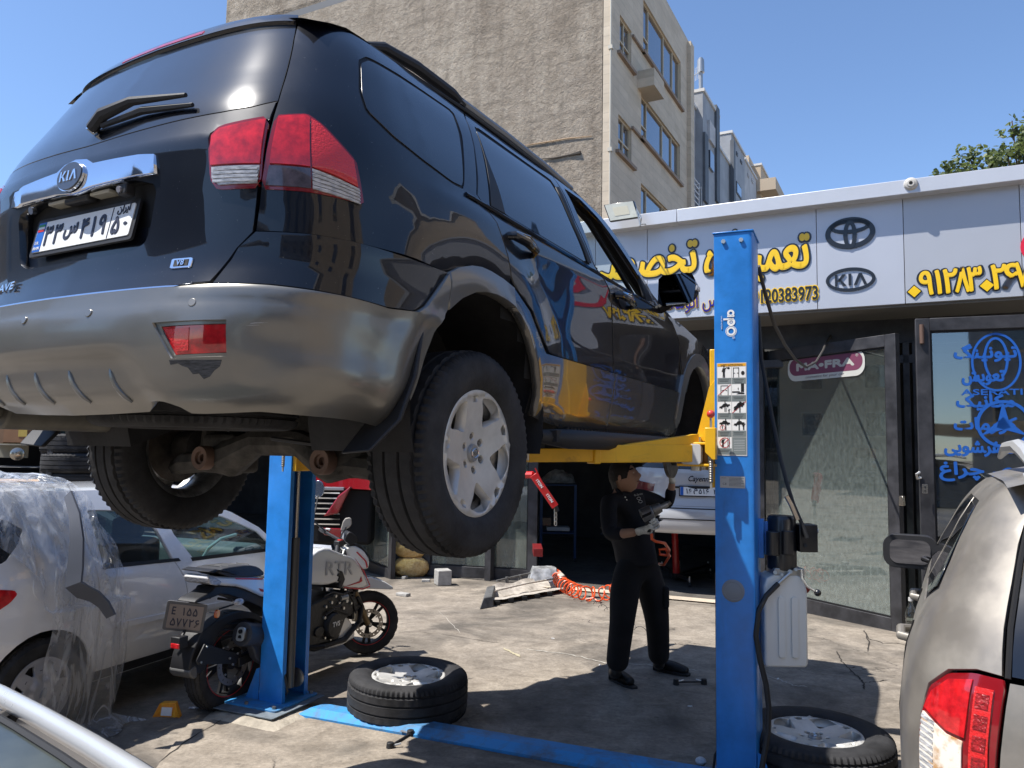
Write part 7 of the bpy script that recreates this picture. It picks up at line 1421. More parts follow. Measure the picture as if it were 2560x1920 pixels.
m2 = N.new('ShaderNodeMixShader'); Lk(mr.outputs[0], m2.inputs[0]); Lk(tr.outputs[0], m2.inputs[1]); Lk(m1.outputs[0], m2.inputs[2]); fr = N.new('ShaderNodeFresnel'); fr.inputs[0].default_value = 1.45; Lk(bp.outputs[0], fr.inputs['Normal'])
m3 = N.new('ShaderNodeMixShader'); Lk(fr.outputs[0], m3.inputs[0]); Lk(m2.outputs[0], m3.inputs[1]); Lk(gl.outputs[0], m3.inputs[2]); Lk(m3.outputs[0], N['Material Output'].inputs[0])
def drape(u, v):
    # v 0 at the floor, 1 far over the roof
    Lz = crom([0, .15, .6, .72, .85, 1], [.0, .15, .95, 1.22, 1.44, 1.46], v); over = max(0, v-.80)/.20
    xl = crom([0, .3, .6, .75, 1], [.06, .04, .0, -.35, -.6], v); xr_ = crom([0, .08, .3, .6, .75, .88, 1], [.66, .52, .60, .58, .50, .40, .35], v); x = xl+(xr_-xl)*u
    p = Hs(max(x, -.6), min(1.42, max(.3, Lz))); y = p.y-.045 if v < .85 else p.y+.02; 
    if v < .5: y = -.05-.05*math.sin(v*3)
    fold = .040*noise.noise(V((x*9, v*1.3, 0)))+.018*noise.noise(V((x*22, v*3, 4)))+.030*noise.noise(V((x*16, v*24, 2)))*sstep(.45, .62, v); y += fold-.02+over*.9; z = Lz+(.03*noise.noise(V((x*12, over*8, 5)))+.03 if v > .8 else 0)
    if v < .06: y -= .15*(.06-v)/.06*(1+.4*math.sin(x*20))
    return V((x+.02*noise.noise(V((v*9, x*4, 7))), y, z-hz0+.02))
ds_ = thing('plastic_sheet', 'crinkled clear plastic sheet draped over the rear side of the white hatchback', 'plastic sheet', hb.location, R(90-21))
MB().grid(drape, 60, 110).build('sheet_film', pm, ds_, smooth=70)
st_ = MB(); pts = [at(x, y, Y) for x, y, Y in ((168, 1235, 4.55), (185, 1290, 4.42), (190, 1350, 4.36), (186, 1420, 4.34), (182, 1462, 4.32), (205, 1480, 4.34), (235, 1492, 4.38), (258, 1512, 4.4), (276, 1542, 4.42))]
wd = [.05, .065, .075, .085, .09, .085, .07, .06, .05]; vs = []
for i, p in enumerate(pts): d = (pts[min(i+1, 8)]-pts[max(i-1, 0)]).normalized(); s_ = d.cross(V((0, 1, 0))).normalized(); vs += [p+s_*wd[i]*.5, p-s_*wd[i]*.5, p+s_*wd[i]*.5+V((0, .02, 0)), p-s_*wd[i]*.5+V((0, .02, 0))]
st_.add(vs, [f for i in range(8) for f in ((4*i, 4*i+1, 4*i+5, 4*i+4), (4*i+2, 4*i+6, 4*i+7, 4*i+3), (4*i, 4*i+4, 4*i+6, 4*i+2), (4*i+1, 4*i+3, 4*i+7, 4*i+5))]+[(0, 2, 3, 1), (32, 33, 35, 34)])
tag(st_.build('bumper_strip', mat('dark grey flexible plastic', (.06, .065, .08), .5), smooth=30), 'dark curved plastic strip hanging inside the clear sheeting', 'trim strip')
# ================================================================ GREY SUV AT THE RIGHT
RT2 = [(.30, .30, .84, .06), (.40, .40, .86, .03), (.60, .60, .895, 0), (.80, .80, .90, 0), (.95, .95, .885, .01), (1.05, 1.05, .865, .03), (1.15, 1.15, .825, .07), (1.30, 1.30, .75, .15), (1.45, 1.45, .675, .23), (1.55, 1.55, .60, .29), (1.60, 1.60, .53, .33), (1.63, 1.625, .44, .37), (1.68, 1.64, .28, .42), (1.75, 1.645, 0, .5)]
S2 = Loft(RT2, [(0, 0), (.01, .3), (.04, .55), (.09, .72), (.17, .83), (.30, .92), (.48, .97), (.7, .99), (1, 1.)], .60, .88, .60, lambda x: 1-.02*max(0, (x-2)/2)**2-.06*max(0, x-3.4)**2)
gs = thing('grey_suv', 'dusty silver-brown compact SUV at the right edge, seen past its rear lamp', 'car', (1.84, 1.77, gz(0, 2.5)-.02), R(60))
gpm = mat('dusty silver paint', (.215, .198, .176), .44, metal=.45, coat=.3, coatr=.22, col2=(.29, .268, .235), thr=(.40, .66), vscale=5, rvar=.12, detail=12)
m2_ = lambda P: [(-a, b) for a, b in P]
lp2 = [(.622, 1.05), (.70, 1.052), (.77, 1.035), (.825, .985), (.845, .90), (.848, .60), (.640, .60), (.632, .80)]
for sg in (-1, 1):
    f = (lambda P: P) if sg > 0 else m2_
    win = [(1.02, 1.235), (1.25, 1.165), (3.3, 1.10), (3.25, 1.25), (2.9, 1.40), (2.5, 1.485), (1.45, 1.50), (1.22, 1.43)]
    side = [(.635, 1.06), (.70, 1.064), (.78, 1.045), (.84, .99), (.857, .90), (.86, .59), (.90, .36), (1.30, .36), (1.45, .62), (1.75, .72), (2.05, .62), (2.2, .36), (4.1, .36), (4.25, .62), (4.5, .70), (4.6, .95), (3.75, 1.06), (3.4, 1.14), (3.3, 1.30), (2.9, 1.46), (2.5, 1.56), (1.4, 1.60), (1.0, 1.60), (.80, 1.56), (.735, 1.50), (.70, 1.35), (.665, 1.18)]
    surf_patch(S2, f(side), 'body_side', gpm, gs, depth=.02, holes=[f(win)], g=.06, extra=lambda a, t: -.010*hum(t, 1.09, .018)*sstep(.78, .95, abs(a))-.012*hum(t, .70, .08)*sstep(1.9, 2.2, abs(a))+.012*hum(math.hypot(abs(a)-1.75, t-.36), .42, .08))
    surf_patch(S2, f(win), 'window_seal', gask, gs, off=-.006, depth=.01, g=.08)
    for W_ in ([(1.10, 1.235), (1.27, 1.19), (1.92, 1.16), (1.95, 1.475), (1.48, 1.48), (1.27, 1.41)], [(2.00, 1.155), (3.2, 1.125), (3.15, 1.25), (2.85, 1.38), (2.48, 1.462), (2.03, 1.475)]): surf_patch(S2, f(W_), 'side_window', gdk, gs, off=.001, depth=.003, g=.08)
    surf_patch(S2, f([(1.93, 1.15), (1.99, 1.15), (2.01, 1.49), (1.96, 1.49)]), 'door_pillar', gpm, gs, off=.002, depth=.004, g=.08)
    for x in (1.83, 2.85):
        h_ = MB().tube([on_s(S2, sg*(x-.07), .93, .0)[0], on_s(S2, sg*(x-.06), .93, .035)[0], on_s(S2, sg*(x+.06), .935, .042)[0], on_s(S2, sg*(x+.12), .935, .0)[0]], [.016, .018, .018, .014], 10).build('door_handle', gpm, gs)
        o1, X1, Y1, n1 = on_s(S2, sg*x, .933, .001); MB().prism(ell(.05, .03, 16), o1, X1, n1.cross(X1), n1*.003).build('handle_cup', gask, h_)
    for a0 in (1.28, 2.03, 3.10): MB().tube([on_s(S2, sg*(a0+.02*math.sin(t*3)), t, .0015)[0] for t in (.42, .6, .8, 1.0, 1.09)], .003, 5).build('door_gap', dark, gs)
    Lm = surf_patch(S2, f(chaikin(lp2, 1, .1)), 'tail_light', lred, gs, off=.006, depth=.03, g=.03)
    surf_patch(S2, f([(.700, 1.035), (.765, 1.02), (.812, .975), (.832, .925), (.755, .885), (.705, .88)]), 'lens', redl, Lm, off=.012, depth=.006, g=.02)
    cl_o = mat('orange lamp lens', (.45, .25, .10), .12, coat=1, col2=(.75, .70, .62), vscale=16, thr=(.35, .5))  # orange part of the lamp, mottled to a pale tone
    surf_patch(S2, f([(.710, .87), (.755, .875), (.834, .912), (.838, .80), (.838, .62), (.712, .62)]), 'lens', cl_o, Lm, off=.012, depth=.006, g=.02)
    for k in range(16): y0 = .905-k*.017; surf_patch(S2, f([(.790, y0-.02), (.790, y0-.010), (.836, y0), (.836, y0-.010)]), 'lens_rib', mat('clear lamp lens', (.42, .42, .43)), Lm, off=.0135, depth=.003, g=.05)
    surf_patch(S2, f([(.645, 1.02), (.690, 1.02), (.694, .62), (.652, .62)]), 'lens', redp, Lm, off=.012, depth=.006, g=.02)
    for k in range(7): y0 = 1.005-k*.055; surf_patch(S2, f([(.652, y0), (.684, y0), (.685, y0-.038), (.654, y0-.038)]), 'led_cell', mat('led cell', (.30, .01, .012), .15, coat=1, bump=.8, bscale=90, var=.4, vscale=60), Lm, off=.0145, depth=.003, g=.03)
gl2 = [(0, 1.055), (.5, 1.06), (.610, 1.062), (.635, 1.18), (.67, 1.35), (.70, 1.47), (.5, 1.50), (0, 1.50)]; gl2 = gl2+[(-a, b) for a, b in reversed(gl2[1:-1])]
surf_patch(S2, gl2, 'rear_window', gdk, gs, off=.0, depth=.01, g=.07)
gt2 = [(0, .50), (.5, .50), (.625, .58), (.622, .80), (.612, 1.045), (.5, 1.044), (0, 1.04)]; gt2 = gt2+[(-a, b) for a, b in reversed(gt2[1:-1])]
surf_patch(S2, gt2, 'tailgate', gpm, gs, depth=.02, g=.07, extra=lambda a, t: -.012*hum(abs(a), .42, .03)*(t < .92)*(t > .6))
bb = [(0, .30), (.9, .30), (.88, .46), (.635, .57), (.5, .49), (0, .49)]; bb = bb+[(-a, b) for a, b in reversed(bb[1:-1])]; surf_patch(S2, bb, 'rear_bumper', gpm, gs, off=.03, depth=.04, g=.08)
for sg in (-1, 1):
    MB().tube([on_s(S2, sg*a, t, .002)[0] for a, t in ((.618, 1.055), (.645, 1.18), (.682, 1.35), (.715, 1.48), (.77, 1.55))], .008, 6).build('window_trim', gask, gs)
rf2 = [(0, 1.53), (.5, 1.53), (.72, 1.515), (.80, 1.565), (1.0, 1.605), (1.4, 1.605), (2.4, 1.58), (2.6, 1.62), (2.6, 1.748), (0.1, 1.748), (0, 1.7)]
MB().grid(lambda u, v: (lambda x, y: V((x, y, 1.645-.06*(abs(y)/.56)**3-.10*max(0, .55-x)**1.4-.03*max(0, x-1.7)**2)))(.28+2.0*u, (v-.5)*1.16), 20, 16).build('roof', gpm, gs, smooth=60)
MB().grid(lambda u, v: (lambda y: V((.17+.22*u+.04*(y/.5)**2, y, 1.555+.05*u)))((v-.5)*1.06), 6, 14).build('spoiler', mat('dusty light plastic', (.40, .40, .41), .5, var=.15, vscale=8), gs, smooth=60)
for sg in (-1, 1): MB().tube([(.50, sg*.50, 1.625), (.62, sg*.505, 1.665), (.85, sg*.515, 1.695), (1.5, sg*.52, 1.70), (2.1, sg*.52, 1.66)], [.012, .026, .026, .024, .012], 8).build('roof_rail', mat('silver rail', (.55, .55, .54), .4, metal=.5), gs)
sh_ = MB()
for t0_, t1_ in ((.36, 1.5),):
    pass
mc = V((2.50, .95, 1.12)); mo_ = MB().prism(rrect(.275, .185, .065, 6), mc+V((-.022, 0, 0)), (0, -1, 0), (0, 0, 1), (.085, 0, 0)).build('door_mirror', rub, gs, bevel=.022, segs=4)
MB().prism(rrect(.205, .132, .042, 5), mc+V((-.024, 0, 0)), (0, -1, 0), (0, 0, 1), (-.003, 0, 0)).build('mirror_glass', mat('grey mirror glass', (.16, .17, .20), .02, metal=1), mo_)
MB().tube([mc+V((.02, -.08, -.05)), V((2.55, .80, 1.08))], .035, 8).build('mirror_arm', rub, gs)
MB().grid(lambda u, v: V((3.2+1.1*u, (v-.5)*1.55, 1.04-.10*u-.14*u**4)), 10, 10).build('bonnet', gpm, gs, smooth=60); MB().grid(lambda u, v: V((2.55+.75*u, (v-.5)*(1.15+.35*u), 1.52-.46*u)), 6, 8).build('windscreen', tint, gs)
for y, sg in ((-.80, 1), (.80, -1)):
    for x in (.85, 3.48): ty = make_tyre(gs, .345, .215, .22, (0, 1, 0), n=100); ty.location = (x, y, .345); ty.name = 'wheel'
b = MB(); b.box((2.1, 0, .42), (3.9, 1.5, .10)); b.box((1.0, 0, .80), (1.2, 1.45, .5)); b.build('floor_pan', dark, gs)
# ================================================================ CAR CORNER AT THE LOWER LEFT
fc = thing('silver_car', 'pale silver car at the lower left corner, only its pillar and dusty glass showing', 'car', gp(60, 2300))
PA = [at(x, y, Y) for x, y, Y in ((-160, 1672, 2.15), (0, 1738, 1.98), (110, 1797, 1.84), (230, 1866, 1.68), (330, 1928, 1.55), (480, 2030, 1.38))]
spm = mat('pale silver paint', (.50, .51, .52), .32, metal=.3, coat=1, coatr=.05, rvar=.06)
MB().tube(PA, [.024]*6, 10).build('windscreen_pillar', spm, fc, world=True, smooth=70)
gi = [p+V((-.045, -.03, -.012)) for p in PA]; MB().tube(gi, .010, 6).build('glass_seal', gask, fc, world=True)
b = MB(); b.add([v for p in gi for v in (p, p+V((-.75, -.55, -.05)))], [(2*i, 2*i+2, 2*i+3, 2*i+1) for i in range(5)]); gdst = mat('dusty dark glass', (.030, .036, .032), .30, coat=.5, coatr=.25, vscale=5, col2=(.07, .078, .066)); b.build('windscreen', gdst, fc, world=True)
b = MB(); b.tube([at(-40, 1830, 1.86), at(20, 1795, 1.92), at(62, 1772, 1.93)], .018, 8); b.build('rubber_strip', gask, fc, world=True); MB().tube([at(-60, 1775, 2.0), at(0, 1772, 1.97), at(48, 1768, 1.95)], .022, 8).build('scuttle_trim', spm, fc, world=True)
b = MB(); b.add([v for p in PA for v in (p, V((p.x-.02, p.y-.02, .35)))], [(2*i, 2*i+2, 2*i+3, 2*i+1) for i in range(5)]); b.build('door_skin', spm, fc, world=True)
# ================================================================ CARS INSIDE THE WORKSHOP
cy_ = thing('white_suv', 'white SUV seen from behind inside the workshop, behind the mechanic', 'car', (0, 0, 0)); cyo = at(1760, 1222, 11.0); cy_.location = (cyo.x, 11.2, cyo.z-.92); cy_.rotation_euler = (0, 0, R(90-14)); bpy.context.view_layer.update()
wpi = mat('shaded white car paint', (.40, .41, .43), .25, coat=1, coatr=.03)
def S3(a, t): p = S(a, t+.0); return p
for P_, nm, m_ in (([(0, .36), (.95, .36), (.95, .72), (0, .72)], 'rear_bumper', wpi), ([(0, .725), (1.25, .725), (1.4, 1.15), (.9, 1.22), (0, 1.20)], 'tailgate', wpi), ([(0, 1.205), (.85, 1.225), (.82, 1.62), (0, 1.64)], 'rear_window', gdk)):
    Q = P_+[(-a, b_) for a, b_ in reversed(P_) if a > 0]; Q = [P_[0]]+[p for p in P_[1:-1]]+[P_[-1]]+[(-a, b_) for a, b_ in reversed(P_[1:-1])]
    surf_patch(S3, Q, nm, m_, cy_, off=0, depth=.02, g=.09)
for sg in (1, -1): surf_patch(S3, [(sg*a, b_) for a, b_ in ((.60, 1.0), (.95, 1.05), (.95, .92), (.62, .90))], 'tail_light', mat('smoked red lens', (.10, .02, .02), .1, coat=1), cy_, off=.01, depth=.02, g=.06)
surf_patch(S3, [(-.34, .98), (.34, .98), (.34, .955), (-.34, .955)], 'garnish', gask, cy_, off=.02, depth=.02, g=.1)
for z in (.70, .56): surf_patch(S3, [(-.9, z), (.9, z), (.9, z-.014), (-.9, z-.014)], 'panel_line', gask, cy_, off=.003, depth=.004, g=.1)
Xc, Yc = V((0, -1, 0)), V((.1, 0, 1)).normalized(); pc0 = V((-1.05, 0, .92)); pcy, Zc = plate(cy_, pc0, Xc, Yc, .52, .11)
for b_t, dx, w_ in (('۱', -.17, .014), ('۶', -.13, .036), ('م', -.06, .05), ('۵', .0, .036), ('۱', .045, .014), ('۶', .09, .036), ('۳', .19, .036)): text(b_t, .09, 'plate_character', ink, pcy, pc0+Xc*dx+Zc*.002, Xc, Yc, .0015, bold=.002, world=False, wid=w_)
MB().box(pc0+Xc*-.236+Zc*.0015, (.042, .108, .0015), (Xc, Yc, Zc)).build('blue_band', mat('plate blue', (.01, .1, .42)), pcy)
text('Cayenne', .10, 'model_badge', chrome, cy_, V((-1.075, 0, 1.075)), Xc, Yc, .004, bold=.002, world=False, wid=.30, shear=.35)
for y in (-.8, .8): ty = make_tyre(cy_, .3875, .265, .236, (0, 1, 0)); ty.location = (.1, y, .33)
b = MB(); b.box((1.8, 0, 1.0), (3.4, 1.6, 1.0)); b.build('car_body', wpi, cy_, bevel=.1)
rc_ = thing('red_car', 'red car with a black slatted grille standing inside the workshop behind the far post', 'car', at(812, 1400, 11.6)); Yr = 11.6; rp_m = mat('shaded red car paint', (.22, .006, .011), .25, coat=1, coatr=.02)  # red darkened to carry the shade inside the workshop
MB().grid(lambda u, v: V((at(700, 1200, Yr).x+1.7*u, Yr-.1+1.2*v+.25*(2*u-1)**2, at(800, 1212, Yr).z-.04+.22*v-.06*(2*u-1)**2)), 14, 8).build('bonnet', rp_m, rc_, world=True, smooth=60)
b = MB(); b.box(V((at(800, 1300, Yr).x, Yr+.25, at(800, 1290, Yr).z)), (1.5, .4, .85)); b.build('nose', dark, rc_, world=True, bevel=.05)
for k in range(7): MB().box(V((at(812, 1230+k*13, Yr).x, Yr+.0, at(812, 1232+k*13, Yr).z)), (.46, .05, .018)).build('grille_slat', chrome, rc_, world=True)
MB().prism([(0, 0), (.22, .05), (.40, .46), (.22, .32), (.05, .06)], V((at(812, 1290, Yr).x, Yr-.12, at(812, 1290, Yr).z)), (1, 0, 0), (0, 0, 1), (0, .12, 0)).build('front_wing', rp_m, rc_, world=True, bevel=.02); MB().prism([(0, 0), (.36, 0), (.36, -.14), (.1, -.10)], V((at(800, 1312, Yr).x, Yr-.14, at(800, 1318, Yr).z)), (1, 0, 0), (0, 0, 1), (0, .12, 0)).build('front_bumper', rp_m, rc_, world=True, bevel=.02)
MB().box(V((at(835, 1221, Yr).x, Yr-.05, at(835, 1221, Yr).z)), (.34, .1, .05)).build('headlight', mat('lens glass', (.25, .25, .28)), rc_, world=True, bevel=.01)
bpy.context.view_layer.update()
# ================================================================ MOTORCYCLE
MY = math.atan2(.39, .92); MPt = V((-1.87, 5.15, 0)); mt = thing('motorcycle', 'white and black naked motorcycle parked between the white hatchback and the far post', 'motorcycle', MPt, R(90)-MY)
mw = mat('white motorcycle plastic', (.72, .72, .70), .25, coat=1, coatr=.03); mb_ = mat('matt black plastic', (.014, .014, .016), .5, bump=.04); mr_ = mat('red stripe', (.55, .02, .03), .4); gold = mat('bronze fork tube', (.28, .20, .11), .35, metal=.8); seatm = mat('grey black seat vinyl', (.035, .035, .037), .6, bump=.2, bscale=60)
def MP(pts, th, y0, nm, m_, par=mt, bev=.008, it=1, seg=2): return MB().prism(chaikin(pts, it, .2) if it else pts, (0, y0+th/2, 0), (1, 0, 0), (0, 0, 1), (0, -th, 0)).build(nm, m_, par, bevel=bev, segs=seg)
def moto_wheel(cx, cz, Rt, W_, y0, steer, nm, disc=1):
    t = make_tyre(mt, Rt, W_, Rt*.70, (0, 1, 0), n=90); t.name = nm; t.location = (cx, y0, cz); t.rotation_euler = (0, .35, steer); b = MB(); b.lathe([(Rt*.70, -W_*.40), (Rt*.66, -W_*.30), (Rt*.64, 0), (Rt*.66, W_*.30), (Rt*.70, W_*.40)], (0, 0, 0), (0, 1, 0), 48)
    b.cyl((0, -W_*.5, 0), (0, W_*.5, 0), Rt*.14, n=20); rm = b.build('rim', mb_, t)
    for k in range(5):
        a = 2*math.pi*k/5
        for da in (-.16, .16): MB().bar((Rt*.12*math.cos(a), 0, Rt*.12*math.sin(a)), (Rt*.66*math.cos(a+da), 0, Rt*.66*math.sin(a+da)), .022, .018, (0, 1, 0)).build('spoke', mb_, rm)
    MB().lathe([(Rt*.685, -W_*.42), (Rt*.70, -W_*.43)], (0, 0, 0), (0, 1, 0), 48).build('rim_stripe', mr_, rm)
    holes = [[(Rt*.40*math.cos(a)+.007*math.cos(q_*1.05), Rt*.40*math.sin(a)+.007*math.sin(q_*1.05)) for q_ in range(6)] for a in [2*math.pi*k/16 for k in range(16)]]
    ov, tr, lo = flat(ell(Rt*.46, Rt*.46, 40), [ell(Rt*.33, Rt*.33, 28)]+holes); d_ = MB(); d_.add([(x, -W_*.55, z) for x, z in ov]+[(x, -W_*.55+.005, z) for x, z in ov], tr+[tuple(len(ov)+i for i in reversed(f)) for f in tr]); d_.build('brake_disc', mat('drilled disc steel', (.42, .38, .33), .35, metal=.8), rm)
    for k in range(6): a = 2*math.pi*k/6; MB().cyl((Rt*.30*math.cos(a), -W_*.56, Rt*.30*math.sin(a)), (Rt*.30*math.cos(a), -W_*.60, Rt*.30*math.sin(a)), .007, n=8).build('disc_bolt', stl, rm)
    return t
RX, RZ = .06, .30
moto_wheel(.045, .292, .305, .13, .0, 0, 'rear_wheel')
STR = -R(43); FXc, FZc = 1.72, .222; moto_wheel(FXc, FZc, .262, .10, 0, STR, 'front_wheel')
MP([(-.344, .321), (-.318, .441), (-.248, .547), (-.087, .610), (.066, .626), (.233, .575), (.345, .50), (.33, .47), (.20, .545), (.0, .565), (-.108, .505), (-.186, .403), (-.20, .308), (-.282, .289)], .16, 0, 'tyre_hugger', mb_)
MP([(-.345, .335), (-.33, .30), (-.30, .275), (-.27, .285), (-.285, .36)], .17, 0, 'hugger_tip', mat('grey soft plastic', (.10, .10, .10), .5))
st1 = MP([(-.257, .483), (-.048, .395), (.072, .350), (.03, .295), (-.302, .365), (-.321, .390)], .010, -.11, 'hugger_stay', mb_, it=0); 
for x, z in ((-.245, .462), (-.285, .378), (-.04, .345), (-.01, .30), (.03, .36)): MB().cyl((x, -.115, z), (x, -.123, z), .007, n=10).build('stay_bolt', stl, mt)
b = MB(); b.bar((.04, -.10, .30), (.62, -.10, .36), .05, .06); b.bar((.04, .10, .30), (.62, .10, .36), .05, .06); b.build('swing_arm', mb_, mt, bevel=.006)
ex = MB(); ex.cyl((-.02, -.19, .50), (.50, -.17, .36), .075, .085, 20); ex.build('silencer', mat('grey heat shield', (.035, .036, .042), .45), mt, bevel=.004)
MP([(-.03, .545), (.03, .545), (.25, .49), (.40, .42), (.38, .26), (.24, .225), (.09, .31), (.04, .41), (-.03, .46)], .06, -.20, 'exhaust_shield', mat('grey heat shield', (.03, .03, .03)), bev=.012)
b = MB(); b.prism(rrect(.06, .085, .02, 4), (-.035, -.20, .505), (0, 1, 0), V((.25, 0, 1)).normalized(), (-.012, 0, 0)); b.build('exhaust_tip', stl, mt, bevel=.003)
for z in (.522, .488): MB().cyl((-.04, -.20, z), (-.053, -.20, z), .013, n=14).build('exhaust_hole', dark, mt)
MP([(-.174, .905), (-.120, .925), (.105, .915), (.199, .890), (.262, .845), (.251, .821), (.110, .835), (-.069, .860)], .22, 0, 'pillion_seat', seatm, bev=.03, seg=3)
for k in range(5): MB().tube([(-.09+.065*k, -.10, .895-.006*k), (-.085+.065*k, -.04, .927-.005*k), (-.085+.065*k, .06, .927-.005*k)], .0035, 5).build('seat_seam', mat('seat seam', (.12, .12, .12), .6), mt)
MP([(.27, .825), (.33, .80), (.62, .76), (.80, .80), (.85, .84), (.80, .72), (.5, .66), (.34, .70)], .24, 0, 'rider_seat', seatm, bev=.03)
MP([(-.255, .898), (-.106, .865), (.279, .812), (.42, .72), (.46, .635), (.310, .660), (.053, .780), (-.150, .820), (-.235, .842)], .20, 0, 'tail_cowl', mw, bev=.02)
MP([(-.250, .885), (-.18, .872), (-.12, .835), (-.15, .815), (-.235, .838)], .205, 0, 'tail_lamp', clearl)
MP([(-.17, .912), (-.22, .905), (-.26, .918), (-.20, .928), (.02, .872), (-.02, .862)], .24, 0, 'grab_rail', mb_, it=0)
for sg in (-1, 1): MP([(.22, .745), (.36, .695), (.40, .672), (.37, .672), (.24, .722)], .002, sg*.103, 'stripe', mr_, it=0, bev=0)
MP([(-.01, .846), (.26, .806), (.25, .796), (.0, .834)], .002, -.103, 'race_sticker', mat('red reflector lens', (.6, .02, .02)), it=0, bev=0)
MP([(-.150, .815), (.054, .775), (.332, .655), (.60, .60), (.60, .45), (.385, .52), (.304, .589), (.121, .678), (-.080, .753), (-.190, .740), (-.322, .728), (-.297, .755), (-.175, .785)], .15, 0, 'under_tail', mb_)
# plate, reflector and indicators hang on a bracket
pq = [(-.390, .737), (-.186, .689), (-.256, .542), (-.439, .605)]
pcx = V((-.315, 0, .643)); Xq = V((.62, -.78, -.15)).normalized(); Yq = V((-.20, -.0, 1)); Yq = (Yq-Xq*Yq.dot(Xq)).normalized(); Zq = Xq.cross(Yq)
pf = MB().prism(rrect(.235, .185, .014), pcx-Zq*.01, Xq, Yq, Zq*.01).build('plate_frame', mat('grey frame', (.10, .10, .105), .5), mt, bevel=.003)
pp = MB().prism(rrect(.20, .152, .006), pcx+Zq*.001, Xq, Yq, Zq*.002).build('motorcycle_plate', mat('dim dusty plate', (.23, .19, .17), .5), pf)
for b_t, dx, dy, w_ in (('۵', .055, .035, .026), ('۵', .02, .035, .026), ('۱', -.012, .035, .010), ('E', -.07, .035, .020), ('۵', -.065, -.035, .028), ('۷', -.03, -.035, .028), ('۷', .005, -.035, .028), ('۲', .042, -.035, .026), ('۶', .076, -.035, .026)): text(b_t, .07, 'plate_character', ink, pp, pcx+Xq*dx+Yq*dy+Zq*.0035, Xq, Yq, .001, bold=.001, world=False, wid=w_)
MB().tube([(-.18, 0, .77), (-.26, 0, .72), (-.30, 0, .66)], .016, 8).build('plate_bracket', mb_, mt); MB().tube([(-.31, 0, .56), (-.34, -.01, .53)], .010, 6).build('reflector_bracket', mb_, mt)
rb_ = MB().box((-.36, -.01, .505), (.07, .075, .07)).build('lamp_box', mb_, mt, bevel=.006); MB().box((-.395, -.015, .487), (.012, .066, .030)).build('red_reflector', redl, rb_, bevel=.004)
for y, x, z in ((-.16, -.03, .70), (.16, -.05, .70)):
    MB().tube([(-.08, y*.2, .72), (x-.02, y*.8, z+.01)], .009, 6).build('indicator_stem', mb_, mt); MB().ball((x, y, z), .034, 14, (1.25, .7, .72)).build('indicator', clearl, mt)
MB().lathe([(0, .012), (.024, .011), (.027, .004), (.027, -.004), (0, -.004)], (-.145, -.09, .64), (.3, -1, 0), 24).build('amber_reflector', mat('amber lens', (.55, .12, .02), .2, coat=1), mt)
for k in range(5): MB().tube([(-.06-.01*k, -.07, .63-.035*k), (.14-.01*k, -.07, .60-.035*k)], .004, 5).build('guard_wire', mb_, mt)
MB().tube([(-.10, -.07, .66), (.15, -.07, .675)], .006, 6).build('guard_wire', mb_, mt)
# tank, engine, belly pan
tkp = [(.62, .83), (.80, .93), (.929, .945), (1.131, .875), (1.296, .825), (1.423, .718), (1.526, .569), (1.432, .556), (1.20, .585), (1.10, .66), (.945, .655), (.70, .70)]
MP(tkp, .26, 0, 'tank_cover', mw, bev=.05, seg=4)
MP([(1.062, .765), (1.139, .735), (1.177, .669), (1.123, .600), (1.085, .62), (1.105, .66), (1.075, .67), (1.095, .70), (1.065, .71), (1.085, .735)], .275, 0, 'air_vent', mb_, it=0)
for P_ in ([(1.30, .82), (1.44, .70), (1.535, .572), (1.525, .572), (1.43, .695)], [(1.17, .61), (1.43, .56), (1.535, .566), (1.53, .556), (1.43, .548), (1.16, .604)], [(1.17, .61), (1.38, .625), (1.40, .66), (1.42, .62), (1.38, .612)]): MP(P_, .003, -.133, 'stripe', mr_, it=0, bev=0)
tb_ = text('RTR', .15, 'tank_lettering', mat('grey outline print', (.45, .45, .45), .5), mt, V((1.10, -.1345, .765)), V((1, 0, -.12)), UP, .0015, bold=.001, world=False, wid=.36); 
en = MB(); en.prism([(.60, .52), (.90, .56), (1.103, .58), (1.35, .50), (1.40, .40), (1.207, .36), (1.12, .22), (.9, .20), (.62, .26)], (0, .13, 0), (1, 0, 0), (0, 0, 1), (0, -.26, 0)); en.build('engine', mat('engine black', (.02, .02, .02), .5, bump=.5, bscale=30), mt, bevel=.01)
for k in range(7): MB().box((1.22, 0, .40+.022*k), (.22, .25, .007)).build('cooling_fin', mat('engine black', (.02, .02, .02)), mt)
cc_ = MB().lathe([(0, .045), (.085, .04), (.10, .02), (.105, 0)], (1.02, -.13, .345), (0, -1, 0), 28).build('crankcase_cover', mat('engine black', (.02, .02, .02)), mt); text('TVS', .05, 'cover_text', wht, cc_, V((1.02, -.177, .36)), (1, 0, 0), UP, .001, bold=.0015, world=False, wid=.09)
MP([(.90, .215), (.928, .285), (1.100, .280), (1.206, .386), (1.303, .335), (1.40, .175), (1.174, .150), (.996, .165)], .22, 0, 'belly_pan', mw, bev=.02)
for i, (x, z, r_) in enumerate(((.93, .50, .010), (1.0, .52, .012), (1.10, .50, .009), (1.16, .45, .012), (.92, .42, .012), (1.13, .36, .009), (1.0, .245, .009), (.93, .27, .009), (1.10, .27, .009), (1.20, .50, .016), (1.26, .47, .010), (1.05, .56, .012))): MB().cyl((x, -.128, z), (x, -.146, z), r_, n=8).build('engine_bolt', stl, mt)
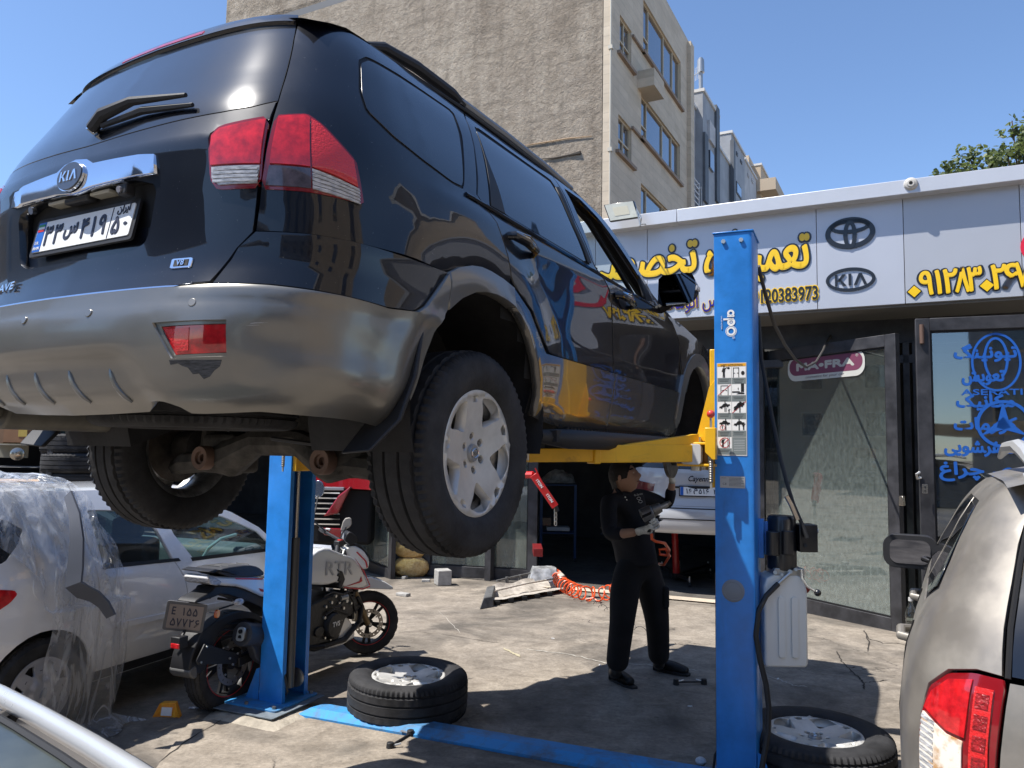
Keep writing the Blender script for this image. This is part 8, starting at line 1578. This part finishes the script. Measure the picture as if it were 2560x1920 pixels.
for P_ in ([(.95, -.14, .50), (1.08, -.15, .47), (1.18, -.14, .52), (1.24, -.12, .60)], [(.92, -.145, .44), (1.02, -.15, .47), (1.15, -.15, .42), (1.25, -.14, .38)], [(1.22, -.14, .56), (1.30, -.13, .48), (1.33, -.14, .38)], [(.90, -.14, .58), (1.0, -.145, .60), (1.14, -.145, .56), (1.28, -.13, .57)]): MB().tube(P_, .007, 6).build('engine_hose', rub, mt)
MB().cyl((1.12, -.13, .53), (1.20, -.14, .53), .022, n=12).build('banjo_fitting', mat('cast aluminium', (.42, .42, .40)), mt); MB().box((1.33, 0, .44), (.03, .24, .22)).build('radiator', mat('engine black', (.02, .02, .02)), mt, bevel=.005)
MB().prism(ell(.055, .035, 20), (.86, -.145, .33), (1, 0, 0), (0, 0, 1), (0, .02, 0)).build('side_cover', mat('engine black', (.02, .02, .02)), mt, bevel=.006)
b = MB(); b.tube([(1.30, -.06, .80), (1.25, -.07, .60), (1.10, -.10, .45), (.9, -.10, .50), (.6, -.1, .60), (.3, -.08, .72)], .018, 8); b.tube([(1.28, -.10, .45), (1.42, -.12, .42), (1.42, -.12, .30), (1.20, -.13, .20), (.8, -.14, .22), (.5, -.15, .33)], .022, 10); b.build('frame_tube', mb_, mt)
MB().tube([(1.36, -.13, .50), (1.42, -.14, .42), (1.38, -.14, .30)], .016, 8).build('crash_bar', mb_, mt)
MB().tube([(.70, -.14, .25), (.82, -.22, .24)], .012, 8).build('foot_peg', mb_, mt); MB().tube([(.75, .12, .2), (.85, .24, .02)], .011, 8).build('side_stand', mb_, mt)
# steered front end, built about the steering head
ca_, sa_ = math.cos(STR), math.sin(STR)
def SF(x, y, z): return V((FXc+x*ca_-y*sa_, x*sa_+y*ca_, z))      # x forward of the axle along the steered wheel, y left
class Tr:
    @staticmethod
    def prism(pts, th, y0, nm, m_, bev=.006, it=1):
        X, Y = V((ca_, sa_, 0)), UP; o = SF(0, y0+th/2, 0); return MB().prism(chaikin(pts, it, .2) if it else pts, o, X, Y, -V((-sa_, ca_, 0))*th).build(nm, m_, mt, bevel=bev)
Tr.prism([(-.14, .600), (-.106, .612), (-.02, .612), (.106, .575), (.20, .515), (.20, .492), (.07, .505), (-.08, .515), (-.15, .53)], .13, 0, 'front_fender', mw, .012)
for sg in (1, -1):
    MB().cyl(SF(-.015, sg*.085, .222), SF(-.145, sg*.085, .52), .024, n=16).build('fork_leg', gold, mt); MB().cyl(SF(-.135, sg*.085, .50), SF(-.26, sg*.085, .84), .030, n=16).build('fork_tube', mb_, mt)
MB().cyl(SF(0, -.10, .222), SF(0, .10, .222), .014, n=12).build('axle', stl, mt); MB().box(SF(-.12, -.075, .30), (.06, .05, .09)).build('brake_caliper', mat('brass caliper', (.25, .22, .17), .5, metal=.6), mt, bevel=.01)
MB().tube([SF(-.10, -.09, .33), SF(-.16, -.12, .45), SF(-.10, -.10, .60), SF(-.2, -.06, .75)], .006, 6).build('brake_hose', mb_, mt)
Tr.prism([(-.26, .85), (-.16, .885), (-.077, .840), (-.020, .757), (-.030, .675), (-.116, .690), (-.20, .76)], .17, 0, 'headlight_cowl', mw, .03)
Tr.prism([(-.20, .90), (-.10, .885), (-.03, .80), (-.012, .765), (-.08, .80), (-.18, .85)], .15, 0, 'headlight_shroud', mb_, .02)
for y in (-.088, .088): Tr.prism([(-.13, .83), (-.05, .75), (-.034, .70), (-.045, .69), (-.06, .745), (-.14, .825)], .002, y, 'stripe', mr_, 0, 0)
Tr.prism([(-.243, .925), (-.225, .985), (-.195, 1.000), (-.148, .966), (-.125, .915), (-.19, .885)], .15, -.02, 'instrument_cluster', mb_, .012)
MB().box(SF(-.243, -.02, .962), (.006, .10, .055), (V((ca_, sa_, 0)), V((-sa_, ca_, 0)), UP)).build('cluster_screen', mat('lcd', (.45, .48, .52), .2, coat=1), mt)
hbk = [SF(-.36, -.36, .83), SF(-.33, -.24, .90), SF(-.27, -.10, .925), SF(-.27, .10, .925), SF(-.33, .24, .96), SF(-.36, .36, .98)]
MB().tube(hbk, .013, 8).build('handlebar', mb_, mt)
for i0, i1 in ((0, 1), (5, 4)): a, c = hbk[i0], hbk[i1]; MB().cyl(a, a.lerp(c, .95), .021, .019, 14).build('hand_grip', rub, mt); MB().tube([a+V((.05, -.02, .0)), a.lerp(c, .5)+V((.07, -.02, .01)), c+V((.03, 0, .01))], .007, 6).build('brake_lever', stl, mt)
MB().box(hbk[1]+V((.02, 0, .02)), (.07, .06, .05)).build('switch_cluster', mb_, mt, bevel=.008); MB().box(hbk[1]+V((.02, -.01, .05)), (.035, .03, .012)).build('kill_switch', mat('red knob', (.6, .05, .04)), mt)
MB().tube([hbk[1]+V((.02, 0, .03)), SF(-.29, -.22, 1.0), SF(-.26, -.22, 1.05)], .007, 6).build('mirror_stem', mb_, mt); MB().prism(chaikin([(-.05, -.07), (.05, -.01), (.04, .06), (-.02, .05)], 1), SF(-.26, -.21, 1.07), V((.5, -.8, 0)).normalized(), UP, V((.03, .02, 0))).build('mirror', mat('grey mirror shell', (.30, .28, .25), .5), mt, bevel=.006)
q1 = MPt; inv = world_of(mt).inverted(); ms_ = inv@at(796, 1222, 6.9); q2 = inv@at(790, 1270, 6.85); q3 = inv@at(782, 1300, 6.8)
MB().tube([hbk[4], q3, q2, ms_+V((0, 0, -.06))], .007, 6).build('mirror_stem', mb_, mt); mv = inv.to_3x3()
MB().prism(ell(.055, .075, 24), ms_, mv@V((.9, -.2, .1)).normalized(), mv@V((-.1, 0, 1)).normalized(), mv@V((0, .02, 0))).build('mirror', mat('bright sky mirror', (.75, .78, .82), .08, metal=1), mt, bevel=.003)
MB().tube([hbk[4], SF(-.22, .12, .88), SF(-.2, .05, .78)], .006, 6).build('control_cable', mb_, mt); MB().tube([hbk[1], SF(-.24, -.14, .82), SF(-.2, -.04, .72)], .006, 6).build('control_cable', mb_, mt)
# ================================================================ MECHANIC
def skin_mesh(J, E, name, m_, parent, sub=2, smooth=80):
    me = bpy.data.meshes.new(name); ks = list(J); ix = {k: i for i, k in enumerate(ks)}
    me.from_pydata([tuple(J[k][0]) for k in ks], [(ix[a], ix[b_]) for a, b_ in E], []); o_ = bpy.data.objects.new('tmp_skin', me); C.objects.link(o_)
    m1_ = o_.modifiers.new('s', 'SKIN'); m1_.use_smooth_shade = True; m1_.branch_smoothing = .6
    for k in ks: r_ = J[k][1]; r_ = r_ if isinstance(r_, tuple) else (r_, r_); me.skin_vertices[0].data[ix[k]].radius = r_
    me.skin_vertices[0].data[0].use_root = True; s_ = o_.modifiers.new('u', 'SUBSURF'); s_.levels = sub; s_.render_levels = sub
    bpy.context.view_layer.update(); m2_ = bpy.data.meshes.new_from_object(o_.evaluated_get(bpy.context.evaluated_depsgraph_get())); bpy.data.objects.remove(o_)
    m2_.materials.clear(); m2_.materials.append(m_); m2_.name = name; n_ = bpy.data.objects.new(name, m2_); C.objects.link(n_); inv = world_of(parent).inverted(); 
    for v in m2_.vertices: v.co = inv@v.co
    for p in m2_.polygons: p.use_smooth = True
    n_.parent = parent; return n_
skin = mat('skin', (.40, .23, .155), .5, bump=.05, bscale=60); navy = mat('dark navy workwear', (.006, .007, .012), .85, bump=.5, bscale=14, var=.3, vscale=5); trs = mat('black work trousers', (.005, .005, .007), .9, bump=.5, bscale=10, var=.3, vscale=4); hairm = mat('dark hair', (.012, .009, .007), .6, bump=.6, bscale=120); glv = mat('dirty white glove', (.60, .59, .53), .9, var=.45, vscale=22, bump=.4, bscale=60); shoe = mat('black shoe', (.010, .010, .011), .55)
YM = 5.75; ps = thing('person', 'mechanic in dark polo and trousers reaching up with gloves, holding an impact wrench', 'person', gp(1600, 1705))
w = at
J = {}
def j(n_, px, py, Y, r_): J[n_] = (w(px, py, Y), r_)
j('pelvis', 1596, 1410, YM, (.155, .115)); j('waist', 1588, 1352, YM-.02, (.168, .115)); j('chest', 1570, 1290, YM-.04, (.180, .125)); j('upper', 1558, 1248, YM-.03, (.145, .105)); j('neck', 1553, 1222, YM-.02, .055); j('jaw', 1559, 1207, YM-.04, .055)
j('shL', 1520, 1250, YM-.16, .066); j('elL', 1524, 1338, YM-.30, .050); j('wrL', 1592, 1330, YM-.48, .036); j('shR', 1592, 1238, YM+.12, .064); j('elR', 1672, 1262, YM+.16, .046); j('wrR', 1681, 1203, YM+.08, .034)
j('hipL', 1566, 1432, YM-.06, .105); j('knL', 1556, 1548, YM-.12, .072); j('anL', 1541, 1672, YM-.02, .052); j('hipR', 1620, 1430, YM+.08, .105); j('knR', 1643, 1548, YM+.10, .070); j('anR', 1648, 1652, YM+.27, .050)
E1 = [('pelvis', 'waist'), ('waist', 'chest'), ('chest', 'upper'), ('upper', 'neck'), ('neck', 'jaw'), ('upper', 'shL'), ('shL', 'elL'), ('elL', 'wrL'), ('upper', 'shR'), ('shR', 'elR'), ('elR', 'wrR'), ('pelvis', 'hipL'), ('hipL', 'knL'), ('knL', 'anL'), ('pelvis', 'hipR'), ('hipR', 'knR'), ('knR', 'anR')]
JB = {k: (p, tuple(x*.62 for x in r_) if isinstance(r_, tuple) else r_*(.55 if k[:3] in ('hip', 'kne', 'knL', 'knR', 'anL', 'anR') else .80 if k not in ('neck', 'jaw') else 1)) for k, (p, r_) in J.items()}
skin_mesh(JB, E1, 'body', skin, ps)
Tk = lambda ks, f_: {k: (J[k][0], tuple(x*f_ for x in J[k][1]) if isinstance(J[k][1], tuple) else J[k][1]*f_) for k in ks}
jt = Tk(('waist', 'chest', 'upper', 'shL', 'elL', 'shR', 'elR'), 1.12); jt['hem'] = (w(1592, 1409, YM-.01), (.192, .145)); jt['col'] = (w(1553, 1230, YM-.02), .062)
jt['cfL'] = (J['elL'][0].lerp(J['wrL'][0], .55), .047); jt['cfR'] = (J['elR'][0].lerp(J['wrR'][0], .75), .043); jt['fold'] = (w(1578, 1318, YM-.05), (.198, .140))
skin_mesh(jt, [('waist', 'hem'), ('waist', 'fold'), ('fold', 'chest'), ('chest', 'upper'), ('upper', 'col'), ('upper', 'shL'), ('shL', 'elL'), ('elL', 'cfL'), ('upper', 'shR'), ('shR', 'elR'), ('elR', 'cfR')], 'polo_shirt', navy, ps)
jt = {'pelvis': (J['pelvis'][0], (.188, .14)), 'top': (w(1592, 1360, YM-.01), (.150, .108))}
for s_, kk in (('L', (1560, 1490, YM-.09)), ('R', (1634, 1490, YM+.09))): jt['hip'+s_] = (J['hip'+s_][0], .125); jt['th'+s_] = (w(*kk), .115); jt['kn'+s_] = (J['kn'+s_][0], .094); jt['sh'+s_] = (J['kn'+s_][0].lerp(J['an'+s_][0], .55), .088); jt['an'+s_] = (J['an'+s_][0]+V((0, 0, -.01)), .083)
skin_mesh(jt, [('pelvis', 'top')]+[e for s_ in 'LR' for e in (('pelvis', 'hip'+s_), ('hip'+s_, 'th'+s_), ('th'+s_, 'kn'+s_), ('kn'+s_, 'sh'+s_), ('sh'+s_, 'an'+s_))], 'trousers', trs, ps)
MB().box(w(1662, 1492, YM+.05), (.05, .12, .16)).build('cargo_pocket', trs, ps, world=True, bevel=.02)
for s_, heel, toe, dY in (('L', (1534, 1700), (1548, 1716), -.02), ('R', (1645, 1676), (1697, 1686), .0)):
    h_, t_ = gp(*heel), gp(*toe); d = (t_-h_).normalized()
    if s_ == 'L': d = V((.45, -.89, 0)).normalized(); t_ = h_+d*.24
    else: t_ = h_+(t_-h_).normalized()*.27
    h_.z = gz(0, h_.y); t_.z = gz(0, t_.y); jj = {'heel': (h_+V((0, 0, .055)), (.042, .05)), 'mid': (h_.lerp(t_, .5)+V((0, 0, .052)), (.046, .048)), 'toe': (t_+V((0, 0, .036)), (.044, .032)), 'ank': (J['an'+s_][0]+V((0, 0, -.02)), .05)}
    sh = skin_mesh(jj, [('heel', 'mid'), ('mid', 'toe'), ('heel', 'ank')], 'shoe', shoe, ps); MB().prism([(x*.044, y*1.0) for x, y in [(-1, 0), (-1.05, .20), (-.6, .275), (.6, .275), (1.05, .20), (1, 0), (.6, -.035), (-.6, -.035)]], h_+V((0, 0, .002)), d.cross(UP).normalized(), d, V((0, 0, .022))).build('sole', rub, sh, world=True, bevel=.006)
# head: face turned to the right and up
hc = w(1560, 1192, YM-.04); fd = V((.86, -.42, .28)).normalized(); ud = (UP-fd*UP.dot(fd)).normalized(); rd_ = fd.cross(ud)
def HPt(a, b_, c_): return hc+fd*a+ud*b_+rd_*c_
def headf(u, v):
    th_ = math.pi*v; ph = 2*math.pi*u; x, y, z = math.sin(th_)*math.cos(ph), math.sin(th_)*math.sin(ph), math.cos(th_)
    a = x*.098; c_ = y*.076; b_ = z*.118
    if x > 0: a += .010*math.exp(-((z+.15)/.5)**2)*(abs(y) < .9); a += .024*math.exp(-(y/.16)**2-((z+.12)/.20)**2)+.008*math.exp(-(y/.3)**2-((z+.48)/.10)**2)+.010*math.exp(-(y/.3)**2-((z+.82)/.14)**2)+.006*math.exp(-((z-.20)/.08)**2)-.012*math.exp(-((abs(y)-.38)/.16)**2-((z-.04)/.11)**2)
    if z < -.2: c_ *= 1-.32*(-z-.2); a -= .02*(-z-.2) if x < 0 else 0
    return HPt(a, b_-.005, c_)
hd_ = MB().grid(headf, 40, 32).build('head', skin, ps, world=True, smooth=90)
for sg in (-1, 1):
    MB().ball(HPt(-.005, -.005, sg*.076), .026, 12, (.7, .45, 1.1)).build('ear', skin, hd_, world=True); MB().ball(HPt(.082, .012, sg*.031), .0115, 12).build('eye', mat('eye', (.5, .48, .45), .2), hd_, world=True); MB().tube([HPt(.088, .034, sg*.016), HPt(.088, .040, sg*.034), HPt(.072, .036, sg*.055)], .0055, 6).build('eyebrow', hairm, hd_, world=True)
MB().tube([HPt(.099, -.062, -.022), HPt(.106, -.060, 0), HPt(.099, -.062, .022)], .0055, 6).build('mouth', mat('lips', (.30, .12, .10), .5), hd_, world=True)
hr = MB(); hr.grid(lambda u, v: (lambda p: hc+(p-hc)*1.0)(HPt(*(lambda x, y, z: ((x*.098-.006)*1.10, z*.118*1.10+.006, y*.076*1.12))(math.sin(math.pi*v*.56)*math.cos(2*math.pi*u), math.sin(math.pi*v*.56)*math.sin(2*math.pi*u), math.cos(math.pi*v*.56)))) if math.cos(2*math.pi*u) < .55 or v < .62 else HPt(.085, .066, math.sin(2*math.pi*u)*.06), 40, 16)
hr.grid(lambda u, v: HPt(-.045-.065*math.sin(math.pi*u)*1.0-.0, .06-.13*v, (u-.5)*.155), 14, 8); tag(hr.build('hair', hairm, hd_, world=True, smooth=60), None)
cl_ = MB(); cl_.tube([w(1546, 1228, YM-.10), w(1556, 1236, YM-.14), w(1572, 1240, YM-.10), w(1570, 1226, YM+.0), w(1552, 1218, YM+.05), w(1540, 1222, YM-.02)], .014, 8, closed=True); cl_.build('collar', navy, ps, world=True)
for y in (1243, 1250): MB().ball(w(1563+(y-1243)*.5, y, YM-.165), .006, 8).build('button', wht, ps, world=True)
for b_t, px, py, s_, w_ in (('Fix Service', 1602, 1236, .022, .06),): text(b_t, s_, 'shirt_print', mat('pale print', (.5, .52, .52)), ps, w(px-6, py, YM-.14), V((.93, -.1, .25)), V((-.2, 0, 1)), .001, wid=w_)
for px, py in ((1597, 1246), (1601, 1254)): ring_on(ps, w(px, py, YM-.14), V((1, 0, 0)), UP, .015, .011, .003, mat('pale print', (.5, .52, .52)), .001, 'shirt_emblem', n=20)
# hands: palm and five fingers each, wrapped round what they hold
def hand(wr_, palm, fing, up_, grip, nm, lab=None):
    """wr_ wrist, palm centre, fing finger direction, up_ across the knuckles, grip curl direction"""
    wr_, palm = V(wr_), V(palm); f_ = V(fing).normalized(); a = V(up_); a = (a-f_*a.dot(f_)).normalized(); g_ = V(grip).normalized()
    Jh = {'p0': (palm, (.034, .022)), 'w': (wr_, .030), 'cuff': (wr_+(wr_-palm).normalized()*.03, .036), 'p1': (palm+f_*.035, (.036, .019))}; Eh = [('p0', 'w'), ('w', 'cuff'), ('p0', 'p1')]
    for i, (off, L_) in enumerate(((-.030, .62), (-.010, .72), (.010, .68), (.029, .54))):
        k0 = palm+f_*.040+a*off; k1 = k0+(f_*.8+g_*.5).normalized()*.040*L_/.6; k2 = k1+(f_*.1+g_).normalized()*.030*L_/.6; k3 = k2+(g_*.7-f_*.8).normalized()*.022*L_/.6
        for q_, p in enumerate((k0, k1, k2, k3)): Jh['f%d%d' % (i, q_)] = (p, (.0115, .0108, .010, .0085)[q_])
        Eh += [('p1', 'f%d0' % i), ('f%d0' % i, 'f%d1' % i), ('f%d1' % i, 'f%d2' % i), ('f%d2' % i, 'f%d3' % i)]
    t0 = palm-a*.030+f_*-.010; t1 = t0+(-a*.5+g_*.6+f_*.5).normalized()*.034; t2 = t1+(g_*.8+f_*.5+a*.3).normalized()*.028
    for q_, p in enumerate((t0, t1, t2)): Jh['t%d' % q_] = (p, (.015, .012, .0095)[q_])
    Eh += [('p0', 't0'), ('t0', 't1'), ('t1', 't2')]; return skin_mesh(Jh, Eh, nm, glv, ps, sub=1)
hand(w(1598, 1328, YM-.49), w(1615, 1320, YM-.50), V((.75, -.25, .35)), V((0, -.2, 1)), V((.2, .9, .2)), 'glove'); hand(w(1681, 1201, YM+.08), w(1681, 1184, YM+.06), V((.1, -.1, 1)), V((1, 0, 0)), V((.2, .8, .3)), 'glove')
iw = thing('impact_wrench', 'steel impact wrench held in the mechanic\'s gloved hand', 'impact wrench', w(1625, 1290, YM-.50)); YI = YM-.5; gm = mat('gunmetal', (.22, .225, .23), .38, metal=.7, var=.2, vscale=15)
a, c = w(1604, 1290, YI), w(1652, 1268, YI); d = (c-a).normalized(); MB().cyl(a, a.lerp(c, .55), .048, .047, 20).build('tool_body', gm, iw, world=True, bevel=.006); MB().cyl(a.lerp(c, .56), c, .042, .032, 20).build('hammer_case', mat('dull steel', (.2, .2, .2)), iw, world=True, bevel=.004)
MB().cyl(c, c+d*.05, .018, n=14).build('anvil', stl, iw, world=True); MB().cyl(c+d*.03, w(1676, 1255, YI), .016, .014, 14).build('socket', mat('dull steel', (.2, .2, .2)), iw, world=True)
MB().bar(a.lerp(c, .35), w(1621, 1330, YI+.01), .036, .05).build('tool_grip', rub, iw, world=True, bevel=.008); MB().box(a.lerp(c, .2)+V((0, -.048, 0)), (.07, .004, .02), (d, V((0, 1, 0)), UP)).build('tool_label', dark, iw, world=True)
oh = [w(1629, 1334, YI), w(1630, 1348, YI), w(1640, 1354, YI+.02), w(1662, 1358, YI+.1), w(1673, 1375, YI+.2), w(1668, 1388, YI+.3), w(1650, 1386, YI+.3), w(1648, 1374, YI+.3), w(1664, 1372, YI+.3), w(1674, 1390, YI+.4), w(1660, 1412, YI+.5), w(1648, 1410, YI+.6)]
tag(MB().tube(oh, .010, 8).build('tool_hose', mat('orange hose', (.8, .1, .02)), world=True), 'red orange air hose looping behind the mechanic from the wrench', 'air hose')
